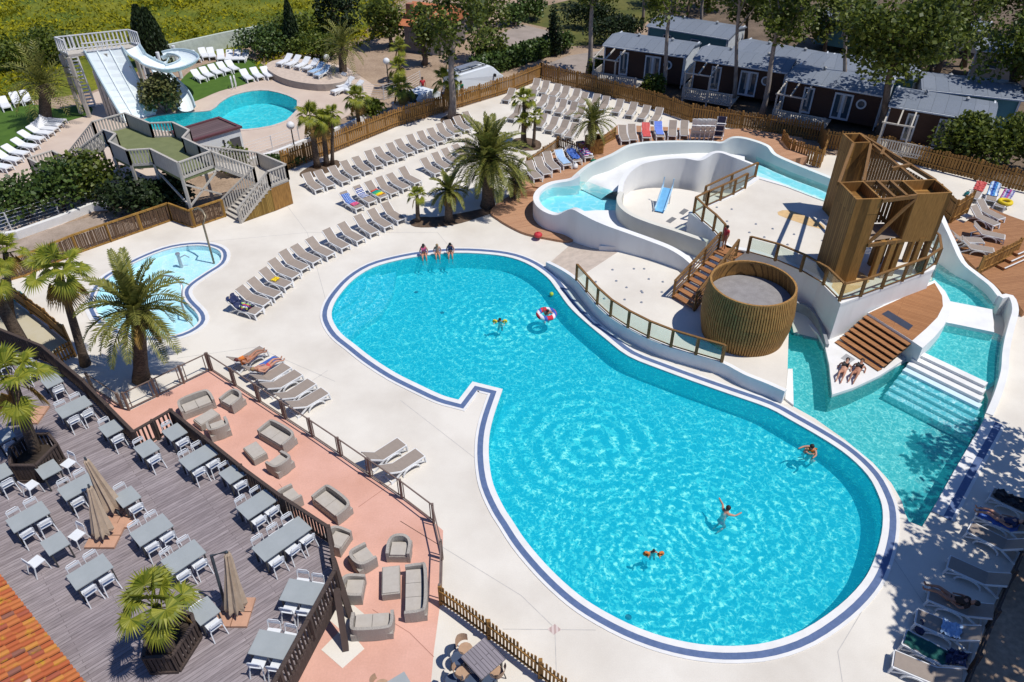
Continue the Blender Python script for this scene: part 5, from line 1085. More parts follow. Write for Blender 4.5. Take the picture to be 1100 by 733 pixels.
def date_palm(label, base, crown, rpx, seed, nf=44, trunk=.3, dry=True, skirt=True):
    r = random.Random(seed); B = at(*base); z = zfor(base, crown[1]); T = at(crown[0], crown[1], z); px_m = mpp(crown[0], crown[1], z); L = rpx * px_m * 1.12
    t = thing('date_palm', label, 'palm tree', B); trunk_of(t, B, T - Vector((0, 0, .1)), trunk, trunk * .85, PALMT)
    mb = MB(); md = MB()
    def frond(mbx, a, el, ln, drop):
        P = []; d = Vector((math.cos(a) * math.cos(el), math.sin(a) * math.cos(el), math.sin(el))); p = T.copy(); n = 11
        for k in range(n + 1): P.append(p.copy()); p = p + d * (ln / n); d = (d + Vector((0, 0, -drop / n * (1 + k / n)))).normalized()
        for k in range(n): mbx.bar(P[k], P[k + 1], .035 * (1 - k / n) + .01)
        nl = 30 if px_m < .06 else 15
        for i in range(2, nl):
            f = i / nl * n; k = min(n - 1, int(f)); q = P[k].lerp(P[k + 1], f - k); tn = (P[k + 1] - P[k]).normalized(); sd = tn.cross(Vector((0, 0, 1))).normalized(); up = sd.cross(tn)
            ll = ln * .18 * math.sin(math.pi * min(1, (i / nl) * .85 + .12)) ** .7
            for s in (-1, 1):
                dv = (tn * .62 + sd * s * .68 + up * r.uniform(.1, .4)).normalized() * ll; wv = tn * max(.026 + .006 * L, .42 * px_m) + Vector((0, 0, .012)); e = q + dv + Vector((0, 0, -.12 * ll))
                mbx.add([q - wv, q + wv, e], [(0, 1, 2)]); mm = q + dv * .5; mbx.add([mm - wv * 1.2, mm + wv * 1.2, e, q], [(0, 1, 2), (1, 0, 3)])
    for i in range(nf):
        f = i / nf; el = R(82 - 95 * f + r.uniform(-8, 8)); frond(mb, i * 2.39996 + r.uniform(-.2, .2), el, L * r.uniform(.88, 1.08), 1.0 + .55 * f)
    part('fronds', mb, LEAF_D, t, world=True)
    if dry:
        for i in range(8): frond(md, i * 2.4, R(-30 + r.uniform(-15, 5)), L * .6, 1.1)
        part('dry_fronds', md, LEAF_DRY, t, world=True)
    if skirt:
        mb = MB(); mb.lathe([(trunk * .9, -.9), (trunk * 1.55, -.35), (trunk * 1.3, 0), (.02, .15)], 12, T); part('crown_base', mb, PALMT, t, world=True)
    return t
def fan_palm(label, base, crown, rpx, seed, nf=18, trunk=.16, dry=3, zb=0.0, upright=0.0):
    r = random.Random(seed); b3 = (base[0], base[1], zb); B = at(*b3); z = zfor(b3, crown[1]); T = at(crown[0], crown[1], z); L = rpx * mpp(crown[0], crown[1], z)
    t = thing('fan_palm', label, 'palm tree', B); trunk_of(t, B, T, trunk * 1.15, trunk * .8, PALMT)
    mb, md = MB(), MB()
    def fan(mbx, a, el, st, rad, sag):
        d = Vector((math.cos(a) * math.cos(el), math.sin(a) * math.cos(el), math.sin(el))); c = T + d * st; mbx.bar(T, c, .025)
        s = d.cross(Vector((0, 0, 1))).normalized(); u = s.cross(d).normalized(); fwd = (d - Vector((0, 0, sag))).normalized(); nb = 32
        for k in range(nb):
            th = R(-135 + 270 * k / (nb - 1)); e = c + (fwd * math.cos(th) + s * math.sin(th)) * rad * r.uniform(.88, 1.05) + u * (.18 * rad * abs(math.sin(th))) - Vector((0, 0, sag * .45 * rad * r.uniform(.7, 1.2)))
            m = c + (fwd * math.cos(th) + s * math.sin(th)) * rad * .5 + u * .08 * rad; wv = (fwd * -math.sin(th) + s * math.cos(th)) * rad * .05
            pu = u * .03 * rad * (1 if k % 2 else -1); mbx.add([c, m + wv + pu, m - wv - pu], [(0, 1, 2)]); mbx.add([m + wv + pu, m - wv - pu, e], [(0, 2, 1)])
    for i in range(nf):
        f = i / nf; fan(mb, i * 2.39996 + r.uniform(-.35, .35), R(82 - 105 * f + upright + r.uniform(-10, 10)), L * r.uniform(.5, .68), L * r.uniform(.4, .52), .2 + .8 * f)
    part('fan_leaves', mb, LEAF_F, t, world=True)
    if dry:
        for i in range(dry): fan(md, i * 2.1 + 1, R(-55), L * .45, L * .5, 1.2)
        part('dry_leaves', md, LEAF_DRY, t, world=True)
    return t
date_palm('big date palm between the paddling pool and the bronze gate panels', (152,408), (147,334), 64, 1, 34, .36)
date_palm('largest date palm beside the left edge of the lagoon deck', (524,222), (525,172), 48, 2, 66, .42)
date_palm('low date palm with a dry crown behind the largest one', (553,214), (553,194), 24, 12, 26, .34)
date_palm('small date palm left of the largest one, in the round bed', (482,237), (482,206), 25, 3, 30, .26, skirt=False)
date_palm('date palm in a timber box beside the lagoon loungers', (637,173), (637,132), 27, 4, 40, .26)
date_palm('date palm on the left lawn above the white lounger diagonal', (49,131), (47,92), 42, 5, 42, .5, dry=False)
date_palm('date palm behind the raised round terrace', (369,84), (367,52), 31, 6, 34, .38, dry=False)
fan_palm('tall fan palm with yellowing fans left of the big date palm', (92,392), (64,296), 40, 11, 12, .19, 5)
fan_palm('fan palm with a yellow crown at the left edge', (12,345), (6,272), 26, 12, 12, .17, 4)
fan_palm('thick trunked palm leaning in from the left edge', (30,380), (-14,300), 30, 13, 14, .28, 4)
fan_palm('fan palm in the rear hexagonal planter on the grey deck', (40,492), (14,412), 46, 14, 11, .2, 2, DZ)
fan_palm('short fan palm in the front hexagonal planter', (188,712), (168,652), 50, 15, 11, .16, 1, DZ, 6)
fan_palm('little fan palm standing left of the small date palm', (449,238), (448,211), 14, 16, 13, .13, 2)
fan_palm('taller of three slim fan palms on the lounger terrace', (563,154), (563,108), 16, 17, 14, .16, 2)
fan_palm('short fan palm at the foot of the taller slim one', (561,156), (562,131), 13, 18, 12, .13, 2)
fan_palm('slim fan palm to the right of the taller one', (573,158), (575,127), 11, 19, 11, .12, 2)
fan_palm('leftmost fan palm of the clump by the boarded landing', (341,180), (334,128), 20, 20, 15, .2, 3)
fan_palm('middle fan palm of the clump by the boarded landing', (351,178), (347,133), 17, 21, 13, .18, 3)
fan_palm('slim fan palm at the right of the clump by the landing', (357,177), (357,125), 14, 22, 12, .12, 2)
fan_palm('fan palm standing behind the fence, right of the clump', (386,140), (383,108), 17, 23, 14, .16, 3)
fan_palm('fan palm by the covered car behind the picket fence', (432,122), (430,97), 19, 24, 14, .17, 3)
fan_palm('fan palm with round crown further back in the dug ground', (425,95), (428,74), 14, 25, 13, .2, 3)
fan_palm('highest fan palm in the dug sandy ground', (429,88), (429,52), 13, 26, 12, .15, 2)
fan_palm('fan palm leaning against the grey tree trunk by the van', (484,122), (480,90), 20, 27, 13, .12, 4)
def planter(label, pts, z0, h, m):
    P = ats(pts, z0 + h); c = sum(P, Vector()) / len(P); t = thing('planter', label, 'planter', (c.x, c.y, z0)); o = offset(P, 0.0)
    for a, b in zip(P, P[1:] + P[:1]):
        mb = MB(); n = (b - a).normalized()
        for p in resample([a, b], .14): mb.box((p.x, p.y, z0 + h / 2), (.1, .03, h - .06), ang(a, b))
        part('slat_panel', mb, m, t, world=True); mb = MB(); mb.bar(a, b, .1, .07); part('rim_board', mb, m, t, world=True); mb = MB(); mb.bar(Vector((a.x, a.y, z0 + .06)), Vector((b.x, b.y, z0 + .06)), .12, .1); part('base_board', mb, m, t, world=True)
    mb = MB(); mb.fill([lv(offset(P, -.08), z0 + h * .45)]); part('soil', mb, mat('dark_soil', (.05, .037, .028), .95), t, world=True)
planter('front hexagonal dark timber planter on the grey deck', [(153.6,707),(184.5,705.5),(208.5,669),(206,660),(184,655),(160,672)], DZ, .85, FENCED)
planter('rear hexagonal dark timber planter by the left picture edge', [(11,500),(38,500),(61,477),(52,466),(30,467),(10,482)], DZ, .9, FENCED)
bx = at(637, 172); t = thing('timber_box', 'honey timber box round the foot of the lagoon palm', 'planter', bx)
for k in range(4): a = k * math.pi / 2 + .3; mb = MB(); mb.box((bx.x + .5 * math.cos(a), bx.y + .5 * math.sin(a), .9), (.08, 1.05, 1.7), a); part('side_panel', mb, FENCE, t, world=True)

def leaves(mb, r, c, rad, n, size, flat=.0):
    for _ in range(n):
        d = rvec(r); q = c + Vector((d.x * rad.x, d.y * rad.y, d.z * rad.z)) * (r.random() ** .45); u = rvec(r); u.z *= .6; v = rvec(r).cross(u).normalized(); s = size * r.uniform(.6, 1.3); mb.leaf(q, u.normalized() * s, v * s * .75)
def tree(label, base, crown, rad, n, seed, leafm=None, size=.34, trunk=.2, clumps=16, name='tree', cat='tree', barkm=None, zc=None, spread=.75, csize=.42):
    r = random.Random(seed); B = at(*base); z = zc or zfor(base, crown[1]); T = at(crown[0], crown[1], z); rad = Vector(rad)
    t = thing(name, label, cat, B); bm_ = barkm or BARK
    trunk_of(t, B, T + Vector((0, 0, -rad.z * .25)), trunk, trunk * .55, bm_, trunk * .35)
    mb, ml = MB(), MB()
    for i in range(clumps):
        d = rvec(r); c = T + Vector((d.x * rad.x, d.y * rad.y, d.z * rad.z)) * spread * r.uniform(.5, 1.15); k = r.uniform(.7, 1.2) * csize
        leaves(mb, r, c, rad * k, n // clumps, size)
        if i % 2 == 0: s = B.lerp(T, r.uniform(.6, .95)); ml.tube([s, s.lerp(c, .6) + Vector((0, 0, -.2)), c], [trunk * .35, trunk * .2, .03], 5)
    part('limbs', ml, bm_, t, world=True); part('crown', mb, leafm or LEAF_T, t, world=True); return t
PALEB = mat('pale_trunk', (.34, .29, .25), .9, (.20, .165, .14), 3, 6, .3, stretch=(2, 2, .6))
tree('tree left of the cottage with a dark dense crown', (420,50), (416,16), (2.6,2.6,2.8), 2200, 31, trunk=.22)
tree('ivy covered tree right in front of the cottage', (456,70), (454,26), (1.7,1.7,2.6), 1500, 32, trunk=.28)
tree('tall tree with a thick grey trunk rising beside the white van', (485,128), (486,22), (3.0,2.6,3.2), 2000, 33, LEAF_T, trunk=.3, clumps=14, barkm=PALEB)
tree('round tree right of the cottage above the hedge', (529,68), (526,24), (2.6,2.6,3.2), 2000, 34, trunk=.2)
tree('tree behind the cottage at the top edge', (505,30), (508,-4), (3,3,3), 1800, 35)
tree('slender dark evergreen by the track bend', (597,60), (597,30), (1.0,1.0,2.6), 1500, 36, LEAF_C, .25, .14)
tree('tall bare trunk at the left end of the leftmost mobile home', (632,80), (639,-30), (3.0,3.0,2.6), 2400, 37, trunk=.24, barkm=PALEB)
tree('slim trunk with leaves in front of the leftmost mobile home', (712,104), (722,-14), (2.6,2.6,3.0), 2200, 38, LEAF_L, trunk=.2, barkm=PALEB)
tree('slim trunk rising between the first and second mobile homes', (752,50), (757,-22), (3.0,2.8,2.6), 2400, 39, trunk=.2, barkm=PALEB)
tree('slim trunk behind the leftmost mobile home', (690,24), (694,-28), (2.2,2.2,2.2), 1200, 40, trunk=.18, barkm=PALEB)
tree('leaning trunk in front of the second mobile home', (818,127), (842,-2), (3.2,2.8,2.8), 2800, 41, LEAF_T, trunk=.24, barkm=PALEB)
tree('forked tree between the second and third mobile homes', (842,70), (851,14), (3.0,2.6,2.6), 2000, 42, LEAF_L, trunk=.2)
tree('tree with open crown behind the third mobile home', (884,60), (893,12), (2.8,2.8,2.8), 1700, 43, trunk=.22)
tree('big spreading tree in front of the third mobile home', (943,152), (968,32), (5.2,4.6,3.6), 7500, 44, LEAF_T, trunk=.34, clumps=26)
tree('leaning dark tree behind the big spreading one', (1035,72), (1046,6), (3.2,3.2,3), 2400, 45, trunk=.3)
tree('large tree at the right edge above the dark bushes', (1083,130), (1098,40), (3.6,3.6,3.8), 4600, 46, LEAF_L, trunk=.34, clumps=20)
tree('tree in the top right corner', (1095,40), (1108,-8), (4,4,3.5), 2600, 47)
tree('dark tree at the top edge behind the teal mobile homes', (760,12), (765,-18), (3.6,3,2.6), 2200, 48)
tree('dark tree at the top edge left of the round clipped bushes', (640,10), (642,-14), (3.6,3,3), 2200, 49)
tree('dark tree at the top edge above the teal mobile home', (712,6), (716,-18), (3.6,3,2.8), 2200, 50)
tree('shady tree at the top edge above the dark mobile home', (905,14), (915,-22), (4,3.4,2.6), 2600, 51)
tree('dark broad tree beyond the meadow, behind the round terrace', (357,36), (356,10), (3.0,2.6,2.8), 2400, 52, LEAF_C, trunk=.25)
tree('slim trunk rising between the third and rightmost mobile homes', (905,118), (914,-24), (3.4,3.2,2.8), 3000, 68, LEAF_T, trunk=.2, barkm=PALEB)
tree('slim trunk at the left end of the third mobile home', (788,112), (797,-26), (3.0,2.8,2.6), 2400, 69, LEAF_L, trunk=.18, barkm=PALEB)
tree('broad tree behind the mobile homes left of the forked tree', (800,48), (806,2), (3.0,2.6,2.8), 2600, 64, LEAF_L)
tree('full tree overlapping the right end of the second row roofs', (998,78), (1006,22), (3.4,3.0,3.2), 3600, 65, LEAF_T, trunk=.26, clumps=20)
tree('bright tree at the top edge above the pale caravan', (1050,28), (1060,-14), (4,3.4,3), 3200, 66, LEAF_L)
tree('full crowned tree behind the leftmost teal mobile home', (738,24), (742,-10), (3.2,2.8,2.8), 2600, 67, LEAF_L)
tree('shady tree at the top edge right of the big crown', (985,20), (1000,-20), (4,3.4,2.8), 2600, 58)
# shade trees whose crowns stay outside the right edge and dapple the terrace
for i, (p, s, l) in enumerate((((1075,505),53,'upper shade tree outside the right picture edge'), ((1088,610),54,'middle shade tree outside the right picture edge'), ((1010,632),55,'tall shade tree outside the lower right picture edge'), ((1060,720),56,'lowest shade tree outside the right picture edge'), ((1000,105),57,'tall tree behind the two dark bushes, crown at the top right edge'), ((930,80),60,'tall tree between the big spreading one and the right edge'), ((1070,95),63,'tall tree outside the right edge beyond the dark bushes'), ((1095,640),59,'dense shade tree outside the right picture edge'), ((1045,585),70,'low shade tree outside the right picture edge beside the shaded loungers'))):
    q = at(*p); zc = (7.5, 8.0, 10.5, 9.5, 12.0, 12.0, 12.0, 9.0, 8.0)[i]; k = zc / math.tan(R(SUN_EL)); B = Vector((q.x + k * math.cos(R(SUN_AZ)), q.y + k * math.sin(R(SUN_AZ)), 0)); rr = random.Random(s); t = thing('shade_tree', l, 'tree', B); T = Vector((B.x, B.y, zc))
    trunk_of(t, B, T, .28, .15, BARK, .1); mb = MB(); rad = Vector((2.7, 3.2, 1.8)) if i < 2 or i in (3, 7, 8) else Vector((3.6, 3.4, 2.6)) if i > 3 else Vector((2.0, 1.8, 1.4))
    for _ in range(20): d = rvec(rr); leaves(mb, rr, T + Vector((d.x * rad.x, d.y * rad.y, d.z * rad.z)) * .8, rad * .34, (110 if i < 8 else 60) if i != 2 else 80, .34)
    part('crown', mb, LEAF_T, t, world=True)
# cypresses
def cypress(label, base, ty, w_, seed):
    r = random.Random(seed); B = at(*base); h = zfor(base, ty); t = thing('cypress', label, 'cypress tree', B); trunk_of(t, B, B + Vector((0, 0, h * .9)), .14, .03, BARK); mb = MB()
    for _ in range(3200):
        f = r.random() ** .8; rr = w_ * (math.sin(math.pi * min(1, f * .62 + .36)) ** .6) * (1 - f * .3) * r.uniform(.55, 1.08); a = r.uniform(0, 6.283); c = B + Vector((rr * math.cos(a), rr * math.sin(a), .25 + f * (h - .3))); u = (rvec(r) * .5 + Vector((0, 0, 1))).normalized() * .34; mb.leaf(c, u, rvec(r).cross(u).normalized() * .16)
    part('crown', mb, LEAF_C, t, world=True)
cypress('left one of two dark cypresses behind the bending slide', (163,70), 5, 1.25, 61); cypress('right one of two dark cypresses behind the bending slide', (172,71), 8, 1.3, 62); cypress('lone cypress at the meadow edge near the shrubs', (317,57), 0, .8, 63)
# bushes
def bush(label, base, rad, n, seed, m=None, size=.3, name='bush'):
    r = random.Random(seed); B = at(*base); t = thing(name, label, 'bush', B); rad = Vector(rad); mb = MB(); ms = MB()
    for i in range(10):
        d = rvec(r); d.z = abs(d.z); c = B + Vector((0, 0, rad.z * .55)) + Vector((d.x * rad.x, d.y * rad.y, d.z * rad.z * .45)) * .6; leaves(mb, r, c, rad * .52, n // 10, size)
        ms.bar(B + Vector((d.x * .1, d.y * .1, 0)), c, .04)
    part('stems', ms, BARK, t, world=True); part('foliage', mb, m or LEAF_H, t, world=True)
for i, (p, rad, n, m, l) in enumerate((((178,121),(1.6,1.8,2.6),3000,LEAF_O,'rounded olive bush between the two white slides'), ((32,236),(2.4,2.0,2.2),1800,LEAF_H,'bright green shrub nearest the left edge under the walkway'), ((68,226),(2.6,2.0,2.6),2200,LEAF_H,'tall green shrub below the small timber landing'), ((104,214),(2.6,2.2,2.6),2200,LEAF_T,'dark green shrub in the shade of the timber walkway'), ((20,72),(3.4,2.6,2.4),1800,LEAF_L,'silvery olive bush at the far left of the meadow'), ((60,66),(3.0,2.4,2.6),1800,LEAF_L,'silvery olive bush left of the slide tower stairs'),
  ((148,231),(2.4,1.4,2.0),1800,LEAF_C,'added dark bush deepening the shade under the walkway, left of the reed fence corner'), ((186,224),(2.2,1.4,1.8),1800,LEAF_C,'added dark bush deepening the shade under the walkway, behind the cross braces'), ((284,60),(2.8,2.4,2.4),2000,LEAF_H,'green shrub at the right end of the boundary wall'), ((302,52),(2.6,2.4,2.4),1800,LEAF_L,'pale shrub between the cypress and the boundary wall'), ((338,62),(2.8,2.2,2.0),1800,LEAF_L,'feathery shrub right of the lone cypress'), ((322,44),(2.6,2.0,2.4),1600,LEAF_T,'dark shrub behind the lone cypress'),  # two low dark bushes are added to darken the ground under the walkway
  ((702,104),(1.1,.9,1.6),900,LEAF_L,'fresh green bush in front of the leftmost mobile home terrace'), ((640,80),(.9,.9,1.4),700,LEAF_T,'small dark bush beside the tall bare trunk'), ((1028,178),(2.6,2.0,3.0),2800,LEAF_T,'left one of two dark bushes hiding the rightmost mobile home'), ((1078,182),(2.8,2.0,3.2),2800,LEAF_T,'right one of two dark bushes hiding the rightmost mobile home'),
  ((552,26),(2.2,1.8,1.8),1500,LEAF_H,'left round clipped bush at the top edge'), ((572,22),(1.8,1.6,2.2),1500,LEAF_H,'right round clipped bush at the top edge'), ((606,56),(1.4,1.2,1.6),1100,LEAF_H,'round bush right of the slender dark evergreen'), ((524,66),(1.7,1.4,1.5),1100,LEAF_L,'light green bush under the round tree'),
  ((395,128),(1.5,1.1,1.4),900,LEAF_L,'loose green bush between two fan palms behind the fence'), ((347,152),(1.2,1.0,1.8),700,LEAF_L,'tall loose bush behind the clump of fan palms'), ((304,178),(1.6,.7,.7),600,LEAF_H,'low green bush at the left end of the picket fence'), ((660,48),(3.4,2.2,2.4),2200,LEAF_C,'dark hedge like bush left of the teal mobile home'), ((630,30),(3.2,2.0,2.2),2000,LEAF_C,'dark hedge like bush beyond the campsite lawn'), ((256,188),(1.2,.8,1.8),600,LEAF_L,'thin bush against the white hut wall'))): bush(l, p, rad, n, 100 + i, m)
def hedge(label, P, wd, h, n, seed):
    r = random.Random(seed); t = thing('hedge', label, 'hedge', P[0]); mb = MB(); pts = resample(P, .5)
    for _ in range(n):
        k = r.randrange(len(pts) - 1); c = pts[k].lerp(pts[k + 1], r.random()); tn = (pts[k + 1] - pts[k]).normalized(); sd = Vector((-tn.y, tn.x, 0)); a = r.uniform(-1, 1); z = r.random() ** .6
        if abs(a) < .7 and z < .75: a = r.choice((-1, 1)) * r.uniform(.75, 1.05)
        u = rvec(r); mb.leaf(c + sd * a * wd / 2 + Vector((0, 0, z * h * r.uniform(.92, 1.06))), u * .32, rvec(r).cross(u).normalized() * .26)
    part('foliage', mb, LEAF_H, t, world=True); mb = MB()
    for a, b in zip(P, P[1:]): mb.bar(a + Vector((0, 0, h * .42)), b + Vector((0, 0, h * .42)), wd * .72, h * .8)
    part('dark_core', mb, mat('hedge_inside', (.02, .03, .01), .9) if 'hedge_inside' not in bpy.data.materials else bpy.data.materials['hedge_inside'], t, world=True)  # dark box fills the hedge behind its leaves
hedge('clipped green hedge along the track above the white van', ats([(508,84),(535,76),(565,66),(596,56)]), 1.5, 1.7, 4200, 71)
# round beds at the foot of the palms
EARTH = mat('bed_earth', (.15, .10, .065), .95, (.09, .06, .04), 2, 6, .3, fine=.2, fscale=10)
for nm, q in (('palm_bed', [(440,238),(452,233),(470,233),(500,228),(530,222),(545,224),(520,232),(495,240),(470,244),(446,244)]), ('palm_bed', [(551,150),(565,148),(580,152),(580,160),(566,162),(554,158)]), ('palm_bed', [(474,127),(487,122),(500,124),(502,131),(488,134),(475,132)]), ('palm_bed', [(322,186),(340,176),(362,172),(364,180),(345,188),(328,192)])):
    mb = MB(); mb.fill([smooth(ats(q, .006), True, 3)]); struct(nm, mb, EARTH)
mb = MB(); mb.fill([ats([(-60,260),(20,258),(65,242),(121,226),(180,222),(190,236),(125,257),(85,271),(20,296),(-60,328)], -.008)]); struct('palm_border', mb, mat('border_earth', (.40, .32, .26), .95, (.28, .22, .17), .8, 6, fine=.15, fscale=9))
mb = MB(); mb.fill([ats([(-30,352),(12,322),(72,368),(52,398),(20,392),(-30,395)], .004)]); struct('bathing_floor', mb, mat('yellowish_paving', (.46, .40, .26), .8, (.50, .46, .36), .4, 5))
# meadow herbs and flowers
r = random.Random(9); mb = MB()
for _ in range(34000):
    px, py = r.uniform(-20, 440), r.uniform(-8, 112)
    if py > 108 - .24 * px and px < 280 or py > 30 + (440 - px) * .35 or (px > 60 and px < 200 and py > 62): continue
    n0 = noise.noise(Vector((px * .035, py * .09, 0)));
    if n0 < -.12 and r.random() < .7: continue
    c = at(px, py, 0) + Vector((r.uniform(-1, 1), r.uniform(-1, 1), 0)); s = r.uniform(.16, .5) * (1 + max(0, n0)); u = Vector((r.uniform(-1, 1), r.uniform(-1, 1), r.uniform(.2, .8))).normalized()
    mb.leaf(c + Vector((0, 0, s * .3)), u * s, Vector((r.uniform(-1, 1), r.uniform(-1, 1), .3)).normalized() * s * .5)
struct('meadow_herbs', mb, LEAF_M, 'stuff', label='yellow flowering herbs covering the meadow', cat='meadow plants')
# ================================================================ towels and bags
def stripes(name, cols, scale, axis=0, rough=.85):
    m, t, b = base_mat(name, rough, .1); tc = node(t, 'ShaderNodeTexCoord'); sp_ = node(t, 'ShaderNodeSeparateXYZ'); t.links.new(tc.outputs['Object'], sp_.inputs[0]); mu = node(t, 'ShaderNodeMath', operation='MULTIPLY'); mu.inputs[1].default_value = scale; t.links.new(sp_.outputs[axis], mu.inputs[0])
    fr = node(t, 'ShaderNodeMath', operation='FRACT'); t.links.new(mu.outputs[0], fr.inputs[0]); r = node(t, 'ShaderNodeValToRGB'); r.color_ramp.interpolation = 'CONSTANT'; e = r.color_ramp.elements; e[0].color = c4(cols[0]); e[1].color = c4(cols[1]); e[1].position = 1 / len(cols)
    for i, c in enumerate(cols[2:], 2): q = r.color_ramp.elements.new(i / len(cols)); q.color = c4(c)
    t.links.new(fr.outputs[0], r.inputs[0]); t.links.new(r.outputs[0], b.inputs['Base Color']); return m
def towel(lg, m, label, x0=0.0, x1=1.9, w_=.56, crumple=.02, hang=0.0):
    """a towel lying over a lounger; x runs from the foot end to the head"""
    r = random.Random(int(x0 * 100) + len(label)); mb = MB(); n, k = 14, 7; rows = []; ba = BACK.get(lg.name, 38); cb, sb = math.cos(R(ba)), math.sin(R(ba))
    for i in range(n + 1):
        x = x0 + (x1 - x0) * i / n; d = max(0, x - 1.22); px_, pz = (-x, .39) if d == 0 else (-1.22 - d * cb, .39 + d * sb); rw = []
        for j in range(k + 1):
            f = j / k * 2 - 1; y = f * w_ / 2; z = pz + r.uniform(0, crumple) + .008
            if hang and abs(f) > .8: z -= hang
            rw.append(Vector((px_ + r.uniform(-.5, .5) * crumple, y + r.uniform(-.5, .5) * crumple, z)))
        rows.append(rw)
    for a, b in zip(rows, rows[1:]):
        for j in range(k): mb.face(a[j], a[j + 1], b[j + 1], b[j])
    return solo('towel', mb, m, label, 'towel', lg.location, lg.rotation_euler.z, None, True)
def lg_at(px, py, z=0):
    q = at(px, py, z); return min((o for o in bpy.data.objects if o.name.startswith('sun_lounger') and o.parent is None), key=lambda o: (o.location - q).length)
towel(rowA[0], NAVY, 'dark navy towel crumpled on the nearest lounger of the pool arc', .5, 1.9, .6, .12)
towel(rowA[0], stripes('bright_beach_stripes', [(.6,.05,.12),(.4,.6,.1),(.75,.72,.7),(.05,.08,.3)], 3, 1), 'colourful striped towel beside the navy one on the pool arc', .55, 1.1, .5, .16)
towel(rowA[3], YEL, 'small yellow towel on a lounger in the pool arc', .75, 1.12, .4, .08)
towel(rowC[0], stripes('blue_pink_stripes', [(.05,.10,.35),(.22,.33,.6),(.05,.10,.35),(.30,.42,.66)], 4, 1), 'blue patterned towel at the left end of the towelled row', .75, 1.75, .6, .05, .05)
towel(rowC[0], PINKF, 'pink cloth lying at the foot of the blue patterned towel', .35, .72, .5, .06)
towel(rowC[1], stripes('navy_white_pattern', [(.03,.05,.2),(.7,.7,.7),(.03,.05,.2),(.4,.45,.6)], 5, 0), 'navy and white patterned towel, second in the towelled row', .7, 1.7, .6, .05, .05)
towel(rowC[2], stripes('rainbow_stripes', [(.02,.22,.2),(.05,.4,.15),(.75,.6,.02),(.75,.35,.03),(.6,.05,.03)], 1.0, 0), 'rainbow striped towel on the third lounger of the towelled row', .25, 1.2, .62, .06, .06)
towel(lg_at(609,182,.65), LBLUE, 'pale blue towel on a lounger above the lagoon', .1, 1.85, .56, .02)
towel(lg_at(621,178,.65), BLUE, 'blue towel under a pile of bags above the lagoon', .2, 1.6, .6, .12)
towel(lg_at(633,174,.65), stripes('candy_stripes', [(.5,.08,.2),(.7,.7,.72),(.1,.15,.5)], 3, 0), 'pink and blue striped clothes on the last lounger above the lagoon', .1, 1.7, .62, .12)
towel(lg_at(694,152.5,.65), CORAL, 'red towel on a lounger behind the lagoon back wall', .05, 1.9, .6, .03)
towel(lg_at(709,151.5,.65), stripes('blue_towel_weave', [(.14,.22,.62),(.17,.26,.66)], 6, 0), 'bright blue towel on a lounger behind the lagoon back wall', .2, 1.9, .58, .03)
towel(lg_at(1043,218), CORAL, 'red towel hung on the headrest of a lounger by the far right fence', 1.2, 1.95, .62, .06)
towel(lg_at(1062,221), stripes('sky_stripes', [(.1,.3,.6),(.6,.7,.8),(.05,.12,.4)], 2.5, 1), 'blue and white towel on a lounger by the far right fence', .7, 1.95, .62, .08)
towel(lg_at(1071,227), stripes('pink_purple', [(.5,.1,.3),(.5,.5,.6),(.2,.2,.5)], 3, 1), 'pink and purple towel on a lounger by the far right fence', 1.2, 1.95, .6, .08)
towel(lg_at(301.5,390), BLUE, 'blue and white towel under the sunbather in red trunks', .1, 1.5, .66, .04, .1)
towel(lg_at(969,690), mat('bottle_green_towel', (.015, .10, .085), .9), 'dark green towel on a lounger in the tree shade', .02, 1.3, .64, .05, .08)
towel(lg_at(969,690), NAVY, 'navy clothes heaped at the head of the green towel', 1.2, 1.85, .56, .14)
towel(lg_at(980,669), LBLUE, 'pale towel thrown across the middle of a shaded lounger', .75, 1.35, .6, .1)
towel(lg_at(1047,555), BLUE, 'blue towel under the person with outstretched legs', .05, 1.4, .64, .05, .08)
towel(lg_at(1060,535), BLACKF, 'black towel on the topmost shaded lounger', .1, 1.6, .6, .12)
def bag(px, py, z, m, label, s=.3):
    r = random.Random(int(px)); mb = MB(); P = [(s * .7, 0), (s, s * .25), (s * .9, s * .7), (s * .45, s * 1.05), (.01, s * 1.1)]; mb.lathe(P, 10, sq=(1, .65)); mb.tube([(-s * .4, 0, s), (-s * .2, 0, s * 1.6), (s * .2, 0, s * 1.6), (s * .4, 0, s)], .02, 5)
    for v in mb.v: v += Vector((r.uniform(-.02, .02), r.uniform(-.02, .02), 0))
    solo('beach_bag', mb, m, label, 'bag', at(px, py, z), r.uniform(0, 3), None, True)
bag(614, 171, .65, BLUE, 'blue beach bag behind the loungers above the lagoon'); bag(625, 168.5, .65, PINKF, 'pink beach bag behind the loungers above the lagoon'); bag(618, 180.5, .65, WHITEF, 'white beach bag at the foot of the bag strewn lounger'); bag(638, 176, .65, GREENF, 'green beach bag beside the striped clothes')
bag(1040, 211, 0, TEALF, 'teal beach bag beside the red towelled lounger', .3); bag(1041, 216, 0, YEL, 'yellow beach bag beside the red towelled lounger', .22); bag(986, 676, 0, NAVY, 'navy bag between shaded loungers by the right fence', .28); bag(302, 408, 0, LBLUE, 'light blue bag on the ground by the bathing couple', .2); bag(20, 321, 0, TEALF, 'teal swim bag at the end of the narrow picket fence', .4)
mb = MB()
mb.tube([(.34 * math.cos(2 * math.pi * k / 20), .34 * math.sin(2 * math.pi * k / 20), 0) for k in range(21)], .13, 8); solo('swim_ring', mb, YEL, 'yellow swim ring on a lounger by the far right fence', 'swim ring', at(1080, 217, .45) , 0, None, True)
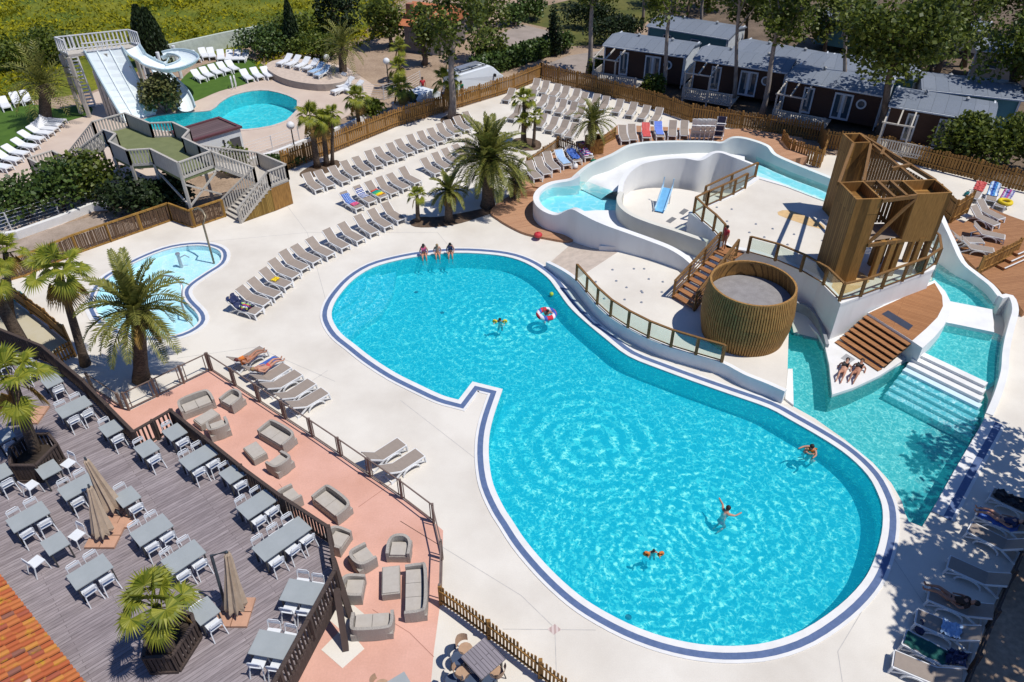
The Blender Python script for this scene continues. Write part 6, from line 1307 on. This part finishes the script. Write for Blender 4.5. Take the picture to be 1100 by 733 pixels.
mb = MB(); mb.lathe([(.001, 0), (.13, .015), (.22, .08), (.27, .17), (.22, .26), (.13, .32), (.001, .33)], 14); mb.lathe([(.03, .33), (.05, .36), (.001, .37)], 8); solo('beach_ball', mb, RED, 'red beach ball on the lower sun deck edge', 'ball', at(578, 255, .165), 0, None, True)
# navy recliner leaning behind the back wall and a few folded white ones
mb = MB(); LB2 = make_lounger('folded_lounger', 'navy folded lounger standing upright behind the lagoon back wall', WPLASTIC, NAVY, 8); LB2['category'] = 'sun lounger'; LB2.location = at(771, 150, .65); LB2.rotation_euler = (0, R(62), R(80))
FL = Proto(make_lounger('folded_lounger', 'white', WPLASTIC, WSLING, 5))
for i, (x, y) in enumerate(((746, 151), (751, 151), (756, 151), (761, 151))): o = FL(at(x, y, .65), 0, f'{ORD[i]} white folded lounger from the left, leaning behind the back wall', 'folded white loungers'); o.rotation_euler = (0, R(58), R(75))

# ================================================================ people
J0 = dict(stand=dict(pel=(0,0,.95), ab=(0,.01,1.12), chest=(0,0,1.32), neck=(0,0,1.47), head=(0,.03,1.58), top=(0,.03,1.70), sh=(.17,0,1.41), el=(.24,-.02,1.14), wr=(.25,.08,.90), hip=(.09,0,.88), kn=(.10,.03,.48), an=(.10,0,.08), toe=(.12,.17,.03)),
 sit=dict(pel=(0,0,.12), ab=(0,.0,.30), chest=(0,.03,.50), neck=(0,.07,.65), head=(0,.12,.75), top=(0,.14,.86), sh=(.17,.05,.59), el=(.25,.02,.34), wr=(.2,.2,.2), hip=(.09,.06,.11), kn=(.12,.44,.13), an=(.12,.50,-.30), toe=(.12,.63,-.36)),
 lie=dict(pel=(0,0,.11), ab=(0,-.18,.13), chest=(0,-.38,.22), neck=(0,-.54,.33), head=(0,-.64,.42), top=(0,-.73,.49), sh=(.17,-.47,.27), el=(.30,-.28,.16), wr=(.22,-.05,.17), hip=(.09,.06,.11), kn=(.11,.46,.26), an=(.11,.84,.08), toe=(.12,.92,.20)),
 ground=dict(pel=(0,0,.11), ab=(0,-.17,.14), chest=(0,-.36,.24), neck=(0,-.50,.36), head=(0,-.58,.46), top=(0,-.66,.54), sh=(.17,-.44,.29), el=(.27,-.55,.12), wr=(.30,-.38,.04), hip=(.09,.06,.11), kn=(.12,.42,.34), an=(.11,.80,.07), toe=(.12,.92,.06)),
 swim=dict(pel=(0,-.20,-.46), ab=(0,-.14,-.32), chest=(0,-.06,-.15), neck=(0,0,.03), head=(0,.06,.13), top=(0,.08,.25), sh=(.17,-.04,-.02), el=(.32,.14,-.06), wr=(.34,.36,-.02), hip=(.09,-.22,-.52), kn=(.13,-.02,-.80), an=(.11,-.36,-.90), toe=(.11,-.46,-.93)))
RAD = dict(pel=.135, ab=.115, chest=.135, neck=.055, head=.098, top=.06, sh=.062, el=.042, wr=.03, hip=.09, kn=.058, an=.036, toe=.03)
def skinobj(name, V, E, rad, m, parent=None, sub=1):
    me = bpy.data.meshes.new(name); me.from_pydata([tuple(v) for v in V], E, []); me.update(); me.materials.append(m); o = bpy.data.objects.new(name, me); col.objects.link(o); o.parent = parent
    sk = o.modifiers.new('Skin', 'SKIN'); sk.use_smooth_shade = True
    for i, s in enumerate(me.skin_vertices[0].data): s.radius = (rad[i], rad[i]); s.use_root = (i == 0)
    sb = o.modifiers.new('Subdivision', 'SUBSURF'); sb.levels = sub; sb.render_levels = sub; return o
def person(label, pose, loc, rz, skin=SKIN, hair=HAIRD, bottom=BLACKF, topm=None, s=1.0, shirt=None, longhair=False, tweak=None, male=False):
    t = thing('person', label, 'person', loc, rz); J = {k: Vector(v) * s for k, v in J0[pose].items()}; mir = lambda v: Vector((-v.x, v.y, v.z)); tw = {k: Vector(v) * s for k, v in (tweak or {}).items()}
    V = []; E = []; Rr = []; ix = {}
    def add(k, v, r, par=None): ix[k] = len(V); V.append(v); Rr.append(r * s); (E.append((ix[par], ix[k])) if par else None)
    add('pel', J['pel'], RAD['pel']); prev = 'pel'
    for k in ('ab', 'chest', 'neck', 'head', 'top'): add(k, J[k], RAD[k], prev); prev = k
    for sd in (1, -1):
        c = lambda k: tw.get(k + ('R' if sd > 0 else 'L')) or (J[k] if sd > 0 else mir(J[k]))
        for k, p in (('sh', 'chest'), ('el', 'sh'), ('wr', 'el'), ('hip', 'pel'), ('kn', 'hip'), ('an', 'kn'), ('toe', 'an')): add(k + str(sd), c(k), RAD[k], p if p in ('chest', 'pel') else p + str(sd))
        w_, e_ = V[ix['wr' + str(sd)]], V[ix['el' + str(sd)]]; d = (w_ - e_).normalized(); q = d.cross(Vector((0, 0, 1))).normalized() if abs(d.z) < .95 else Vector((1, 0, 0)); h = w_ + d * .085 * s
        add('palm' + str(sd), h, .032, 'wr' + str(sd))
        for f in range(5):                                           # four unequal bent fingers and a thumb leaving the side of the palm
            if f < 4: a = h + q * (f - 1.5) * .02 * s; b = a + (d * (.05, .06, .055, .042)[f]) * s; e2 = b + (d * .022 + d.cross(q) * .014) * s
            else: a = w_ + (d * .03 - q * .02 * sd) * s; b = a + (d * .03 - q * .035) * s; e2 = b + d * .022 * s
            for n_, v in enumerate((a, b, e2)): ix[('f', sd, f, n_)] = len(V); V.append(v); Rr.append(.009 * s)
            k0 = ix[('f', sd, f, 0)]; E += [(k0, k0 + 1), (k0 + 1, k0 + 2)]
    ax = (J['top'] - J['head']).normalized(); fw = Vector((0, 1, 0)); fw = (fw - ax * fw.dot(ax)); fw = fw.normalized() if fw.length > .2 else Vector((0, 0, 1)); 
    if pose in ('lie', 'ground'): fw = (Vector((0, .35, .9)) - ax * Vector((0, .35, .9)).dot(ax)).normalized()
    k0 = len(V); V += [J['head'] + fw * .08 * s, J['head'] + fw * .115 * s - ax * .012 * s]; Rr += [.02 * s, .012 * s]; E.append((k0, k0 + 1))          # nose
    b = skinobj('body', V, E, Rr, skin, t)
    hc = J['head'] + ax * .05 * s - fw * .03 * s; mb = MB(); mb.lathe([(.001, .085), (.05, .075), (.088, .035), (.102, -.02), (.088, -.075), (.06, -.10)], 12)
    M = ax.to_track_quat('Z', 'Y').to_matrix(); mb.v = [hc + M @ (v * s) for v in mb.v]
    if longhair: mb.tube([hc - fw * .06 * s, hc - fw * .1 * s - ax * .14 * s, hc - fw * .09 * s - ax * .3 * s], [.085 * s, .075 * s, .04 * s], 8)
    part('hair', mb, hair, t, sm=True)
    mb = MB()
    for sd in (-1, 1): q = ax.cross(fw); e_ = J['head'] + fw * .088 * s + q * .034 * sd * s + ax * .012 * s; mb.lathe([(.001, -.009 * s), (.01 * s, 0), (.001, .009 * s)], 6, e_)
    eo = part('eyes', mb, BLACKF, t)
    hips = [J['pel'], V[ix['hip1']], V[ix['hip1']].lerp(V[ix['kn1']], .45 if male else .12), V[ix['hip-1']], V[ix['hip-1']].lerp(V[ix['kn-1']], .45 if male else .12), J['pel'].lerp(J['ab'], .35)]
    skinobj('swim_trunks' if male else 'swimsuit_bottom', hips, [(0, 1), (1, 2), (0, 3), (3, 4), (0, 5)], [.145 * s, .10 * s, .095 * s, .10 * s, .095 * s, .135 * s], bottom, t)
    if topm: c0 = J['chest']; skinobj('swimsuit_top', [c0, c0 + Vector((.1, 0, 0)) * s, c0 - Vector((.1, 0, 0)) * s], [(0, 1), (0, 2)], [.148 * s, .09 * s, .09 * s], topm, t)
    if shirt: skinobj('shirt', [J['chest'], J['ab'], J['pel'], V[ix['sh1']], V[ix['sh1']].lerp(V[ix['el1']], .6), V[ix['sh-1']], V[ix['sh-1']].lerp(V[ix['el-1']], .6)], [(0, 1), (1, 2), (0, 3), (3, 4), (0, 5), (5, 6)], [.155 * s, .14 * s, .15 * s, .078 * s, .065 * s, .078 * s, .065 * s], shirt, t)
    return t
hd = lambda p, v, z=0: heading(p, v, z) - math.pi / 2
person('girl with long dark hair sitting leftmost on the pool edge', 'sit', at(455.5, 274.5, .04), hd((455, 275), (1.5, 10)), SKIN, HAIRD, RED, PINKF, .92, longhair=True)
person('fair haired child bending forward on the pool edge between two girls', 'sit', at(470, 273.5, .04), hd((470, 273), (1, 10)), SKIN, HAIRB, BLACKF, None, .86, tweak=None)
person('girl with dark bun sitting rightmost on the pool edge', 'sit', at(484, 272.8, .04), hd((484, 272), (0, 10)), SKIN, HAIRD, NAVY, NAVY, .9)
person('person in red standing at the top of the wooden stairs', 'stand', at(777, 268, 2.36), hd((777, 268), (-12, 3)), SKIN2, HAIRD, RED, None, .85, shirt=RED)
person('woman in a dark bikini lying on the island ledge, left of another woman', 'ground', at(905, 401, .16), hd((905, 401), (-5, 11)), SKIN, HAIRD, BLACKF, BLACKF, .95)
person('woman in a black swimsuit lying on the island ledge, right of another', 'ground', at(919.5, 402, .16), hd((919, 402), (-6, 10)), SKIN2, HAIRD, BLACKF, BLACKF, .97)
person('sunbather in an orange bikini lying on the lounger nearest the gate', 'lie', at(269, 387, .40), hd((269, 387), (36, -19)), SKIN2, mat('auburn_hair', (.10, .02, .02), .6), ORANGE, ORANGE, .97)
person('sunbather in red trunks lying on a blue towel by the bronze fence', 'lie', at(287, 396.5, .42), hd((287, 396), (36, -19)), SKIN, HAIRB, CORAL, None, 1.0, male=True)
person('swimmer with yellow armbands in the narrow middle of the big pool', 'swim', at(537, 345, -.06), hd((537, 345), (-3, 10)), SKIN, HAIRD, YEL, None, .8)
person('child with a raised hand in a red and blue swim ring', 'swim', at(588, 336, .06), hd((588, 336), (6, 8)), SKIN2, HAIRD, RED, None, .85, tweak=dict(elR=(.25, .05, .2), wrR=(.28, .08, .48)))
person('bather in an orange top holding a small child at the right pool wall', 'swim', at(872, 482, .05), hd((872, 482), (-8, 6)), SKIN, HAIRD, BLACKF, ORANGE, 1.0)
person('small fair child held by the bather at the right pool wall', 'swim', at(866.5, 484, .04), hd((866, 484), (8, 0)), SKIN, HAIRB, WHITEF, None, .55)
person('swimmer with dark hair stretching one arm in the wide pool half', 'swim', at(781, 549, -.03), hd((781, 549), (9, -5)), SKIN, HAIRD, RED, None, 1.0, tweak=dict(elL=(-.33, .1, -.02), wrL=(-.56, .16, .02)))
person('child with orange armbands floating in the wide pool half', 'swim', at(702, 593, -.04), hd((702, 593), (1, 10)), SKIN, HAIRD, NAVY, None, .62)
person('person in brown crouched over a shaded lounger by the right fence', 'lie', at(1021, 645, .42), hd((1021, 645), (-48, -22)), SKIN2, HAIRD, BLACKF, None, 1.0, shirt=mat('brown_shirt', (.06, .035, .025), .9))
person('person with outstretched legs on a blue towelled lounger in the shade', 'lie', at(1074, 560, .42), hd((1074, 560), (-48, -20)), SKIN, HAIRD, NAVY, None, 1.0, shirt=NAVY)
person('worker in a red shirt standing on the dug ground near the covered car', 'stand', at(455, 104, 0), hd((455, 104), (4, 8)), SKIN2, HAIRD, NAVY, None, 1.0, shirt=RED, male=True)
person('worker in a green shirt standing behind the white van', 'stand', at(496, 108, 0), hd((496, 108), (6, -3)), SKIN2, HAIRD, NAVY, None, 1.0, shirt=GREENF, male=True)
def armbands(px, py, z, m, label, s, d=.26):
    for sd in (-1, 1): mb = MB(); mb.tube([Vector((.085 * math.cos(2 * math.pi * k / 14), 0, .085 * math.sin(2 * math.pi * k / 14))) * s for k in range(15)], .055 * s, 6); q = at(px, py, z); solo('swim_armband', mb, m, label.format('left' if sd < 0 else 'right'), 'armband', q + Vector((sd * d * s, -.05, -.0)), .3 * sd, None, True)
armbands(537, 345, -.04, YEL, '{} yellow armband of the swimmer in the middle of the pool', 1.0); armbands(702, 594, 0, ORANGE, '{} orange armband of the floating child', 1.0)
mb = MB(); mb.tube([(.42 * math.cos(2 * math.pi * k / 24), .42 * math.sin(2 * math.pi * k / 24), 0) for k in range(25)], .14, 8)
solo('swim_ring', mb, stripes('ring_pattern', [(.6,.04,.06),(.75,.72,.72),(.06,.12,.45),(.6,.04,.06)], 1.6, 0), 'red white and blue swim ring round the child in the big pool', 'swim ring', at(587, 337.5, -.03), .4, None, True)
mb = MB(); mb.lathe([(.001, -.12), (.085, -.085), (.12, 0), (.085, .085), (.001, .12)], 12); solo('play_ball', mb, mat('lime_ball', (.45, .6, .06), .5), 'small lime ball above the water near the swim ring child', 'ball', at(592.5, 316, .1), 0, None, True)

# ================================================================ vehicles
def extrude(mb, prof, w_, inset=.0):
    n = len(prof); L = [Vector((x, w_ / 2 - (inset if z > 1.05 else 0), z)) for x, z in prof]; Rr = [Vector((v.x, -v.y, v.z)) for v in L]
    mb.add(L + Rr, [tuple(range(n))[::-1], tuple(n + i for i in range(n))] + [(i, (i + 1) % n, n + (i + 1) % n, n + i) for i in range(n)])
def van(label, loc, rz, name, prof, glass, L, wheels, m, cat, w_=1.9):
    t = thing(name, label, cat, loc, rz); mb = MB(); extrude(mb, prof, w_, .12); b = part('body', mb, m, t, fix=True); bv = b.modifiers.new('Bevel', 'BEVEL'); bv.width = .05; bv.segments = 2
    for nm, q in glass: mb = MB(); mb.face(*[Vector(p) for p in q]); part(nm, mb, GLASS, t)
    for x in wheels:
        for s in (-1, 1):
            mb = MB(); mb.lathe([(.18, -.1), (.33, -.1), (.34, 0), (.33, .1), (.18, .1)], 18); 
            for v in mb.v: v.x, v.y, v.z = v.x + x, v.z + s * (w_ / 2 - .06), v.y + .34
            wl_ = part('wheel', mb, BLACKF, t); mb = MB(); mb.lathe([(.001, .03), (.18, .05), (.19, -.05)], 12)
            for v in mb.v: v.x, v.y, v.z = v.x + x, v.z * s + s * (w_ / 2 + .02), v.y + .34
            part('hubcap', mb, JM, wl_)
    for s in (-1, 1): mb = MB(); mb.box((L / 2 - .12, s * .68, .82), (.3, .34, .2)); part('headlight', mb, PANE2, t); mb = MB(); mb.box((L * .28, s * (w_ / 2 + .1), 1.2), (.12, .2, .22)); part('wing_mirror', mb, BLACKF, t)
    return t
PANE2 = mat('headlight_glass', (.6, .62, .65), .15, spec=.8); VW = mat('van_white', (.72, .76, .79), .3, (.70, .74, .77), 1)
h = 2.45
van('white delivery van with roof rails parked behind the golden picket fence', at(509, 98), heading((509, 98), (46, -15)), 'delivery_van', [(-h, .35), (h, .35), (h + .02, .85), (h - .25, 1.05), (h - 1.0, 1.75), (h - 1.35, 1.95), (-h + .1, 1.97), (-h, 1.7)],
    [('windscreen', [(h - .29, .8, 1.1), (h - .29, -.8, 1.1), (h - .99, -.72, 1.77), (h - .99, .72, 1.77)]), ('side_window', [(h - .55, -.965 + .135, 1.15), (h - 1.55, -.83, 1.15), (h - 1.55, -.832, 1.72), (h - 1.1, -.832, 1.72)]), ('rear_window', [(-h - .01, -.7, 1.15), (-h - .01, .7, 1.15), (-h + .06, .7, 1.7), (-h + .06, -.7, 1.7)])], 4.9, (-1.5, 1.55), VW, 'van')
_ = 0
vv_ = [o for o in bpy.data.objects if o.name == 'delivery_van'][0]
for y in (-.6, .6): mb = MB(); mb.bar((-2.1, y, 2.06), (.9, y, 2.06), .06); part('roof_rail', mb, DARKM, vv_)
for x in (-1.8, -.6, .6): mb = MB(); mb.bar((x, -.65, 2.09), (x, .65, 2.09), .06); part('roof_bar', mb, DARKM, vv_)
mb = MB(); mb.box((-.6, 0, 2.17), (2.2, .5, .1)); part('ladder', mb, JM, vv_)
h = 2.1
van('white car with a dusty blue windscreen half hidden by the picket fence', at(449, 117), heading((449, 117), (-34, 14)), 'parked_car', [(-h, .35), (h, .35), (h, .75), (h - .9, .95), (h - 1.65, 1.45), (-h + .9, 1.47), (-h + .1, 1.0)],
    [('windscreen', [(h - .93, .75, .98), (h - .93, -.75, .98), (h - 1.64, -.66, 1.46), (h - 1.64, .66, 1.46)])], 4.2, (-1.3, 1.3), VW, 'car', 1.75)

# ================================================================ small fixtures
def tube_thing(name, P, r, m, label, cat, loc): mb = MB(); mb.tube(P, r, 7); return solow(name, mb, m, label, cat, loc, None, True)
zt_ = zfor((230, 283, -.06), 236); b = at(230, 283, -.3)
tube_thing('shower_pole', [b] + [Vector((b.x, b.y, z)) for z in (1, zt_ - .5)] + [at(221, 232.5, zt_ - .2), at(217, 226, zt_ + .02), at(212, 223.5, zt_ + .05), at(208.5, 225, zt_ - .1)], .06, mat('brass_pole', (.30, .25, .17), .4, metal=.4), 'tall curved shower pole at the right end of the paddling pool', 'shower', b)
b = at(201, 345, -.3); tube_thing('water_arch', [b, Vector((b.x, b.y, .8)), at(199, 318, .9) + Vector((0, 0, .6)), at(193, 303, 1.6), at(184, 297, 1.7), at(176, 296, 1.6), at(173, 300, 1.4)], .055, JM, 'curved steel water arch standing in the near end of the paddling pool', 'water arch', b)
b = at(195, 287, -.3); mb = MB(); mb.lathe([(.1, 0), (.09, .8), (.14, .85), (.14, .92), (.001, .95)], 10, b); mb.tube([b + Vector((0, 0, .6)), b + Vector((.35, .1, .75)), b + Vector((.55, .15, .55))], .03, 6); solow('water_spout', mb, JM, 'short steel water spout in the middle of the paddling pool', 'fountain', b)
def lamp(base, ty, label):
    b = at(*base); z = zfor(base, ty); t = thing('lamp_post', label, 'street lamp', b); mb = MB(); mb.tube([(0, 0, 0), (0, 0, z - .25)], [.06, .045], 8); part('post', mb, DARKM, t); mb = MB(); mb.lathe([(.001, -.3), (.17, -.24), (.28, -.08), (.3, .0), (.26, .15), (.14, .27), (.001, .3)], 14, (0, 0, z)); part('globe', mb, WHITEF, t, sm=True)
lamp((317, 162), 135, 'white globe lamp left of the fan palm clump'); lamp((418, 96), 66, 'white globe lamp among the dug ground palms'); lamp((352, 70), 62, 'small white globe lamp at the raised round terrace') 
for i, (x, y) in enumerate(((251, 99.5), (254.5, 98.5))):
    b = at(x, y, -.3); mb = MB(); mb.tube([b, b + Vector((0, 0, 1.2)), b + Vector((-.1, .3, 1.35)), b + Vector((-.2, .7, 1.2)), b + Vector((-.2, .75, .3))], .05, 6); solow('pool_handrail', mb, WPLASTIC, ('left', 'right')[i] + ' white handrail of the slide pool ladder', 'handrail', b)
mb = MB(); mb.fill([ats([(588,676),(596,670.5),(603,676.5),(595,682)], .006)]); solow('drain_cover', mb, stripes('grate_stripes', [(.45,.33,.30),(.6,.5,.46)], 7, 0), 'square pinkish drain cover in the paving below the pool', 'drain cover', at(595, 676, .006))
mb = MB(); b = at(0, 0)
for i, (x, y, l) in enumerate(((675, 663, 'dark drain in the pool floor near the lower pool wall'), (475, 336, 'dark drain in the pool floor at the middle of the round end'), (447, 314, 'dark drain in the pool floor beside the submerged steps'))): mb = MB(); mb.lathe([(.001, .012), (.1, .012), (.12, 0)], 12); solo('pool_drain', mb, mat('drain_dark', (.05, .12, .16), .6) if 'drain_dark' not in bpy.data.materials else bpy.data.materials['drain_dark'], l, 'drain', at(x, y, -1.045))
# dark boundary fence at the lower right
P = ats([(1118,560),(1098,590),(1066,662),(1034,738),(1020,775)]); t = thing('boundary_fence', 'dark brown boundary fence behind the shaded loungers', 'fence', P[2])
for z, hh in ((.2, .16), (.85, .16)): mb = MB(); [mb.bar(a + Vector((0, 0, z)), b + Vector((0, 0, z)), .05, hh) for a, b in zip(P, P[1:])]; part('rail', mb, RUST, t, world=True) if 'RUST' in globals() else part('rail', mb, FENCED, t, world=True)
for p in resample(P, 1.9): mb = MB(); mb.box((p.x, p.y, .52), (.12, .12, 1.04)); part('post', mb, FENCED, t, world=True)
# plain wooden bench steps at the right edge
t = thing('deck_steps', 'wooden steps with white nosings at the right edge of the sun deck', 'steps', at(1090, 285, .35))
for k in range(3):
    a, b = at(1078 + 6 * k, 291 - 5 * k, .35), at(1112 + 6 * k, 276 - 5 * k, .35); d = (b - a).normalized(); nrm = Vector((-d.y, d.x, 0)) * .45
    mb = MB(); mb.prism([Vector((v.x, v.y, 0)) for v in (a, b, b + nrm, a + nrm)], .355, .5 + .16 * k); part('tread', mb, DECKO, t, world=True); mb = MB(); mb.bar(Vector((a.x, a.y, .51 + .16 * k)), Vector((b.x, b.y, .51 + .16 * k)), .07, .03); part('nosing', mb, CURB, t, world=True)

vv_.scale = (1.1,) * 3
for o in bpy.data.objects:
    if 'label' in o and len(o['label'].split()) > 16: print('LONG', o['label'])
